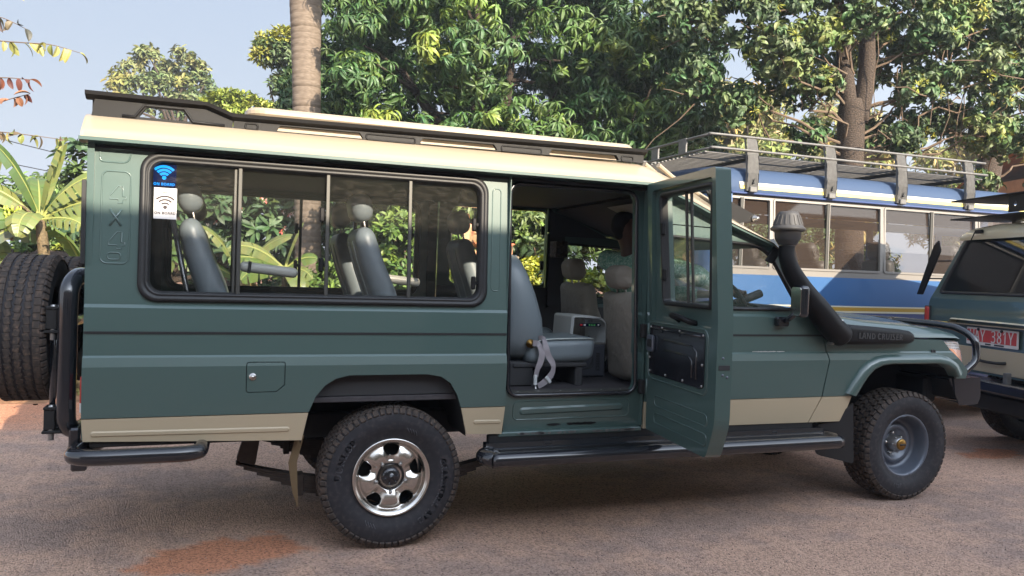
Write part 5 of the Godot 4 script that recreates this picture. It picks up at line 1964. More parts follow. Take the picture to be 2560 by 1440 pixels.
func front_wheel(at: Vector3, far_side: bool) -> void:
	var w := holder("front_wheel", van, T(at, Vector3(0, PI if far_side else 0.0, 0.0)))
	var t := tyre(w, 0.388, 0.26, 5, true)
	if not far_side:
		arc_letters(t, "JELY", -1.9, 0.29, 0.026, 0.128, "Droid Sans")
	var rim := holder("rim", w)
	var s := S(true)
	lathe(s, [Vector2(0.224, 0.090), Vector2(0.224, 0.102), Vector2(0.217, 0.106), Vector2(0.207, 0.100), Vector2(0.200, 0.088), Vector2(0.192, 0.050), Vector2(0.186, 0.015), Vector2(0.176, -0.004), Vector2(0.160, -0.010), Vector2(0.146, -0.002), Vector2(0.136, 0.014), Vector2(0.122, 0.022), Vector2(0.108, 0.016), Vector2(0.092, -0.012), Vector2(0.060, -0.020), Vector2(0.050, -0.020)], 56)
	put("wheel_disc", s, "wheel grey steel", rim)
	s = S()
	for a in [0.5, 1.7, 3.6, 5.0, 5.6]:
		var b := Basis(Vector3.BACK, a)
		box(s, Vector3.ZERO, Vector3(0.007, 0.032, 0.012), 0.002, Transform3D(b, b * Vector3(0.211, 0, 0.102)))
	put("balance_weights", s, "wheel grey steel", rim)
	s = S(true)
	for k in 5:
		var a := TAU * k / 5 + 0.5
		lathe(s, [Vector2(0.0, 0.012), Vector2(0.008, 0.012), Vector2(0.011, 0.006), Vector2(0.012, -0.025)], 6, T(Vector3(cos(a) * 0.076, sin(a) * 0.076, 0.0)))
	put("wheel_nuts", s, "chrome", rim)
	s = S(true)
	lathe(s, [Vector2(0.056, -0.02), Vector2(0.054, 0.030), Vector2(0.048, 0.036), Vector2(0.046, 0.060), Vector2(0.040, 0.064)], 28)
	for k in 6:
		var a := TAU * k / 6
		lathe(s, [Vector2(0.0, 0.046), Vector2(0.006, 0.045), Vector2(0.007, 0.030)], 6, T(Vector3(cos(a) * 0.050, sin(a) * 0.050, 0.0)))
	put("hub", s, "bare steel", rim)
	s = S(true)
	lathe(s, [Vector2(0.040, 0.060), Vector2(0.040, 0.075), Vector2(0.034, 0.080), Vector2(0.0, 0.080)], 24)
	put("locking_hub", s, "gold metal", rim)
	s = S()
	box(s, Vector3(0, 0, 0.083), Vector3(0.052, 0.012, 0.008), 0.003)
	put("hub_dial", s, "black rubber", rim)


# ---------------------------------------------------------------- things in the vehicle

func cooler_box() -> void:
	var c := thing("cooler_box", "grey electric cooler box standing in the open doorway behind the dark blue seat", "cooler box", Vector3(1.44, 0.838, -0.76))
	var s := S()
	bslab(s, rr(-0.135, 0.0, 0.135, 0.22, 0.015), 0.31, 0.012)
	put("lower_case", s, "cooler dark", c)
	s = S()
	bslab(s, rp([Vector3(-0.138, 0.222, 0.004), Vector3(0.138, 0.222, 0.004), Vector3(0.138, 0.37, 0.04), Vector3(0.10, 0.405, 0.05), Vector3(0.0, 0.420, 0.1), Vector3(-0.125, 0.420, 0.02)]), 0.32, 0.014)
	put("lid", s, "cooler grey", c)
	s = S()
	box(s, Vector3(0.0, 0.400, 0.155), Vector3(0.18, 0.003, 0.012))
	put("lid_seam", s, "black rubber", c)
	s = S()
	bslab(s, rr(-0.075, 0.344, 0.085, 0.366, 0.0105), 0.006, 0.001, T(Vector3(0, 0, 0.161)))
	var cp := put("control_panel", s, "sticker navy", c)
	for k in [[-0.062, "led red", 0.009], [-0.035, "sticker white", 0.008], [0.0, "led green", 0.006], [0.018, "led green", 0.006], [0.036, "led green", 0.006], [0.068, "sticker white", 0.007]]:
		s = S()
		bslab(s, rr(k[0] - k[2], 0.355 - 0.006, k[0] + k[2], 0.355 + 0.006, 0.005), 0.004, 0.001, T(Vector3(0, 0, 0.164)))
		put("button", s, k[1], cp)
	write("lettering", "WAECO", 0.014, "cooler dark", c, T(Vector3(-0.01, 0.381, 0.160)), "Droid Sans", 700, 0.002)
	s = S()
	for i in 11:
		box(s, Vector3(0.075, 0.05 + i * 0.011, 0.156), Vector3(0.030, 0.005, 0.006), 0.001)
	for i in 4:
		tube(s, curve([Vector3(-0.05 + i * 0.004, 0.05, 0.156), Vector3(0.0 + i * 0.012, 0.07, 0.156), Vector3(0.035, 0.11 + i * 0.01, 0.156)], 4), 0.002, 6)
	put("vent", s, "black rubber", c)
	s = S(true)
	lathe(s, [Vector2(0, 0.004), Vector2(0.006, 0.003), Vector2(0.007, 0.0)], 10, T(Vector3(0.0, 0.275, 0.160)))
	put("stud", s, "black rubber", c)


# a figure's body: tapered limbs joined by a smooth minimum and meshed as surface nets
func flesh(bones: Array, cell: float, blend: float) -> SurfaceTool:
	var lo := Vector3.ONE * 1e9
	var hi := -lo
	for b in bones:
		for e in [[b[0], b[2]], [b[1], b[3]]]:
			lo = lo.min(e[0] - Vector3.ONE * (e[1] + cell * 3))
			hi = hi.max(e[0] + Vector3.ONE * (e[1] + cell * 3))
	var n := Vector3i(((hi - lo) / cell).ceil())
	var w := n.x + 1
	var wh := w * (n.y + 1)
	var f := PackedFloat32Array()
	f.resize(wh * (n.z + 1))
	f.fill(1.0)
	for b in bones:
		var r: float = maxf(b[2], b[3]) + blend + cell * 2
		var b0 := Vector3i((((b[0] as Vector3).min(b[1]) - Vector3.ONE * r - lo) / cell).floor()).clamp(Vector3i.ZERO, n)
		var b1 := Vector3i((((b[0] as Vector3).max(b[1]) + Vector3.ONE * r - lo) / cell).ceil()).clamp(Vector3i.ZERO, n)
		var ab: Vector3 = b[1] - b[0]
		var l2 := maxf(ab.length_squared(), 1e-9)
		for z in range(b0.z, b1.z + 1):
			for y in range(b0.y, b1.y + 1):
				for x in range(b0.x, b1.x + 1):
					var p := lo + Vector3(x, y, z) * cell
					var t := clampf((p - b[0]).dot(ab) / l2, 0.0, 1.0)
					var d: float = p.distance_to(b[0] + ab * t) - lerpf(b[2], b[3], t)
					var i := z * wh + y * w + x
					var h := maxf(blend - absf(f[i] - d), 0.0) / blend
					f[i] = minf(f[i], d) - h * h * blend * 0.25
	var s := S(true)
	var at := {}
	var corner := [0, 1, w, w + 1, wh, wh + 1, wh + w, wh + w + 1]
	for z in n.z:
		for y in n.y:
			for x in n.x:
				var i := z * wh + y * w + x
				var neg := 0
				for k in corner:
					if f[i + k] < 0.0:
						neg += 1
				if neg == 0 or neg == 8:
					continue
				var sum := Vector3.ZERO
				var cnt := 0
				for a in 8:
					for ax in 3:
						var o := 1 << ax
						if a & o:
							continue
						var fa := f[i + corner[a]]
						var fb := f[i + corner[a | o]]
						if (fa < 0.0) != (fb < 0.0):
							var p := Vector3(a & 1, (a >> 1) & 1, (a >> 2) & 1)
							p[ax] = fa / (fa - fb)
							sum += p
							cnt += 1
				at[i] = lo + (Vector3(x, y, z) + sum / cnt) * cell
	var step := [1, w, wh]
	for i in at:
		for ax in 3:
			var u: int = step[(ax + 1) % 3]
			var v: int = step[(ax + 2) % 3]
			if not (at.has(i - u) and at.has(i - v) and at.has(i - u - v)):
				continue
			var a := f[i]
			var b := f[i + step[ax]]
			if (a < 0.0) == (b < 0.0):
				continue
			if a < 0.0:
				quad(s, at[i], at[i - v], at[i - u - v], at[i - u])
			else:
				quad(s, at[i], at[i - u], at[i - u - v], at[i - v])
	return s


func driver() -> void:
	var p := thing("person", "person in a pale green patterned shirt sitting at the steering wheel inside the vehicle", "person", Vector3(1.93, 0.98, -0.52))
	var o := Vector3(1.93, 0.98, -0.52)
	var v := func(x: float, y: float, z: float) -> Vector3: return Vector3(x, y, z) - o
	var head: Vector3 = v.call(1.715, 1.855, -0.63)
	var sh_r: Vector3 = v.call(1.82, 1.635, -0.36)
	var sh_l: Vector3 = v.call(1.675, 1.645, -0.81)
	var el_r: Vector3 = v.call(2.08, 1.55, -0.31)
	var el_l: Vector3 = v.call(2.03, 1.42, -0.84)
	var ha_r: Vector3 = v.call(2.385, 1.44, -0.335)
	var ha_l: Vector3 = v.call(2.385, 1.42, -0.60)
	var bones := [
		[v.call(1.90, 1.10, -0.60), v.call(1.90, 1.10, -0.44), 0.13, 0.13], [v.call(1.90, 1.12, -0.52), v.call(1.76, 1.50, -0.57), 0.135, 0.150], [v.call(1.73, 1.53, -0.68), v.call(1.79, 1.52, -0.47), 0.115, 0.115],
		[v.call(1.74, 1.625, -0.58), v.call(1.720, 1.765, -0.62), 0.062, 0.055], [v.call(1.70, 1.620, -0.72), v.call(1.79, 1.615, -0.45), 0.065, 0.065],
		[head + Vector3(-0.012, 0.02, 0), head + Vector3(0.012, -0.03, 0), 0.086, 0.074], [head + Vector3(0.03, -0.05, 0), head + Vector3(0.045, -0.085, 0), 0.05, 0.036], [head + Vector3(0.075, -0.005, 0), head + Vector3(0.092, -0.028, 0), 0.011, 0.015],
		[sh_r, el_r, 0.058, 0.044], [el_r, ha_r, 0.042, 0.028], [sh_l, el_l, 0.058, 0.044], [el_l, ha_l, 0.042, 0.028],
		[v.call(1.90, 1.08, -0.43), v.call(2.32, 1.12, -0.38), 0.095, 0.065], [v.call(2.32, 1.12, -0.38), v.call(2.46, 0.90, -0.38), 0.062, 0.042], [v.call(2.46, 0.885, -0.38), v.call(2.60, 0.875, -0.38), 0.04, 0.03],
		[v.call(1.90, 1.08, -0.61), v.call(2.32, 1.12, -0.66), 0.095, 0.065], [v.call(2.32, 1.12, -0.66), v.call(2.46, 0.90, -0.66), 0.062, 0.042], [v.call(2.46, 0.885, -0.66), v.call(2.60, 0.875, -0.66), 0.04, 0.03]]
	for sd in [-1, 1]:
		bones.append([head + Vector3(-0.01, 0.0, sd * 0.078), head + Vector3(-0.014, -0.025, sd * 0.080), 0.014, 0.010])
	var s := flesh(bones, 0.016, 0.035)
	# hands on the rim: a palm, four unequal curled fingers and a thumb
	for hd in [[ha_r, 1.0], [ha_l, -1.0]]:
		var c: Vector3 = hd[0]
		var fb := [[c, c + Vector3(0.06, 0.004, 0), 0.026, 0.024], [c + Vector3(0.03, 0, -0.022 * hd[1]), c + Vector3(0.06, 0, 0.022 * hd[1]), 0.018, 0.018]]
		for k in 4:
			var z := (k - 1.5) * 0.019
			var l: float = [0.036, 0.042, 0.040, 0.032][k]
			var a := c + Vector3(0.066, 0.006, z)
			var b := a + Vector3(l * 0.8, 0.004, 0)
			var d := b + Vector3(0.008, -l * 0.65, 0)
			fb.append([a, b, 0.0095, 0.0088])
			fb.append([b, d, 0.0088, 0.008])
			fb.append([d, d + Vector3(-l * 0.5, -0.012, 0), 0.008, 0.007])
		var th := c + Vector3(0.03, -0.004, -0.026 * hd[1])
		fb.append([th, th + Vector3(0.03, -0.02, -0.012 * hd[1]), 0.012, 0.010])
		fb.append([th + Vector3(0.03, -0.02, -0.012 * hd[1]), th + Vector3(0.056, -0.026, -0.004 * hd[1]), 0.010, 0.008])
		s.append_from(finished(flesh(fb, 0.005, 0.008)), 0, Transform3D.IDENTITY)
	put("body", s, "skin", p)
	for sd in [-1, 1]:
		s = S(true)
		rbox(s, Vector3(0.012, 0.012, 0.022), 0.006, T(head + Vector3(0.079, 0.012, sd * 0.030)), 3)
		put("eye", s, "eye white", p)
	put("hair", flesh([[head + Vector3(-0.025, 0.045, 0), head + Vector3(0.0, 0.052, 0), 0.080, 0.070], [head + Vector3(-0.045, 0.0, 0), head + Vector3(-0.04, -0.03, 0), 0.066, 0.05]], 0.012, 0.03), "hair", p)
	var sb := []
	for b in bones.slice(0, 3) + bones.slice(4, 5):
		sb.append([b[0], b[1], b[2] + 0.014, b[3] + 0.014])
	sb.append([sh_r, el_r, 0.074, 0.064])
	sb.append([el_r, el_r.lerp(ha_r, 0.72), 0.062, 0.050])
	sb.append([sh_l, el_l, 0.074, 0.064])
	sb.append([el_l, el_l.lerp(ha_l, 0.72), 0.062, 0.050])
	put("shirt", flesh(sb, 0.016, 0.04), "printed shirt", p)
	var tb := []
	for b in [bones[0]] + bones.slice(12, 14) + bones.slice(15, 17):
		tb.append([b[0], b[1], b[2] + 0.012, b[3] + 0.012])
	put("trousers", flesh(tb, 0.018, 0.03), "trousers", p)


func finished(s: SurfaceTool) -> ArrayMesh:
	s.generate_normals()
	return s.commit()


# ---------------------------------------------------------------- the blue minibus

func minibus() -> void:
	var b := thing("minibus", "blue minibus with a long roof rack parked behind the green vehicle's front", "minibus", Vector3(3.75, 0, -2.40))
	# cross-sections along x: body sides (z = 0 is the side nearest to the camera)
	var face := func(p: Vector2) -> Vector3: return Vector3(p.x, p.y, 0.0 if p.y < 1.9 else -0.03 * (p.y - 1.9) / 0.5)
	var wins := []
	for k in [[0.10, 0.61], [0.64, 2.08], [2.12, 3.50], [3.54, 4.92], [4.96, 5.9]]:
		wins.append(rr(k[0], 1.665, k[1], 2.385, 0.03, 3))
	var s := S()
	panel(s, rp([Vector3(0.10, 1.60, 0), Vector3(6.2, 1.60, 0), Vector3(6.2, 2.41, 0), Vector3(0.10, 2.41, 0)]), wins, [1.9], [], face, Vector3(0, 0, -0.03))
	put("window_band", s, "window aluminium", b)
	for k in [[0.42, 1.225, "bus deep blue paint", "lower_panel"], [1.225, 1.245, "bus cream paint", "stripe"], [1.245, 1.285, "bus gold paint", "stripe"], [1.285, 1.30, "bus cream paint", "stripe"], [1.30, 1.60, "bus blue paint", "side_panel"]]:
		s = S()
		var wz := 0.002 if k[3] == "stripe" else 0.0
		panel(s, PackedVector2Array([Vector2(0.10, k[0]), Vector2(6.2, k[0]), Vector2(6.2, k[1]), Vector2(0.10, k[1])]), [], [], [], func(p: Vector2) -> Vector3: return Vector3(p.x, p.y, wz), Vector3(0, 0, -0.02))
		put(k[3], s, k[2], b)
	# end wall with round corners, roof and far side
	for lay in [[0.42, 1.60, "bus deep blue paint", "end_wall"], [1.60, 2.41, "bus blue paint", "end_wall"]]:
		s = S(true)
		var a0 := PackedVector3Array()
		var a1 := PackedVector3Array()
		for i in 9:
			var t := PI / 2 * i / 8
			var e := Vector3(0.30 - 0.30 * sin(t) * 1.0 + 0.0, 0, -0.30 + 0.30 * cos(t))
			e.x = 0.10 + 0.20 - 0.20 * sin(t) - 0.20
			a0.append(Vector3(e.x, lay[0], e.z))
			a1.append(Vector3(e.x + 0.02, lay[1], e.z))
		for i in range(8, -1, -1):
			a0.append(Vector3(a0[i].x, lay[0], -2.0 - a0[i].z))
			a1.append(Vector3(a1[i].x, lay[1], -2.0 - a1[i].z))
		ring_strip(s, a0, a1, false)
		put(lay[3], s, lay[2], b)
	s = S()
	slab(s, rr(0.35, 1.62, 1.65, 2.30, 0.08), 0.01, Transform3D(Basis(Vector3.UP, PI / 2), Vector3(-0.105, 0, 0)))
	put("end_window", s, "dark glass", b)
	s = S(true)
	var secs := []
	for k in [[-0.08, 0.16], [-0.04, 0.08], [0.06, 0.02], [0.25, 0.0], [3.0, 0.0], [6.2, 0.0]]:
		var l := PackedVector3Array()
		var half := [[0.0, 2.43], [0.004, 2.46], [-0.012, 2.54], [-0.025, 2.58], [-0.06, 2.635], [-0.13, 2.68], [-0.26, 2.71], [-0.6, 2.735], [-1.0, 2.745]]
		for p in half:
			l.append(Vector3(k[0], p[1] - k[1] * (p[1] - 2.43) * 1.2, p[0] - k[1] * 0.5 * (1.0 + p[0])))
		for i in range(7, -1, -1):
			l.append(Vector3(k[0], l[i].y, -2.0 - l[i].z))
		secs.append(l)
	loft(s, secs, false, false)
	var rf := put("roof", s, "bus roof paint", b)
	s = S()
	for i in secs[0].size() / 2:
		var m: int = secs[0].size() - 1
		quad(s, secs[0][i], secs[0][i + 1], secs[0][m - i - 1], secs[0][m - i])
	put("roof_end", s, "bus roof paint", rf)
	for k in [[2.462, 2.498, "bus yellow paint", 0.0075, 0.0005], [2.500, 2.532, "bus cream paint", 0.0, -0.008]]:
		s = S()
		var za: float = k[3]
		var zb: float = k[4]
		quad(s, Vector3(0.20, k[0], za), Vector3(6.2, k[0], za), Vector3(6.2, k[1], zb), Vector3(0.20, k[1], zb))
		put("stripe", s, k[2], rf)
	s = S()
	box(s, Vector3(3.15, 2.42, 0.0), Vector3(6.1, 0.022, 0.03), 0.006)
	put("rain_gutter", s, "bus deep blue paint", rf)
	s = S()
	quad(s, Vector3(0.1, 0.42, -2.0), Vector3(6.2, 0.42, -2.0), Vector3(6.2, 1.62, -2.0), Vector3(0.1, 1.62, -2.0))
	quad(s, Vector3(0.1, 2.30, -1.98), Vector3(6.2, 2.30, -1.98), Vector3(6.2, 2.42, -1.98), Vector3(0.1, 2.42, -1.98))
	for x in [0.1, 1.3, 2.6, 3.9, 5.2, 6.15]:
		box(s, Vector3(x, 1.96, -1.99), Vector3(0.10, 0.72, 0.03))
	put("far_wall", s, "bus blue paint", b)
	s = S()
	quad(s, Vector3(6.2, 0.42, 0), Vector3(6.2, 0.42, -2), Vector3(6.2, 2.43, -2), Vector3(6.2, 2.43, 0))
	put("front_wall", s, "bus deep blue paint", b)
	s = S()
	box(s, Vector3(3.15, 0.80, -1.0), Vector3(6.0, 0.04, 1.9))
	put("floor", s, "dark lining", b)
	# windows: each a frame, a divider and two panes
	for k in [[0.10, 0.61, 0.24], [0.64, 2.08, 1.335], [2.12, 3.50, 2.80], [3.54, 4.92, 4.23], [4.96, 5.9, 5.4]]:
		s = S()
		var l0 := rr(k[0] - 0.004, 1.661, k[1] + 0.004, 2.389, 0.03, 3)
		var loops := []
		for q in [[0.0, 0.0], [0.002, 0.010], [0.022, 0.010], [0.026, -0.012]]:
			loops.append(lift(inset(l0, q[0]), face, Vector3(0, 0, q[1])))
		loft(s, loops, true, false)
		var w := put("window", s, "window aluminium", b)
		s = S()
		box(s, Vector3(k[2], 2.025, -0.012), Vector3(0.035, 0.70, 0.02), 0.004)
		put("window_post", s, "dark aluminium", w)
		s = S()
		box(s, Vector3(k[2] + 0.016, 2.025, -0.006), Vector3(0.012, 0.70, 0.02), 0.002)
		put("pane_edge", s, "window aluminium", w)
		for h in [[k[0] + 0.02, k[2], -0.014], [k[2], k[1] - 0.02, -0.024]]:
			s = S()
			panel(s, PackedVector2Array([Vector2(h[0], 1.68), Vector2(h[1], 1.68), Vector2(h[1], 2.37), Vector2(h[0], 2.37)]), [], [1.9], [], face)
			put("pane", s, "bus glass", w, T(Vector3(0, 0, h[2])))
	# seats with key-patterned covers
	for k in [[0.95, -0.45, 0.45], [1.72, -0.42, 0.42], [2.52, -0.45, 0.05], [3.6, -0.45, 0.05], [4.4, -0.45, 0.05]]:
		var st := holder("bus_seat", b, Transform3D(Basis(Vector3.BACK, k[2]), Vector3(k[0], 1.22, k[1])))
		s = S(true)
		rbox(s, Vector3(0.14, 0.62, 0.44), 0.06, T(Vector3(0, 0.30, 0)), 4, func(v: Vector3) -> Vector3: return v * Vector3(1, 1, lerpf(1.0, 0.8, clampf(v.y, 0, 1))))
		put("backrest", s, "bus seat cloth", st)
		s = S(true)
		rbox(s, Vector3(0.13, 0.22, 0.27), 0.06, T(Vector3(0.01, 0.71, 0)), 4)
		put("headrest", s, "bus seat cloth", st)
		s = S()
		for at in [[0.0, 0.70, 0.137, 0.040], [0.0, 0.42, 0.202, 0.05]]:
			var r: float = at[3]
			for q in [[-r, -r, r, -r], [r, -r, r, r], [r, r, -r * 0.6, r], [-r * 0.6, r, -r * 0.6, -r * 0.4], [-r * 0.6, -r * 0.4, r * 0.5, -r * 0.4], [r * 0.5, -r * 0.4, r * 0.5, r * 0.4], [r * 0.5, r * 0.4, -r * 0.1, r * 0.4]]:
				var c := Vector3((q[0] + q[2]) / 2, at[1] + (q[1] + q[3]) / 2, at[2])
				box(s, c, Vector3(absf(q[2] - q[0]) + 0.008, absf(q[3] - q[1]) + 0.008, 0.012))
		put("key_pattern", s, "window aluminium", st)
	# the roof rack
	var rk := holder("roof_rack", b)
	for x in [0.33, 1.33, 2.31, 3.33]:
		s = S()
		var pl := [[0.030, 2.44], [0.038, 2.62], [0.025, 2.80], [-0.010, 2.98]]
		for i in 3:
			for sg in [-1.0, 1.0]:
				quad(s, Vector3(x - 0.07, pl[i][1], pl[i][0]), Vector3(x + 0.07, pl[i][1], pl[i][0]), Vector3(x + 0.07 - 0.01, pl[i + 1][1], pl[i + 1][0]), Vector3(x - 0.07 + 0.01, pl[i + 1][1], pl[i + 1][0]))
			for sg in [-0.07, 0.07]:
				quad(s, Vector3(x + sg, pl[i][1], pl[i][0]), Vector3(x + sg, pl[i][1], pl[i][0] - 0.03), Vector3(x + sg, pl[i + 1][1], pl[i + 1][0] - 0.03), Vector3(x + sg, pl[i + 1][1], pl[i + 1][0]))
		var lg := put("leg", s, "worn aluminium", rk)
		s = S()
		box(s, Vector3(x, 2.455, 0.040), Vector3(0.085, 0.055, 0.03), 0.006)
		put("foot_clamp", s, "worn aluminium", lg)
		s = S(true)
		lathe(s, [Vector2(0, 0.02), Vector2(0.010, 0.018), Vector2(0.012, 0.0)], 8, T(Vector3(x, 2.52, 0.036)))
		tube(s, [Vector3(x, 2.52, 0.045), Vector3(x + 0.005, 2.56, 0.05)], 0.006, 6)
		put("wing_bolt", s, "black rubber", lg)
		s = S()
		box(s, Vector3(x + 0.02, 2.775, -1.0), Vector3(0.05, 0.035, 1.98), 0.006)
		put("crossbar", s, "dark aluminium", rk)
	for k in [[2.985, 0.013, -0.015], [2.845, 0.013, 0.016]]:
		s = S(true)
		var y: float = k[0]
		var z: float = k[2]
		tube(s, curve([Vector3(3.62, y, z - 0.12), Vector3(3.55, y, z - 0.02), Vector3(3.45, y, z), Vector3(1.6, y, z), Vector3(-0.02, y, z), Vector3(-0.12, y, z - 0.04), Vector3(-0.18, y - 0.01, z - 0.18), Vector3(-0.20, y - 0.01, -1.0), Vector3(-0.18, y, -1.82), Vector3(-0.05, y, -1.98), Vector3(1.6, y, -1.99), Vector3(3.55, y, -1.98)], 4), k[1], 8)
		put("side_rail", s, "worn aluminium", rk)
	for z in [-0.45, -1.0, -1.6]:
		s = S()
		box(s, Vector3(-0.195, 2.91, z), Vector3(0.02, 0.16, 0.14), 0.003)
		put("end_upright", s, "worn aluminium", rk)
	for i in 26:
		s = S()
		box(s, Vector3(1.7, 2.805, -0.06 - i * 0.074), Vector3(3.8, 0.018, 0.040), 0.004)
		put("slat", s, "worn aluminium", rk)
	for x in [0.9, 4.9]:
		var w := holder("wheel", b, T(Vector3(x, 0.40, -0.14)))
		tyre(w, 0.39, 0.22, 3, false)
		s = S(true)
		lathe(s, [Vector2(0.22, 0.09), Vector2(0.20, 0.08), Vector2(0.17, 0.0), Vector2(0.10, 0.03), Vector2(0.0, 0.04)], 32)
		put("rim", s, "wheel grey steel", w)


# ---------------------------------------------------------------- the second safari vehicle

func second_vehicle() -> void:
	var d := Vector3(-0.2588, 0, 0.9659)
	var v := thing("parked_safari_vehicle", "green and cream safari vehicle seen from behind at the right edge, red number plate", "safari vehicle", Vector3(5.95, 0, -1.88))
	v.transform = Transform3D(Basis(d, Vector3.UP, d.cross(Vector3.UP)), Vector3(5.95, 0.0, -1.88))
	# rear face: local x to its right, y up, z towards the viewer
	var fz := func(p: Vector2) -> Vector3: return Vector3(p.x, p.y, -0.16 * clampf((p.y - 1.42) / 0.7, 0, 1))
	var shell := rp([Vector3(0.02, 0.74, 0.04), Vector3(1.68, 0.74, 0.04), Vector3(1.70, 1.36, 0.1), Vector3(1.62, 1.50, 0.05), Vector3(1.36, 2.05, 0.1), Vector3(0.34, 2.05, 0.1), Vector3(0.08, 1.50, 0.05), Vector3(0.0, 1.36, 0.1)])
	var glass := rp([Vector3(0.165, 1.485, 0.04), Vector3(1.535, 1.485, 0.04), Vector3(1.33, 2.02, 0.07), Vector3(0.39, 2.02, 0.07)])
	var s := S()
	panel(s, shell, [glass], [1.42, 1.75], [], fz)
	put("rear_panel", s, "green paint", v)
	s = S()
	var back := PackedVector3Array()
	var deep := PackedVector3Array()
	for p in dense(shell, [1.42]):
		back.append(fz.call(p))
		deep.append(fz.call(p) + Vector3(0, 0, -3.4))
	ring_strip(s, back, deep)
	put("body_side", s, "green paint", v)
	s = S()
	panel(s, glass, [], [1.75], [], fz)
	put("rear_window", s, "dark glass", v, T(Vector3(0, 0, -0.012)))
	s = S(true)
	var gl := []
	for k in [[-0.018, 0.002], [-0.016, 0.010], [0.006, 0.010], [0.012, -0.014]]:
		gl.append(lift(inset(glass, k[0]), fz, Vector3(0, 0, k[1])))
	loft(s, gl, true, false)
	put("window_seal", s, "black rubber", v)
	# cream roof with pressed ribs
	s = S(true)
	var secs := []
	for z in [-0.10, -0.14, -0.4, -3.4]:
		var l := PackedVector3Array()
		for p in [[0.31, 2.02], [0.30, 2.045], [0.36, 2.085], [0.48, 2.115], [0.85, 2.14], [1.22, 2.115], [1.34, 2.085], [1.40, 2.045], [1.39, 2.02]]:
			l.append(Vector3(p[0], p[1] - (0.02 if z > -0.12 else 0.0), z))
		secs.append(l)
	loft(s, secs, false)
	var rf := put("roof", s, "old cream paint", v)
	for k in 7:
		s = S(true)
		var x := 0.46 + k * 0.13
		tube(s, [Vector3(x, 2.118 + 0.02 * sin((x - 0.36) / 0.98 * PI), -0.24), Vector3(x, 2.118 + 0.02 * sin((x - 0.36) / 0.98 * PI), -3.2)], 0.014, 6)
		put("pressed_rib", s, "old cream paint", rf)
	s = S()
	box(s, Vector3(0.60, 2.075, -0.085), Vector3(0.10, 0.035, 0.03), 0.008)
	tube(s, [Vector3(0.56, 2.07, -0.07), Vector3(0.50, 2.0, -0.08)], 0.006, 6)
	put("washer_nozzle", s, "black plastic", rf)
	# flat rack with a drilled end board
	var rk := holder("roof_rack", v)
	s = S()
	var holes := []
	for k in 5:
		var h := PackedVector2Array()
		for i in 14:
			h.append(Vector2(1.10 + k * 0.16 + cos(TAU * i / 14) * 0.024, 2.30 + sin(TAU * i / 14) * 0.024))
		holes.append(h)
	slab(s, PackedVector2Array([Vector2(1.02, 2.225), Vector2(1.92, 2.225), Vector2(1.92, 2.375), Vector2(1.02, 2.375)]), 0.008, T(Vector3(0, 0, -0.05)), holes, [1.10, 1.26, 1.42, 1.58, 1.74])
	put("end_board", s, "black plastic", rk)
	for y in [2.205, 2.385]:
		s = S()
		box(s, Vector3(1.12, y, -0.30), Vector3(1.66, 0.014, 0.6), 0.004)
		put("rack_deck", s, "black plastic", rk)
	for x in [0.55, 1.35]:
		s = S()
		box(s, Vector3(x, 2.16, -0.5), Vector3(0.05, 0.09, 0.06), 0.005)
		put("rack_foot", s, "worn aluminium", rk)
	# wind deflector on the corner
	s = S()
	bslab(s, rp([Vector3(-0.235, 1.45, 0.01), Vector3(-0.145, 1.45, 0.01), Vector3(0.125, 1.90, 0.02), Vector3(0.085, 2.01, 0.01), Vector3(0.015, 1.96, 0.02)]), 0.02, 0.004, T(Vector3(0.0, 0, -0.03)))
	var df := put("wind_deflector", s, "black plastic", v)
	s = S(true)
	for y in [1.62, 1.80]:
		tube(s, [Vector3(-0.08 + (y - 1.62) * 0.6, y, -0.04), Vector3(0.14 + (y - 1.62) * 0.42, y, -0.08)], 0.008, 6)
	put("deflector_stay", s, "black rubber", df)
	# lamps
	for x in [0.015, 1.685]:
		var l := holder("tail_light", v)
		s = S()
		box(s, Vector3(x, 1.24, 0.0), Vector3(0.085, 0.20, 0.05), 0.008)
		put("housing", s, "dark lining", l)
		s = S()
		box(s, Vector3(x + 0.008, 1.26, 0.012), Vector3(0.06, 0.14, 0.05), 0.01)
		put("red_lens", s, "red lens", l)
	for k in [["red lens", 0.10], ["amber lens", 0.18], ["yellow lens", 0.27]]:
		s = S()
		box(s, Vector3(k[1] + 0.02, 1.175, 0.02), Vector3(0.09, 0.035, 0.02), 0.004)
		put("reflector", s, k[0], v)
	# number plate under its cream hood
	s = S()
	bslab(s, rp([Vector3(0.43, 1.185, 0.02), Vector3(1.47, 1.185, 0.02), Vector3(1.45, 1.235, 0.03), Vector3(0.46, 1.240, 0.03)]), 0.10, 0.012, T(Vector3(0, 0, 0.04)))
	put("plate_hood", s, "old cream paint", v)
	s = S()
	bslab(s, rr(0.635, 1.005, 1.295, 1.165, 0.01), 0.012, 0.003, T(Vector3(0, 0, 0.02)))
	var np := put("number_plate", s, "white paint", v)
	s = S()
	bslab(s, rr(0.650, 1.035, 1.280, 1.148, 0.006), 0.006, 0.0015, T(Vector3(0, 0, 0.0255)))
	put("plate_face", s, "plate red", np)
	write("lettering", "UAY 381Y", 0.112, "white paint", np, T(Vector3(0.965, 1.092, 0.029)).scaled_local(Vector3(0.76, 1, 1)), "Droid Sans Mono", 400, 0.003)
	s = S()
	for x in [0.80, 1.10]:
		bslab(s, rr(x - 0.014, 1.137, x + 0.014, 1.163, 0.012), 0.014, 0.003, T(Vector3(0, 0, 0.030)))
	put("plate_screw", s, "black rubber", np)
	s = S()
	for k in [[0.70, 0.10, "yellow"], [0.88, 0.07, "x"], [1.02, 0.12, "x"]]:
		box(s, Vector3(k[0] + 0.05, 1.020, 0.027), Vector3(k[1], 0.012, 0.004))
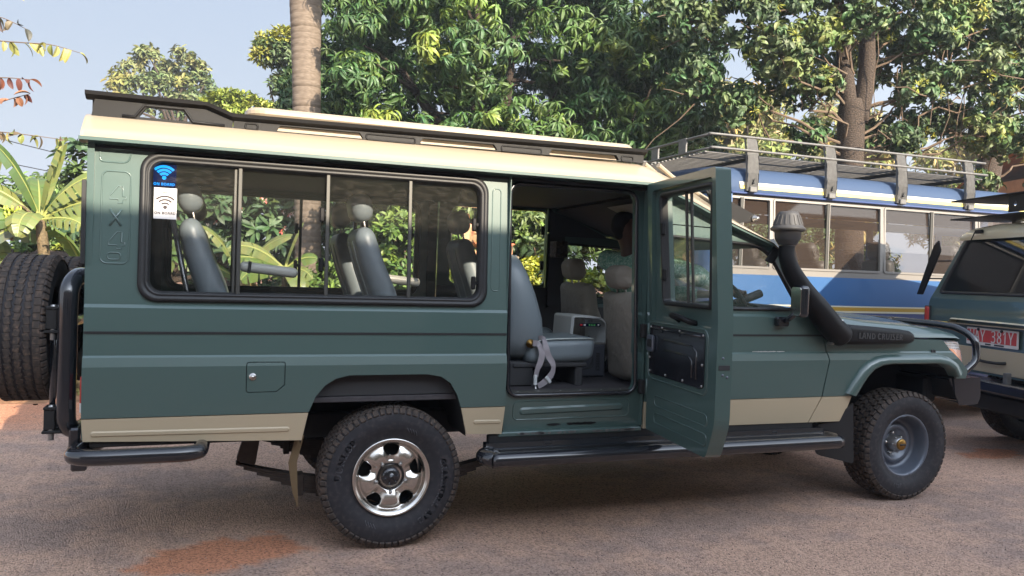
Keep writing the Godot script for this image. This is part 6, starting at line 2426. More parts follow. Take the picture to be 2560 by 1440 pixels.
	put("frame_print", s, "black rubber", np)
	# handle, bumper, hook and wheels
	s = S(true)
	tube(s, curve([Vector3(0.80, 0.885, 0.0), Vector3(0.82, 0.872, 0.05), Vector3(0.95, 0.862, 0.055), Vector3(1.10, 0.865, 0.055), Vector3(1.14, 0.87, 0.0)], 4), 0.014, 8)
	put("door_handle", s, "black rubber", v)
	s = S()
	bslab(s, rr(0.0, 0.76, 1.70, 0.98, 0.02), 0.012, 0.004, T(Vector3(0, 0, 0.004)))
	put("lower_door", s, "sill cream paint", v)
	s = S()
	box(s, Vector3(0.85, 0.66, 0.06), Vector3(1.72, 0.10, 0.24), 0.015)
	var bp := put("rear_bumper", s, "black gloss", v)
	s = S()
	box(s, Vector3(1.28, 0.75, 0.10), Vector3(0.05, 0.10, 0.05), 0.006)
	put("bumper_post", s, "worn aluminium", bp)
	s = S()
	box(s, Vector3(0.85, 0.50, -0.4), Vector3(1.3, 0.16, 0.9), 0.02)
	put("under_body", s, "under body", v)
	for x in [0.16, 1.54]:
		for z in [-0.95, -3.0]:
			var w := holder("wheel", v, Transform3D(Basis(Vector3.UP, PI / 2 if x > 1 else -PI / 2), Vector3(x, 0.39, z)))
			tyre(w, 0.388, 0.25, 5, true)
			s = S(true)
			lathe(s, [Vector2(0.22, 0.09), Vector2(0.20, 0.08), Vector2(0.17, 0.0), Vector2(0.10, 0.03), Vector2(0.0, 0.04)], 32)
			put("rim", s, "wheel grey steel", w)


# ---------------------------------------------------------------- plants

func leaf(s: SurfaceTool, xf: Transform3D, len_: float, wid: float, droop: float, fold: float, c: Color, seg := 4, tip := 1.0, wav := 0.0) -> void:
	# a folded blade along local z that bends down towards its tip
	var l := PackedVector3Array()
	var m := PackedVector3Array()
	var r := PackedVector3Array()
	for i in seg + 1:
		var t := float(i) / seg
		var w := wid * 0.54 * pow(sin(PI * clampf(pow(t, tip) * 0.94 + 0.05, 0, 1)), 0.8)
		if i == seg:
			w = 0.0
		var ang := droop * t
		var p := Vector3(0, -len_ * t * sin(ang) * 0.9, len_ * t * cos(ang * 0.8))
		var up := Vector3(0, cos(ang), sin(ang))
		var k := sin(t * 9.0) * wav * wid
		m.append(xf * p)
		l.append(xf * (p + Vector3(-w, 0, 0) + up * (fold * w + k)))
		r.append(xf * (p + Vector3(w, 0, 0) + up * (fold * w - k)))
	s.set_color(c)
	for i in seg:
		if i == seg - 1:
			tri(s, m[i], l[i], m[i + 1])
			tri(s, m[i], m[i + 1], r[i])
		else:
			quad(s, m[i], l[i], l[i + 1], m[i + 1])
			quad(s, m[i], m[i + 1], r[i + 1], r[i])


func aim(dir: Vector3, roll := 0.0) -> Basis:
	# a basis whose z axis runs along dir and whose y axis is as upright as it can be
	var z := dir.normalized()
	var x := Vector3.UP.cross(z)
	x = Vector3.RIGHT if x.length() < 0.01 else x.normalized()
	return Basis(z, roll) * Basis(x, z.cross(x), z)


func vary(c: Color, r: RandomNumberGenerator, amount := 0.25) -> Color:
	var k := 1.0 + r.randf_range(-amount, amount)
	return Color(c.r * k * r.randf_range(0.9, 1.15), c.g * k, c.b * k * r.randf_range(0.85, 1.1))


func cluster(n: int, len_: float, wid: float, lo: float, hi: float, droop: float, c: Color, seed_: int, seg := 4, spread := 0.0, tip := 1.0) -> ArrayMesh:
	# leaves round the end of a twig; the twig runs along local y
	var r := RandomNumberGenerator.new()
	r.seed = seed_
	var s := S()
	for i in n:
		var az := i * 2.4 + r.randf_range(-0.3, 0.3)
		var el := lerpf(lo, hi, (i + r.randf()) / n)
		var d := Vector3(cos(az) * cos(el), sin(el), sin(az) * cos(el))
		var k := r.randf_range(0.75, 1.15)
		var at := Vector3(r.randf_range(-1, 1), r.randf_range(-0.6, 0.6), r.randf_range(-1, 1)) * spread + d * len_ * 0.06
		leaf(s, Transform3D(aim(d, r.randf_range(-0.5, 0.5)), at), len_ * k, wid * k, droop * r.randf_range(0.5, 1.3), r.randf_range(0.1, 0.6), vary(c, r, 0.2), seg, tip)
	return finished(s)


func scatter(called: String, parent: Node, mesh: Mesh, m: String, xs: Array, cols: Array) -> MultiMeshInstance3D:
	var mm := MultiMesh.new()
	mm.transform_format = MultiMesh.TRANSFORM_3D
	mm.use_colors = true
	mm.mesh = mesh
	mm.instance_count = xs.size()
	for i in xs.size():
		mm.set_instance_transform(i, xs[i])
		mm.set_instance_color(i, cols[i])
	var o := MultiMeshInstance3D.new()
	o.name = called
	o.multimesh = mm
	o.material_override = M[m]
	parent.add_child(o, true)
	return o


func crown(parent: Node3D, called: String, meshes: Array, m: String, clumps: Array, per: int, r: RandomNumberGenerator, tints: Array, scl := [0.8, 1.25], outward := 0.7, core := Vector3.ZERO) -> void:
	# clumps: [centre, radius]; twigs sit on the upper and outer part of each clump
	var xs := []
	var cs := []
	for k in meshes.size():
		xs.append([])
		cs.append([])
	for c in clumps:
		var rad: float = c[1]
		var at: Vector3 = c[0]
		var tint: Color = tints[r.randi() % tints.size()]
		var out := (at - core).normalized()
		for i in int(per * rad * rad * 2.0):
			var d := Vector3(r.randfn(), r.randfn() * 0.8, r.randfn()).normalized()
			d = (d + out * outward * r.randf() + Vector3.UP * 0.25).normalized()
			var p := at + d * Vector3(1, 0.75, 1) * rad * pow(r.randf_range(0.12, 1.0), 0.4)
			var k := r.randi() % meshes.size()
			var b := Basis(Vector3.UP, r.randf() * TAU)
			var ax := Vector3.UP.cross(d)
			if ax.length() > 0.01:
				b = Basis(ax.normalized(), acos(clampf(d.y, -1, 1)) * 0.55) * b
			xs[k].append(Transform3D(b.scaled(Vector3.ONE * r.randf_range(scl[0], scl[1])), p))
			var f := r.randf_range(0.75, 1.25)
			cs[k].append(Color(tint.r * f, tint.g * f, tint.b * f))
	for k in meshes.size():
		if xs[k].size():
			kind(scatter(called, parent, meshes[k], m, xs[k], cs[k]), "stuff")


func limb(s: SurfaceTool, a: Vector3, b: Vector3, ra: float, rb: float, r: RandomNumberGenerator, bend := 0.12, n := 5, sides := 8) -> void:
	var pts := []
	var rad := []
	var l := a.distance_to(b)
	for i in n + 1:
		var t := float(i) / n
		var off := Vector3(r.randf_range(-1, 1), r.randf_range(-0.5, 0.5), r.randf_range(-1, 1)) * l * bend * sin(PI * t) * 0.6
		pts.append(a.lerp(b, t) + off)
		rad.append(lerpf(ra, rb, t))
	tube(s, pts, rad, sides)


func shell_clumps(c: Vector3, e: Vector3, n: int, r: RandomNumberGenerator, rad: Array, low := -0.6, inner := 0.72) -> Array:
	var o := []
	while o.size() < n:
		var d := Vector3(r.randfn(), r.randfn(), r.randfn()).normalized()
		if d.y < low:
			continue
		o.append([c + d * e * r.randf_range(inner, 1.0), r.randf_range(rad[0], rad[1])])
	return o


func vegetation() -> void:
	palm()
	mango()
	avocado()
	left_trees()
	window_plants()
	bananas()
	hanging_branches()
	ground_plants()


func palm() -> void:
	var r := RandomNumberGenerator.new()
	r.seed = 3
	var p := thing("palm_tree", "straight pale ringed palm trunk rising behind the vehicle's roof", "palm tree", Vector3(0.37, 0, -8.21))
	var ring := noise_tex(512, 0.02, FastNoiseLite.TYPE_SIMPLEX_SMOOTH, [[0.0, Color(0.68, 0.64, 0.60)], [0.5, Color(0.84, 0.80, 0.76)], [1.0, Color(1.0, 0.97, 0.93)]], 81, 4)
	mat("palm bark", Color(0.205, 0.175, 0.148), 0.85, 0.0, {"albedo_texture": ring})
	M["palm bark"].uv1_triplanar = true
	M["palm bark"].uv1_scale = Vector3(1.0, 4.0, 1.0)
	var s := S(true)
	var prof := []
	var y := 0.0
	while y < 8.6:
		var rad := 0.205 + 0.019 * clampf(y - 3.6, 0.0, 2.4) + 0.006 * sin(y * 2.3) + (0.12 * exp(-y * 2.5))
		prof.append(Vector2(rad, y))
		prof.append(Vector2(rad - 0.001, y + 0.078))
		prof.append(Vector2(rad - 0.005, y + 0.083))
		y += r.randf_range(0.085, 0.115)
	lathe(s, prof, 24, Transform3D(Basis(Vector3.RIGHT, -PI / 2), Vector3.ZERO) * Transform3D(Basis(Vector3.UP, 0.0), Vector3.ZERO))
	put("trunk", s, "palm bark", p, Transform3D(Basis(Vector3.BACK, 0.036), Vector3.ZERO))
	for i in 11:
		s = S()
		var a := TAU * i / 11 + r.randf_range(-0.2, 0.2)
		var d := Vector3(cos(a), 0, sin(a))
		var spine := []
		for k in 12:
			var t := k / 11.0
			spine.append(Vector3(-0.24, 8.6, 0) + d * (2.7 * t) + Vector3.UP * (1.3 * t - 2.5 * t * t + r.randf_range(-0.01, 0.01)))
		s.set_color(Color(0.10, 0.14, 0.04))
		tube(s, spine, [0.035, 0.033, 0.03, 0.028, 0.026, 0.023, 0.02, 0.017, 0.014, 0.011, 0.008, 0.004], 5)
		for k in range(2, 34):
			var t := k / 34.0
			var q: Vector3 = (spine[int(t * 11)] as Vector3).lerp(spine[mini(int(t * 11) + 1, 11)], t * 11 - int(t * 11))
			for sg in [-1.0, 1.0]:
				var side: Vector3 = d.cross(Vector3.UP) * sg
				leaf(s, Transform3D(aim(side + d * 0.5 + Vector3.UP * r.randf_range(-0.3, 0.4)), q), 0.62 * sin(PI * (0.15 + 0.8 * t)), 0.035, 0.7, 0.4, vary(Color(0.07, 0.12, 0.03), r), 3)
		put("frond", s, "banana leaf", p)


func mango() -> void:
	var r := RandomNumberGenerator.new()
	r.seed = 21
	var at := Vector3(4.1, 0, -10.4)
	var t := thing("mango_tree", "big dense mango tree with long drooping leaves behind the vehicle", "tree", at)
	var s := S(true)
	tube(s, [Vector3(0.2, 0, 0), Vector3(0.15, 1.0, 0.05), Vector3(0.05, 2.0, 0.0), Vector3(0, 2.7, 0.05)], [0.46, 0.36, 0.32, 0.34], 12)
	for k in [[Vector3(-2.2, 5.0, 1.2), 0.20], [Vector3(-1.0, 6.2, 1.6), 0.18], [Vector3(1.6, 5.4, 1.6), 0.19], [Vector3(2.7, 4.6, 0.6), 0.18], [Vector3(0.4, 6.8, -0.5), 0.20], [Vector3(0.2, 4.4, 2.2), 0.15], [Vector3(-2.6, 3.9, 0.2), 0.14]]:
		limb(s, Vector3(0, 2.5, 0), k[0], k[1], 0.05, r)
		for j in 4:
			var st: Vector3 = Vector3(0, 2.5, 0).lerp(k[0], r.randf_range(0.5, 1.0))
			limb(s, st, st + Vector3(r.randf_range(-1, 1), r.randf_range(-0.2, 0.8), r.randf_range(-0.3, 1)) * 1.3, 0.05, 0.012, r, 0.15, 4, 6)
	put("trunk", s, "mango bark", t)
	var leaves := []
	for k in 4:
		leaves.append(cluster(16, 0.185, 0.038, -1.0, 0.65, 1.45, [Color(0.050, 0.100, 0.030), Color(0.058, 0.110, 0.028), Color(0.042, 0.090, 0.030), Color(0.074, 0.122, 0.032)][k], 100 + k, 5))
	var young := [cluster(14, 0.205, 0.043, -0.8, 0.8, 1.3, Color(0.150, 0.205, 0.042), 110, 5), cluster(14, 0.205, 0.043, -0.8, 0.8, 1.3, Color(0.105, 0.155, 0.036), 111, 5)]
	var core := Vector3(0.0, 4.8, -0.6)
	var cl := shell_clumps(core, Vector3(3.75, 3.7, 3.1), 88, r, [0.55, 0.95], -0.75, 0.78)
	# boughs that hang towards the camera
	for k in [[-2.9, 4.6, 1.7, 0.7], [-2.4, 5.7, 1.9, 0.7], [-2.8, 3.7, 1.6, 0.7], [-1.6, 3.7, 2.3, 0.75], [-0.3, 3.9, 2.7, 0.8], [0.9, 3.6, 2.8, 0.8], [2.0, 4.1, 2.7, 0.85], [2.9, 3.5, 2.2, 0.8], [-1.2, 5.0, 2.5, 0.8], [0.2, 5.4, 2.7, 0.8], [1.4, 5.5, 2.6, 0.8], [2.6, 5.2, 2.3, 0.8], [0.8, 4.5, 2.6, 0.6], [3.2, 4.4, 1.6, 0.7], [-1.9, 6.2, 2.1, 0.8], [-3.2, 3.0, 1.5, 0.7], [-1.0, 3.0, 2.4, 0.8], [1.0, 2.9, 2.6, 0.8], [3.4, 2.8, 2.0, 0.8], [3.6, 5.4, 1.0, 0.9], [3.9, 6.2, 0.4, 1.0], [3.0, 6.6, 1.2, 0.9], [3.9, 4.4, 0.6, 0.9], [3.8, 3.4, 0.8, 0.9], [-3.3, 5.1, 2.95, 0.42], [-3.25, 4.3, 3.0, 0.40], [-3.35, 5.9, 3.0, 0.45], [-3.3, 6.7, 3.0, 0.5]]:
		cl.append([Vector3(k[0], k[1], k[2]), k[3]])
	crown(t, "crown", leaves, "mango leaf", cl, 46, r, [Color(1, 1, 1), Color(0.85, 0.95, 0.9), Color(1.15, 1.1, 0.8), Color(0.8, 0.9, 0.85)], [0.85, 1.2], 0.8, core)
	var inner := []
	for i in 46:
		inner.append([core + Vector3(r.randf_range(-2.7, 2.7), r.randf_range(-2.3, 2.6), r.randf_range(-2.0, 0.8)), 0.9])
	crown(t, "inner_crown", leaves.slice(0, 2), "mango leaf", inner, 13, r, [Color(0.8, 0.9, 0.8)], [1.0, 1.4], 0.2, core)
	var fresh := []
	for k in [[-3.0, 4.75, 1.75, 0.55], [-2.3, 5.95, 1.95, 0.6], [-2.0, 5.1, 2.2, 0.45], [-1.3, 5.75, 2.35, 0.5], [1.5, 4.3, 2.9, 0.5], [1.9, 3.8, 2.9, 0.45], [-0.9, 4.0, 2.7, 0.35], [-2.6, 3.95, 1.9, 0.4], [0.9, 5.3, 3.0, 0.35]]:
		fresh.append([Vector3(k[0], k[1], k[2]), k[3]])
	crown(t, "young_leaves", young, "mango leaf", fresh, 34, r, [Color(1, 1, 1), Color(1.2, 1.1, 0.9), Color(0.8, 0.9, 0.8)], [0.8, 1.15], 0.8, core)
	# a second, lower mass of the same tree's neighbours closes the gap behind
	var t2 := thing("mango_tree", "darker mango tree half hidden behind the big mango, further right", "tree", Vector3(8.2, 0, -12.5))
	s = S(true)
	limb(s, Vector3(0, 0, 0), Vector3(0.1, 3.6, 0), 0.36, 0.22, r, 0.05)
	for k in [Vector3(-1.8, 5.5, 0.6), Vector3(1.6, 5.2, 0.4), Vector3(0.2, 6.4, 0.0)]:
		limb(s, Vector3(0.1, 3.4, 0), k, 0.16, 0.05, r)
	put("trunk", s, "mango bark", t2)
	crown(t2, "crown", leaves, "mango leaf", shell_clumps(Vector3(-0.4, 4.6, 0), Vector3(2.0, 3.4, 1.8), 44, r, [0.6, 1.0], -0.85, 0.3), 20, r, [Color(0.8, 0.95, 0.85), Color(0.9, 1, 0.8)], [0.9, 1.3], 0.6, Vector3(0, 4.6, 0))


func avocado() -> void:
	var r := RandomNumberGenerator.new()
	r.seed = 33
	var leaves := []
	for k in 4:
		leaves.append(cluster(12, 0.128, 0.058, -1.0, 0.5, 0.8, [Color(0.072, 0.108, 0.040), Color(0.058, 0.108, 0.034), Color(0.110, 0.140, 0.050), Color(0.082, 0.108, 0.048)][k], 200 + k, 4, 0.06))
	var fs := S()
	for i in 26:
		var d := Vector3(r.randfn(), r.randfn() + 0.5, r.randfn()).normalized()
		leaf(fs, Transform3D(aim(d), d * 0.03), r.randf_range(0.03, 0.075), 0.009, 0.3, 0.3, vary(Color(0.34, 0.33, 0.06), r), 3)
	var bloom := finished(fs)
	# [position, label, trunk pieces, clumps]
	var t := thing("avocado_tree", "forked broad-leaved tree with thick brown trunk behind the minibus rack", "tree", Vector3(8.65, 0, -5.85))
	var s := S(true)
	tube(s, curve([Vector3(0.0, 0, 0.1), Vector3(0.02, 1.5, 0.05), Vector3(0.0, 3.0, 0.0), Vector3(-0.02, 4.0, 0.0), Vector3(-0.02, 4.55, 0.0)], 4), [0.28, 0.26, 0.24, 0.23, 0.225, 0.22, 0.22, 0.215, 0.21, 0.21, 0.21, 0.21, 0.21, 0.21, 0.21, 0.20, 0.17], 14)
	tube(s, curve([Vector3(-0.06, 4.3, 0), Vector3(-0.16, 4.9, 0.0), Vector3(-0.22, 5.5, -0.05), Vector3(-0.35, 6.4, -0.1), Vector3(-0.8, 8.2, 0)], 4), [0.14, 0.135, 0.13, 0.125, 0.12, 0.12, 0.115, 0.115, 0.11, 0.105, 0.10, 0.095, 0.09, 0.085, 0.08, 0.07, 0.05], 10)
	tube(s, curve([Vector3(0.08, 4.2, 0.05), Vector3(0.16, 4.9, 0.1), Vector3(0.15, 5.6, 0.1), Vector3(0.18, 6.6, 0.1), Vector3(0.5, 8.6, 0)], 4), [0.155, 0.15, 0.145, 0.14, 0.135, 0.13, 0.13, 0.125, 0.12, 0.12, 0.115, 0.13, 0.12, 0.11, 0.10, 0.08, 0.05], 10)
	put("trunk", s, "pale bark", t)
	var twigs := S()
	var cl := []
	for k in [[-2.5, 5.4, 0.3, 0.6], [-2.0, 4.9, 0.6, 0.55], [-1.6, 5.8, 0.2, 0.6], [-2.9, 4.6, -0.2, 0.5], [-1.3, 5.2, 0.6, 0.5], [-2.3, 4.2, 0.0, 0.45], [-0.9, 5.9, 0.5, 0.6], [-1.0, 4.6, 0.3, 0.40], [-0.5, 6.4, 0.5, 0.6], [0.3, 6.2, 0.7, 0.5], [0.9, 5.6, 0.6, 0.55], [1.5, 6.0, 0.5, 0.6], [1.2, 4.9, 0.5, 0.45], [1.9, 5.2, 0.7, 0.5], [2.5, 5.9, 0.6, 0.6], [2.5, 4.7, 0.5, 0.45], [2.2, 4.1, 0.6, 0.45], [2.9, 5.2, 0.6, 0.5], [3.1, 4.2, 0.5, 0.45], [-3.1, 6.2, 0.0, 0.6], [-2.0, 7.2, 0, 0.9], [0, 7.6, 0, 1.0], [2, 7.3, 0, 0.9], [0.7, 3.9, 0.4, 0.4], [-0.6, 3.95, -0.3, 0.4], [1.0, 4.2, -0.8, 0.5], [-0.5, 4.9, -0.8, 0.6], [-2.6, 6.6, 0.0, 0.7], [-1.7, 6.6, 0.2, 0.7], [-3.3, 5.4, -0.1, 0.6], [-1.0, 5.3, -0.5, 0.6], [-1.8, 4.4, -0.5, 0.5], [-0.4, 5.6, 0.6, 0.4], [0.6, 6.9, 0.4, 0.7], [0.5, 5.2, -0.7, 0.6], [1.3, 5.5, -0.5, 0.6], [1.8, 6.6, 0.3, 0.7], [0.8, 4.7, 0.45, 0.4], [3.3, 6.4, 0.3, 0.7], [1.7, 4.4, -0.4, 0.5], [2.8, 4.4, -0.3, 0.5], [0.9, 6.0, -0.8, 0.7]]:
		cl.append([Vector3(k[0], k[1], k[2]), k[3]])
		limb(twigs, Vector3(0.1 * signf(k[0]), clampf(k[1] - 0.8, 3.6, 6.8), 0), Vector3(k[0], k[1], k[2]), 0.026, 0.008, r, 0.2, 6, 6)
		for j in 4:
			var st := Vector3(k[0], k[1], k[2]) + Vector3(r.randfn(), r.randfn(), r.randfn()) * 0.15
			limb(twigs, st, st + Vector3(r.randfn(), r.randfn() * 0.7, r.randfn() * 0.6) * k[3] * 0.8, 0.012, 0.004, r, 0.25, 4, 5)
	put("branches", twigs, "twig bark", t)
	crown(t, "crown", leaves, "avocado leaf", cl, 125, r, [Color(1, 1, 1), Color(0.8, 0.95, 0.95), Color(1.25, 1.2, 0.8), Color(0.65, 0.75, 0.72)], [0.7, 1.1], 0.3, Vector3(0, 5, -1))
	var bl := []
	for c in cl:
		bl.append([c[0], c[1] * 1.05])
	crown(t, "blossom", [bloom], "far leaf", bl, 9, r, [Color(1, 1, 1), Color(0.8, 0.9, 0.7)], [0.9, 1.6], 0.6, Vector3(0, 5, -1))
	# thin hanging roots and vines
	s = S()
	for k in 9:
		var a := Vector3(r.randf_range(-0.6, 2.6), r.randf_range(5.0, 6.4), r.randf_range(0.1, 0.6))
		limb(s, a, a + Vector3(r.randf_range(-0.3, 0.3), -r.randf_range(1.2, 2.4), 0), 0.010, 0.006, r, 0.05, 6, 5)
	for k in 7:
		var a := Vector3(r.randf_range(0.2, 2.2), r.randf_range(3.9, 4.8), r.randf_range(0.1, 0.6))
		limb(s, a, a + Vector3(r.randf_range(-0.7, 0.9), r.randf_range(-0.4, 0.4), 0.1), 0.011, 0.006, r, 0.5, 8, 5)
	put("hanging_vines", s, "twig bark", t)
	# two more of the kind further right
	var t2 := thing("avocado_tree", "leaning broad-leaved tree at the right edge with sky showing through it", "tree", Vector3(12.6, 0, -6.6))
	s = S(true)
	tube(s, curve([Vector3(-0.3, 0, 0), Vector3(-0.2, 2.0, 0), Vector3(0.0, 3.6, 0.05), Vector3(0.35, 4.9, 0.0), Vector3(0.6, 7.0, 0)], 4), [0.30, 0.29, 0.28, 0.27, 0.26, 0.25, 0.24, 0.235, 0.23, 0.22, 0.21, 0.20, 0.18, 0.15, 0.12, 0.09, 0.05], 12)
	put("trunk", s, "pale bark", t2)
	twigs = S()
	cl = []
	for k in [[-0.9, 5.4, 0.6, 0.55], [-1.6, 4.6, 0.5, 0.4], [0.2, 5.9, 0.5, 0.6], [0.9, 5.2, 0.6, 0.55], [-0.5, 4.1, 0.7, 0.4], [1.2, 4.3, 0.4, 0.55], [-1.8, 5.9, 0.3, 0.6], [0.9, 6.5, 0.2, 0.8], [-0.9, 6.8, 0, 0.8], [1.6, 3.6, 0.3, 0.5], [-1.0, 3.4, 0.7, 0.35], [0.6, 3.3, 0.7, 0.35], [1.4, 5.8, 0.8, 0.5]]:
		cl.append([Vector3(k[0], k[1], k[2]), k[3]])
		limb(twigs, Vector3(0.1, clampf(k[1] - 0.7, 3.0, 5.8), 0), Vector3(k[0], k[1], k[2]), 0.026, 0.008, r, 0.25, 6, 6)
		for j in 4:
			var st := Vector3(k[0], k[1], k[2]) + Vector3(r.randfn(), r.randfn(), r.randfn()) * 0.15
			limb(twigs, st, st + Vector3(r.randfn(), r.randfn() * 0.7, r.randfn() * 0.6) * k[3], 0.012, 0.004, r, 0.25, 4, 5)
	put("branches", twigs, "twig bark", t2)
	crown(t2, "crown", leaves, "avocado leaf", cl, 110, r, [Color(1, 1, 1), Color(1.1, 1.1, 0.9), Color(0.8, 0.9, 0.9)], [0.8, 1.15], 0.3, Vector3(0, 5, -1))
	crown(t2, "blossom", [bloom], "far leaf", cl, 14, r, [Color(1.1, 1, 0.9), Color(0.9, 0.9, 0.7)], [1.0, 1.8], 0.6, Vector3(0, 5, -1))
	# pale yellow-green trees far behind, seen between the mango and the forked tree
	var pale := [cluster(16, 0.34, 0.10, -0.8, 0.9, 0.6, Color(0.22, 0.235, 0.070), 240, 3, 0.22), cluster(16, 0.34, 0.08, -0.8, 0.9, 0.6, Color(0.28, 0.24, 0.11), 241, 3, 0.22)]
	for k in [[17.0, -19.5, 8.4, 2.6, "pale yellow-green tree in the gap between the mango and the forked tree"], [20.5, -18.5, 7.4, 2.6, "pale yellow-green tree just left of the forked trunk, further away"], [26.5, -17.5, 7.5, 3.0, "distant pale tree beyond the leaning tree at the right"]]:
		var p := thing("pale_tree", k[4], "tree", Vector3(k[0], 0, k[1]))
		s = S(true)
		limb(s, Vector3.ZERO, Vector3(0.2, k[2] * 0.75, 0), 0.22, 0.10, r, 0.04, 6)
		for j in 7:
			var st := Vector3(0.1, k[2] * r.randf_range(0.4, 0.7), 0)
			limb(s, st, st + Vector3(r.randfn() * 1.3, r.randf_range(1.0, 2.6), r.randfn()), 0.07, 0.02, r, 0.1, 5, 6)
		put("trunk", s, "pale bark", p)
		crown(p, "crown", pale, "far leaf", shell_clumps(Vector3(0, k[2] * 0.68, 0), Vector3(k[3], k[2] * 0.48, 2.0), 40, r, [0.6, 1.0], -0.9, 0.35), 13, r, [Color(1, 1, 1), Color(1.2, 1.05, 0.8), Color(0.8, 0.9, 0.8)], [0.8, 1.3], 0.5, Vector3(0, k[2] * 0.6, 0))


func left_trees() -> void:
	var r := RandomNumberGenerator.new()
	r.seed = 44
	var olive := [cluster(18, 0.40, 0.15, -0.9, 0.9, 0.5, Color(0.110, 0.140, 0.055), 300, 3, 0.26), cluster(18, 0.40, 0.15, -0.9, 0.9, 0.5, Color(0.150, 0.160, 0.060), 301, 3, 0.26)]
	var t := thing("round_tree", "distant round olive-green tree against the sky above the roof rail", "tree", Vector3(-3.45, 0, -34.4))
	var s := S(true)
	limb(s, Vector3.ZERO, Vector3(0.35, 7.6, 0), 0.30, 0.15, r, 0.02)
	for k in [[-1.7, 10.0], [-0.8, 10.6], [0.5, 10.6], [1.4, 9.8], [2.0, 9.0], [-1.9, 9.0], [0.9, 9.2], [-0.5, 9.4]]:
		limb(s, Vector3(0.35, 7.4, 0), Vector3(k[0], k[1], r.randf_range(-0.8, 0.8)), 0.09, 0.03, r, 0.12, 5, 6)
	put("trunk", s, "pale bark", t)
	var cl := []
	for k in [[-1.9, 9.6, 0.55], [-1.5, 10.3, 0.5], [-0.9, 10.75, 0.55], [-0.2, 10.5, 0.55], [0.5, 10.9, 0.5], [1.1, 10.7, 0.4], [1.2, 10.1, 0.55], [1.7, 9.5, 0.45], [2.1, 8.9, 0.35], [2.3, 9.3, 0.25], [0.6, 9.9, 0.6], [-0.4, 9.7, 0.6], [-1.2, 9.4, 0.55], [-1.9, 8.8, 0.45], [-0.9, 8.8, 0.5], [0.2, 9.1, 0.5], [1.0, 9.2, 0.45], [0.1, 8.4, 0.5], [1.5, 8.5, 0.4], [-0.5, 10.0, 0.5], [-2.2, 9.2, 0.3], [2.3, 8.5, 0.3]]:
		cl.append([Vector3(k[0], k[1], r.randf_range(-0.7, 0.7)), k[2]])
	crown(t, "crown", olive, "far leaf", cl, 32, r, [Color(1, 1, 1), Color(1.2, 1.1, 0.8), Color(0.8, 0.95, 0.9)], [0.5, 0.85], 0.3, Vector3(0, 9, 0))
	# dense tree to the left of the palm trunk, with a yellow-topped shrub beside it
	var dark := [cluster(18, 0.24, 0.075, -0.6, 1.0, 0.4, Color(0.075, 0.110, 0.045), 310, 3, 0.10), cluster(18, 0.24, 0.075, -0.6, 1.0, 0.4, Color(0.11, 0.14, 0.05), 311, 3, 0.10)]
	var yellow := [cluster(18, 0.24, 0.075, -0.2, 1.2, 0.3, Color(0.27, 0.28, 0.055), 312, 3, 0.10)]
	t = thing("dense_tree", "dense dark tree with yellow-green top just left of the palm trunk", "tree", Vector3(0.72, 0, -19.1))
	s = S(true)
	limb(s, Vector3.ZERO, Vector3(0, 4.2, 0), 0.26, 0.14, r, 0.04)
	for k in [[-0.6, 6.8], [0.2, 7.4], [0.7, 6.6], [-0.3, 5.9]]:
		limb(s, Vector3(0, 4.0, 0), Vector3(k[0], k[1], 0), 0.08, 0.02, r, 0.1, 5, 6)
	put("trunk", s, "mango bark", t)
	cl = []
	for k in [[-0.65, 7.6, 0.42], [-0.35, 7.3, 0.5], [0.1, 7.6, 0.6], [0.4, 7.0, 0.6], [-0.2, 6.7, 0.5], [0.2, 6.3, 0.55], [0.5, 6.0, 0.6], [0.0, 5.7, 0.5], [-0.4, 6.1, 0.35], [0.6, 7.6, 0.5], [0.4, 5.2, 0.7], [-0.3, 5.2, 0.5]]:
		cl.append([Vector3(k[0], k[1], r.randf_range(-0.3, 0.3)), k[2]])
	crown(t, "crown", dark, "shrub leaf", cl, 46, r, [Color(1, 1, 1), Color(0.8, 0.9, 0.9)], [0.7, 1.0], 0.2, Vector3(0.2, 6.5, 0))
	crown(t, "young_leaves", yellow, "shrub leaf", [[Vector3(-0.6, 7.85, 0.2), 0.35], [Vector3(-0.2, 8.0, 0.2), 0.35], [Vector3(0.2, 8.05, 0.2), 0.35], [Vector3(-0.75, 7.5, 0.25), 0.25]], 70, r, [Color(1, 1, 1)], [0.7, 1.0], 0.4, Vector3(0, 6.5, 0))
	t = thing("yellow_shrub", "yellow-green shrub top showing just above the roof hatch, left of the dense tree", "shrub", Vector3(-0.75, 0, -19.0))
	s = S(true)
	for k in 6:
		limb(s, Vector3.ZERO, Vector3(r.randf_range(-0.6, 0.6), 5.8, r.randf_range(-0.3, 0.3)), 0.07, 0.02, r, 0.06, 5, 6)
	put("stems", s, "mango bark", t)
	cl = []
	for k in [[-0.45, 6.0, 0.35], [-0.1, 6.15, 0.35], [0.25, 6.1, 0.35], [0.6, 6.0, 0.35], [0.1, 5.6, 0.5], [-0.3, 5.4, 0.5], [0.5, 5.4, 0.5], [0, 4.6, 0.8]]:
		cl.append([Vector3(k[0], k[1], 0), k[2]])
	crown(t, "foliage", yellow, "shrub leaf", cl, 60, r, [Color(0.9, 1, 0.9), Color(0.65, 0.8, 0.7)], [0.7, 1.0], 0.4, Vector3(0, 5, 0))
	# thick-leaved tree at the vehicle's rear corner, also seen through its windows
	var thick := [cluster(13, 0.26, 0.075, -0.1, 0.9, 0.35, Color(0.055, 0.095, 0.040), 320, 4, 0.02, 1.25), cluster(13, 0.26, 0.075, -0.2, 0.9, 0.35, Color(0.075, 0.125, 0.050), 321, 4, 0.02, 1.25)]
	t = thing("frangipani_tree", "dark thick-leaved tree beside the vehicle's rear corner, next to the bananas", "tree", Vector3(-1.85, 0, -9.2))
	s = S(true)
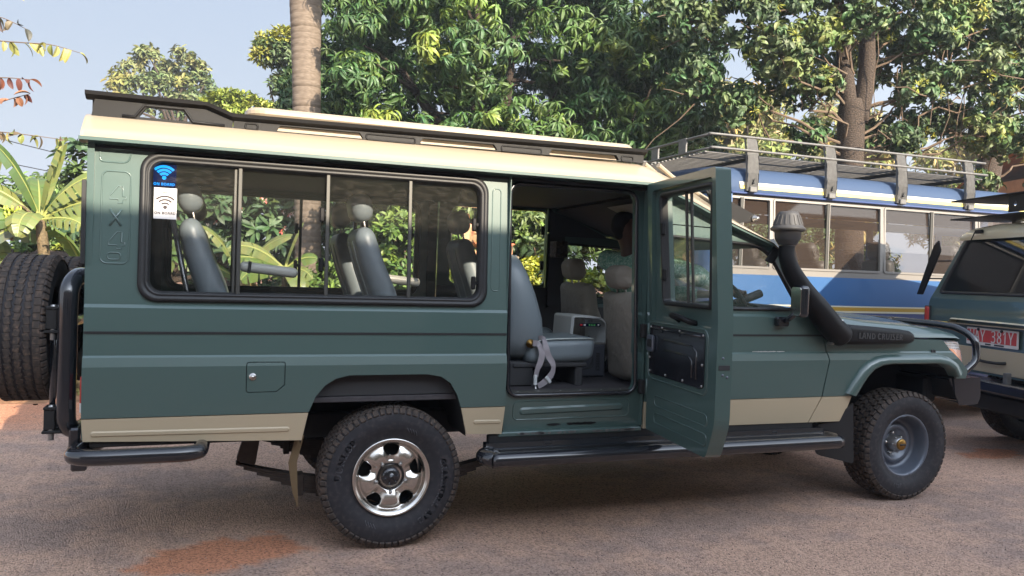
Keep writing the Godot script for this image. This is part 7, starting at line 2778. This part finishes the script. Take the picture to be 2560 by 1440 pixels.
	limb(s, Vector3(0.2, 0, 0), Vector3(0, 1.3, 0), 0.14, 0.11, r, 0.05)
	cl = []
	for k in [[-1.0, 3.1, 0.1, 0.34], [-0.7, 3.3, -0.1, 0.36], [-1.05, 2.7, 0.2, 0.32], [-0.8, 2.3, 0.2, 0.34], [-0.5, 2.8, 0.1, 0.4], [-0.95, 2.0, 0.3, 0.3], [-0.2, 3.2, 0, 0.45], [0.3, 2.9, 0.1, 0.5], [0.8, 3.0, 0, 0.5], [1.3, 2.7, 0.1, 0.5], [0.0, 2.4, 0.2, 0.5], [0.7, 2.3, 0.3, 0.5], [1.4, 2.2, 0.2, 0.5], [1.9, 2.5, 0, 0.5], [1.9, 2.0, 0.2, 0.45], [-0.4, 1.9, 0.2, 0.4], [0.3, 1.8, 0.2, 0.45], [1.1, 1.7, 0.2, 0.45]]:
		cl.append([Vector3(k[0], k[1], k[2]), k[3]])
		limb(s, Vector3(0, r.randf_range(1.1, 1.4), 0), Vector3(k[0], k[1], k[2]), 0.05, 0.02, r, 0.12, 5, 6)
	put("trunk", s, "pale bark", t)
	crown(t, "crown", thick, "mango leaf", cl, 46, r, [Color(1, 1, 1), Color(1.25, 1.2, 0.9), Color(0.8, 0.9, 0.9)], [0.75, 1.05], 0.5, Vector3(0.4, 2.3, -0.5))
	s = S()
	var fl := RandomNumberGenerator.new()
	fl.seed = 9
	for k in 34:
		var c := Vector3(fl.randf_range(-0.2, 2.0), fl.randf_range(2.0, 3.0), fl.randf_range(0.35, 0.65))
		for j in 5:
			var d := Vector3(cos(j * 1.26), sin(j * 1.26), 0.5)
			leaf(s, Transform3D(aim(d), c), 0.055, 0.035, 0.2, 0.2, vary([Color(0.72, 0.42, 0.40), Color(0.72, 0.66, 0.60), Color(0.62, 0.16, 0.14)][fl.randi() % 3], fl, 0.1), 2)
	kind(put("flowers", s, "dry leaf", t), "stuff")


func window_plants() -> void:
	var r := RandomNumberGenerator.new()
	r.seed = 55
	var small := [cluster(18, 0.11, 0.055, -0.5, 1.1, 0.4, Color(0.115, 0.20, 0.045), 400, 3, 0.06), cluster(18, 0.11, 0.05, -0.5, 1.1, 0.4, Color(0.16, 0.24, 0.05), 401, 3, 0.06)]
	var lime := [cluster(18, 0.075, 0.045, -0.4, 1.2, 0.3, Color(0.26, 0.285, 0.035), 402, 3, 0.05), cluster(18, 0.075, 0.045, -0.4, 1.2, 0.3, Color(0.17, 0.225, 0.035), 403, 3, 0.05)]
	var deep := [cluster(16, 0.16, 0.06, -0.8, 0.7, 0.7, Color(0.055, 0.10, 0.035), 404, 3, 0.08), cluster(16, 0.16, 0.06, -0.8, 0.7, 0.7, Color(0.085, 0.14, 0.045), 405, 3, 0.08)]
	var green := func(called: String, label: String, cat: String, at: Vector3, size: Vector3, n: int, meshes: Array, per: int, rad: Array, tints: Array) -> Node3D:
		var t := thing(called, label, cat, at)
		var s := S(true)
		for k in 7:
			limb(s, Vector3(r.randf_range(-0.4, 0.4) * size.x, 0, 0), Vector3(r.randf_range(-0.45, 0.45) * size.x, size.y * 0.9, r.randf_range(-0.3, 0.3) * size.z), 0.025, 0.008, r, 0.1, 5, 6)
		put("stems", s, "twig bark", t)
		var cl := []
		for k in n:
			cl.append([Vector3(r.randf_range(-0.5, 0.5) * size.x, pow(r.randf(), 0.7) * size.y, r.randf_range(-0.5, 0.5) * size.z), r.randf_range(rad[0], rad[1])])
		crown(t, "foliage", meshes, "shrub leaf", cl, per, r, tints, [0.8, 1.25], 0.5, Vector3(0, size.y * 0.5, -0.3))
		return t
	green.call("shrub", "bright green leafy shrub seen through the third side window", "shrub", Vector3(0.95, 0, -5.6), Vector3(1.5, 2.05, 0.6), 34, small, 95, [0.22, 0.36], [Color(1, 1, 1), Color(1.2, 1.15, 0.9), Color(0.7, 0.8, 0.8)])
	green.call("hedge", "clipped yellow-green hedge seen through the open doorway", "hedge", Vector3(2.75, 0, -5.1), Vector3(2.1, 1.62, 0.6), 50, lime, 150, [0.20, 0.30], [Color(1, 1, 1), Color(0.8, 0.9, 0.9), Color(1.15, 1.1, 0.9)])
	green.call("shrub", "dark shrub with hanging leaves above the bright one, behind the third side window", "shrub", Vector3(1.85, 0, -7.0), Vector3(1.9, 3.1, 0.8), 34, deep, 50, [0.35, 0.55], [Color(1, 1, 1), Color(1.3, 1.2, 0.9), Color(0.7, 0.8, 0.8)])
	green.call("shrub", "grey-green shrub above the yellow hedge in the doorway's far window", "shrub", Vector3(2.9, 0, -6.4), Vector3(1.8, 2.7, 0.6), 30, [small[0], deep[1]], 46, [0.3, 0.45], [Color(1.4, 1.2, 1.2), Color(1.0, 0.9, 0.9)])
	green.call("hedge", "low olive hedge on earth bank behind the banana plants at left", "hedge", Vector3(-4.1, 0, -8.6), Vector3(3.4, 2.0, 0.7), 56, [small[0], lime[1]], 60, [0.25, 0.40], [Color(0.9, 0.8, 0.7), Color(1.1, 0.95, 0.8), Color(0.7, 0.7, 0.7)])
	green.call("hedge", "dark green boundary hedge far behind the bananas and windows", "hedge", Vector3(-1.0, 0, -13.0), Vector3(14.0, 2.9, 0.9), 120, deep, 24, [0.5, 0.8], [Color(1, 1, 1), Color(1.2, 1.15, 0.9), Color(0.8, 0.9, 0.8)])
	green.call("hedge", "dark boundary hedge behind the minibus and the mango trunks", "hedge", Vector3(11.0, 0, -13.5), Vector3(12.0, 3.2, 0.9), 100, deep, 22, [0.5, 0.8], [Color(1, 1, 1), Color(1.1, 1.1, 0.9), Color(0.8, 0.9, 0.8)])
	# plant with big drying copper leaves
	var t := thing("copper_leaf_plant", "plant with large drying copper-coloured leaves above the yellow hedge", "plant", Vector3(2.1, 0, -4.75))
	var s := S(true)
	for k in 3:
		limb(s, Vector3(k * 0.12 - 0.1, 0, 0), Vector3(k * 0.25 - 0.2, 1.9, 0), 0.025, 0.012, r, 0.08, 5, 6)
	put("stems", s, "twig bark", t)
	for k in 20:
		s = S()
		var c := Vector3(r.randf_range(-0.45, 0.35), r.randf_range(1.70, 2.15), r.randf_range(-0.1, 0.2))
		leaf(s, Transform3D(aim(Vector3(r.randfn(), r.randf_range(-0.8, 0.4), r.randf_range(0.1, 1))), c), r.randf_range(0.22, 0.34), r.randf_range(0.15, 0.2), 0.9, 0.4, vary([Color(0.50, 0.19, 0.09), Color(0.60, 0.30, 0.18), Color(0.42, 0.33, 0.20)][k % 3], r, 0.15), 6, 1.0, 0.08)
		put("leaf", s, "dry leaf", t)


func banana_leaf(s: SurfaceTool, base: Vector3, dir: Vector3, len_: float, wid: float, arch: float, c: Color, r: RandomNumberGenerator, tears := 0.25) -> void:
	# a long blade on an arching midrib, torn into strips along its side veins
	var n := 22
	var last := -9
	var z := Vector3(dir.x, 0, dir.z).normalized()
	var lean := (Vector3.UP + Vector3(0.25, 0, 1.0) * (0.25 + 0.85 * absf(z.x))).normalized()
	var x := (lean - z * lean.dot(z)).cross(z).normalized()
	var el := atan2(dir.y, Vector2(dir.x, dir.z).length())
	var mid := []
	var p := base
	var ups := []
	for i in n + 1:
		var t := float(i) / n
		var a := el - arch * t * t
		mid.append(p)
		var fwd := z * cos(a) + Vector3.UP * sin(a)
		ups.append(fwd.cross(x).normalized())
		p += (z * cos(a) + Vector3.UP * sin(a)) * len_ / n
	var stalk := 3
	s.set_color(Color(0.30, 0.32, 0.10))
	tube(s, mid, [0.022, 0.02, 0.018, 0.016, 0.015, 0.014, 0.013, 0.013, 0.012, 0.012, 0.011, 0.011, 0.010, 0.009, 0.009, 0.008, 0.007, 0.006, 0.006, 0.005, 0.004, 0.003, 0.002], 5)
	for sg in [-1.0, 1.0]:
		var droop := r.randf_range(0.15, 0.5)
		var was := 0.0
		for i in range(stalk, n):
			if i - last > 1 and r.randf() < tears * 1.3:
				was = r.randf_range(-0.4, 0.4)
				last = i
			s.set_color(vary(c, r, 0.10))
			var e := []
			for k in 2:
				var t: float = (i + k - stalk) / float(n - stalk)
				var w := wid * 0.54 * pow(sin(PI * clampf(0.06 + 0.92 * t, 0, 1)), 0.55)
				var fw: Vector3 = ((mid[i + k] if i + k < n else mid[n]) - mid[i + k - 1]).normalized()
				var gap := -0.016 if last == i and k == 0 else 0.0
				var up: Vector3 = ups[i + k]
				var a0: Vector3 = mid[i + k]
				var a1: Vector3 = a0 + x * sg * w * 0.5 + fw * (w * 0.12 - gap) + up * (0.10 * w)
				var a2: Vector3 = a0 + x * sg * w * 0.95 + fw * (w * 0.26 - gap * 2.0) + up * (0.05 - droop - absf(was)) * w * 0.8
				e.append([a0, a1, a2])
			for j in 2:
				quad(s, e[0][j], e[1][j], e[1][j + 1], e[0][j + 1])


func bananas() -> void:
	var r := RandomNumberGenerator.new()
	r.seed = 66
	var fresh := Color(0.095, 0.145, 0.038)
	var bright := Color(0.150, 0.180, 0.060)
	var dark := Color(0.055, 0.095, 0.026)
	var dry := Color(0.30, 0.22, 0.11)
	var plant := func(label: String, at: Vector3, top: Vector3, rad: float, leaves: Array) -> Node3D:
		var t := thing("banana_plant", label, "banana plant", at, 0.0, "banana plants behind the vehicle")
		var s := S(true)
		limb(s, Vector3.ZERO, top, rad, rad * 0.55, r, 0.03, 6, 10)
		put("stem", s, "banana stem", t)
		for k in leaves:
			s = S()
			banana_leaf(s, top, Vector3(k[0], k[1], k[2]), k[3], k[4], k[5], k[6], r, k[7] if k.size() > 7 else 0.22)
			put("leaf", s, "banana leaf", t)
		return t
	var b: Node3D = plant.call("tall fruiting banana plant with torn pale leaves left of the vehicle", Vector3(-2.78, 0, -6.25), Vector3(-0.14, 1.98, 0.0), 0.10, [
		[-0.35, 1.0, 0.15, 1.01, 0.40, 0.55, dark, 0.05], [0.20, 1.0, 0.1, 0.99, 0.32, 0.2, bright, 0.1], [0.65, 1.0, 0.2, 1.05, 0.38, 1.3, bright, 0.4], [-0.9, 0.85, 0.3, 1.13, 0.38, 1.5, bright, 0.5], [-1.0, 0.35, 0.4, 1.05, 0.40, 0.9, fresh, 0.4], [0.9, 0.55, 0.3, 0.92, 0.34, 1.0, bright, 0.5], [0.8, 0.15, 0.5, 0.63, 0.28, 0.9, bright, 0.4], [-0.9, 0.1, 0.5, 0.88, 0.34, 1.3, dark, 0.3], [-1.0, 0.55, -0.3, 1.18, 0.38, 1.2, fresh, 0.4], [0.5, 0.75, -0.7, 1.01, 0.34, 0.8, dark, 0.3], [-0.2, 0.9, -0.8, 1.09, 0.34, 0.9, fresh, 0.3], [-0.12, 0.25, 0.9, 0.80, 0.34, 2.0, bright, 0.2], [-0.7, -0.3, 0.6, 0.76, 0.19, 0.8, Color(0.10, 0.12, 0.08), 0.4]])
	# the hanging bunch: hands of small green fingers
	var s := S(true)
	var top := Vector3(-0.20, 2.02, 0.08)
	tube(s, curve([top, top + Vector3(-0.10, 0.10, 0.06), top + Vector3(-0.17, 0.02, 0.10), top + Vector3(-0.18, -0.30, 0.11)], 5), 0.016, 8)
	put("fruit_stalk", s, "banana stem", b)
	mat("green banana", Color(0.30, 0.36, 0.05), 0.5)
	for h in 5:
		for k in 9:
			s = S(true)
			var a := TAU * k / 9 + h * 0.4
			var c := top + Vector3(-0.178, 0.03 - h * 0.062, 0.11)
			var d := Vector3(cos(a), 0, sin(a))
			tube(s, [c + d * 0.02, c + d * 0.055 + Vector3(0, 0.008, 0), c + d * 0.078 + Vector3(0, 0.035, 0), c + d * 0.080 + Vector3(0, 0.065, 0)], [0.010, 0.015, 0.015, 0.006], 7)
			put("banana", s, "green banana", b)
	s = S(true)
	for k in 5:
		limb(s, Vector3(r.randf_range(-0.1, 0.1), 1.5 - k * 0.2, 0.06), Vector3(r.randf_range(-0.12, 0.25), 0.5 - k * 0.1, 0.14), 0.03, 0.015, r, 0.1, 5, 5)
	put("dry_sheath", s, "twig bark", b)
	plant.call("young banana plant with upright green leaves at the vehicle's rear corner", Vector3(-2.45, 0, -6.2), Vector3(0.02, 1.35, 0), 0.06, [[0.4, 1.0, 0.3, 0.85, 0.30, 0.5, fresh, 0.05], [-0.3, 1.0, 0.5, 0.80, 0.28, 0.9, fresh, 0.05], [0.8, 0.6, 0.4, 0.8, 0.30, 1.0, dark, 0.1], [-0.7, 0.5, 0.6, 0.8, 0.28, 1.3, fresh, 0.1], [0.3, 0.4, 0.9, 0.75, 0.30, 1.2, bright, 0.1], [0.0, 1.0, -0.2, 0.9, 0.2, 0.3, bright, 0.05]])
	plant.call("leaning banana plant at the left edge of the picture", Vector3(-3.75, 0, -7.0), Vector3(-0.05, 1.75, 0), 0.09, [[-0.5, 0.9, 0.3, 1.2, 0.36, 1.4, fresh, 0.4], [0.6, 0.9, 0.3, 1.2, 0.38, 1.4, bright, 0.4], [0.9, 0.4, 0.4, 1.1, 0.36, 1.3, fresh, 0.4], [0.2, 1.0, 0.2, 1.2, 0.3, 0.5, bright, 0.2], [0.6, 0.0, 0.8, 0.9, 0.34, 1.2, bright, 0.3], [-0.8, 0.4, 0.5, 1.1, 0.36, 1.3, dark, 0.4], [0.7, -0.3, 0.5, 0.9, 0.3, 0.9, dark, 0.4]])
	plant.call("banana plant with spreading leaves seen through the second side window", Vector3(-0.22, 0, -5.5), Vector3(0.0, 1.50, 0.05), 0.05, [[0.25, 1.0, 0.1, 0.60, 0.18, 0.3, bright, 0.05], [-0.9, 0.40, 0.3, 0.70, 0.24, 0.9, fresh, 0.1], [-0.8, 0.7, 0.2, 0.75, 0.22, 1.3, bright, 0.15], [0.7, 0.6, 0.2, 0.42, 0.20, 1.1, fresh, 0.1], [0.35, -0.1, 0.8, 0.55, 0.26, 1.6, bright, 0.05], [-0.6, 0.1, 0.6, 0.75, 0.28, 1.0, fresh, 0.1], [0.6, 0.1, 0.6, 0.45, 0.2, 1.2, bright, 0.1]])
	plant.call("banana plant with pale upright leaves between the first and second side windows", Vector3(-0.72, 0, -5.9), Vector3(0.0, 1.35, 0.0), 0.06, [[-0.4, 1.0, 0.2, 0.8, 0.28, 0.8, bright, 0.1], [0.5, 0.9, 0.3, 0.9, 0.30, 1.0, bright, 0.1], [-0.8, 0.5, 0.4, 0.8, 0.28, 1.1, fresh, 0.1], [0.8, 0.4, 0.4, 0.75, 0.26, 1.0, fresh, 0.1], [0.1, 0.3, 0.9, 0.7, 0.26, 1.6, dry, 0.1], [0.3, 0.0, 0.9, 0.6, 0.2, 1.4, dry, 0.2]])
	# brown earth bank under the hedge at the left
	var bank := thing("earth_bank", "brown earth bank with roots under the olive hedge at left", "earth bank", Vector3(-4.2, 0, -8.0))
	s = S(true)
	var secs := []
	var nz := FastNoiseLite.new()
	nz.seed = 5
	nz.frequency = 1.4
	for i in 40:
		var x := -2.2 + i * 0.11
		var l := PackedVector3Array()
		for p in [[0.40, 0.0], [0.34, 0.5], [0.26, 1.0], [0.16, 1.45], [-0.1, 1.62], [-0.6, 1.66]]:
			l.append(Vector3(x, p[1] + nz.get_noise_2d(x * 2, p[1]) * 0.1, p[0] + nz.get_noise_3d(x * 3, p[1] * 2, 0) * 0.16))
		secs.append(l)
	loft(s, secs, false, false)
	put("bank_face", s, "dark earth", bank)
	s = S(true)
	for k in 12:
		var x := r.randf_range(-1.6, 1.8)
		limb(s, Vector3(x, 1.65, 0.15), Vector3(x + r.randf_range(-0.2, 0.2), r.randf_range(0.4, 1.1), 0.42), 0.03, 0.012, r, 0.12, 5, 6)
	put("roots", s, "mango bark", bank)


func hanging_branches() -> void:
	var r := RandomNumberGenerator.new()
	r.seed = 77
	var ripe := [Color(0.10, 0.035, 0.028), Color(0.18, 0.075, 0.045), Color(0.08, 0.028, 0.03)]
	var pale := [Color(0.235, 0.245, 0.085), Color(0.30, 0.285, 0.11), Color(0.17, 0.19, 0.06)]
	var shady := [Color(0.045, 0.045, 0.035), Color(0.07, 0.05, 0.045), Color(0.12, 0.085, 0.05)]
	# [label, twig points, leaf colours, leaf number, leaf length]
	for k in [
		["topmost leafy twig at the upper left corner, with a single pale fruit-like leaf", [[-2.45, 3.12], [-2.22, 3.08], [-2.10, 3.09], [-1.98, 3.06]], pale, 5, 0.10],
		["twig with dark purplish leaves near the upper left corner", [[-2.5, 2.86], [-2.22, 2.90], [-2.12, 2.90], [-1.99, 2.84]], shady, 8, 0.085],
		["long twig with pale green hanging leaves, reaching furthest right", [[-2.5, 2.80], [-2.2, 2.775], [-2.0, 2.76], [-1.86, 2.765], [-1.72, 2.75]], pale, 13, 0.085],
		["twig with curled dark red leaves below the pale green one", [[-2.5, 2.60], [-2.2, 2.565], [-2.05, 2.555], [-1.95, 2.55]], ripe, 8, 0.075],
		["twig with coppery red drying leaves, second from the bottom", [[-2.5, 2.36], [-2.2, 2.40], [-2.05, 2.44], [-1.96, 2.47]], [ripe[1], Color(0.24, 0.105, 0.065), ripe[0]], 10, 0.080],
		["lowest hanging twig with green and brown leaves above the bananas", [[-2.5, 2.30], [-2.2, 2.255], [-2.0, 2.235], [-1.80, 2.225]], [pale[2], shady[2], pale[0]], 14, 0.085]]:
		var b := thing("hanging_branch", k[0], "branch", Vector3(-2.5, 2.7, -1.1))
		var o := Vector3(-2.5, 2.7, -1.1)
		var pts := []
		for p in k[1]:
			pts.append(Vector3(p[0], p[1], -1.1 + 0.05 * sin(p[0] * 9.0)) - o)
		pts = curve(pts, 5)
		var s := S(true)
		var rad := []
		for i in pts.size():
			rad.append(lerpf(0.0045, 0.0015, float(i) / pts.size()))
		tube(s, pts, rad, 6)
		put("twig", s, "twig bark", b)
		for i in k[3]:
			s = S()
			var f: float = 0.30 + 0.70 * (i + r.randf() * 0.8) / k[3]
			var p: Vector3 = pts[mini(int(f * pts.size()), pts.size() - 1)]
			var cols: Array = k[2]
			var d := Vector3(r.randf_range(-0.6, 0.9), r.randf_range(-1.4, 0.1), r.randf_range(-0.7, 0.7))
			leaf(s, Transform3D(aim(d, r.randf_range(-0.9, 0.9)), p), k[4] * r.randf_range(0.65, 1.1), k[4] * r.randf_range(0.33, 0.48), 0.6, r.randf_range(0.2, 0.7), vary(cols[r.randi() % cols.size()], r, 0.2), 6)
			put("leaf", s, "avocado leaf", b)
	for k in [[[-9.0, 4.9, -14.0], [1.0, 3.1, -14.5], "upper thin overhead wire above the bananas"], [[-9.0, 4.3, -14.0], [1.0, 2.9, -14.5], "lower thin overhead wire above the bananas"]]:
		var s := S()
		var pts := []
		for i in 13:
			var t := i / 12.0
			pts.append(Vector3(k[0][0], k[0][1], k[0][2]).lerp(Vector3(k[1][0], k[1][1], k[1][2]), t) - Vector3(0, 0.3 * sin(PI * t), 0))
		tube(s, pts, 0.009, 5)
		tag(put("overhead_wire", s, "black rubber"), k[2], "wire")


func ground_plants() -> void:
	var r := RandomNumberGenerator.new()
	r.seed = 88
	var s := S()
	for i in 24:
		var a := i * 2.4
		var d := Vector3(cos(a) * 0.5, 1.0, sin(a) * 0.5)
		leaf(s, Transform3D(aim(d), Vector3(r.randfn(), 0, r.randfn()) * 0.03), r.randf_range(0.05, 0.11), 0.006, 1.2, 0.2, vary(Color(0.24, 0.22, 0.06), r), 3)
	var tuft := finished(s)
	var xs := []
	var cs := []
	for i in 2600:
		var x := r.randf_range(-7.5, 0.8)
		var z := r.randf_range(-7.6, -5.35)
		if r.randf() > clampf((-5.2 - z) * 0.6, 0.06, 0.8):
			continue
		xs.append(Transform3D(Basis(Vector3.UP, r.randf() * TAU).scaled(Vector3.ONE * r.randf_range(0.6, 1.3)), Vector3(x, 0.0, z)))
		var f := r.randf_range(0.7, 1.2)
		cs.append(Color(f, f, f))
	var g := scatter("grass", self, tuft, "shrub leaf", xs, cs)
	tag(g, "thin dry grass along the far edge of the yard", "grass")
	kind(g, "stuff")
	# loose grit on the worn asphalt
	s = S()
	for q in 3:
		box(s, Vector3(q * 0.004, 0.003, q * 0.002), Vector3(0.010, 0.007, 0.009), 0.003)
		break
	var pebble := finished(s)
	xs = []
	cs = []
	for i in 11000:
		var x := r.randf_range(-3.2, 6.5)
		var z := r.randf_range(-4.6, 2.2)
		xs.append(Transform3D(Basis.from_euler(Vector3(r.randf(), r.randf() * 6.0, r.randf())).scaled(Vector3.ONE * r.randf_range(0.2, 0.75)), Vector3(x, 0.001, z)))
		var f := r.randf_range(0.06, 0.42)
		cs.append(Color(f * 1.15, f * 0.92, f * 0.82))
	mat("grit", Color(1, 1, 1), 0.9, 0.0, {"vertex_color_use_as_albedo": true})
	var gr := scatter("gravel", self, pebble, "grit", xs, cs)
	tag(gr, "loose grit scattered over the worn asphalt yard", "gravel")
	kind(gr, "stuff")
	s = S()
	leaf(s, Transform3D(aim(Vector3(1, 0.05, 0.4)), Vector3.ZERO), 0.045, 0.012, 0.1, 0.4, Color(0.06, 0.30, 0.04), 4)
	var fl := put("fallen_leaf", s, "shrub leaf", self, T(Vector3(1.02, 0.006, 0.78)))
	tag(fl, "tiny green leaf lying on the asphalt in the foreground", "leaf")
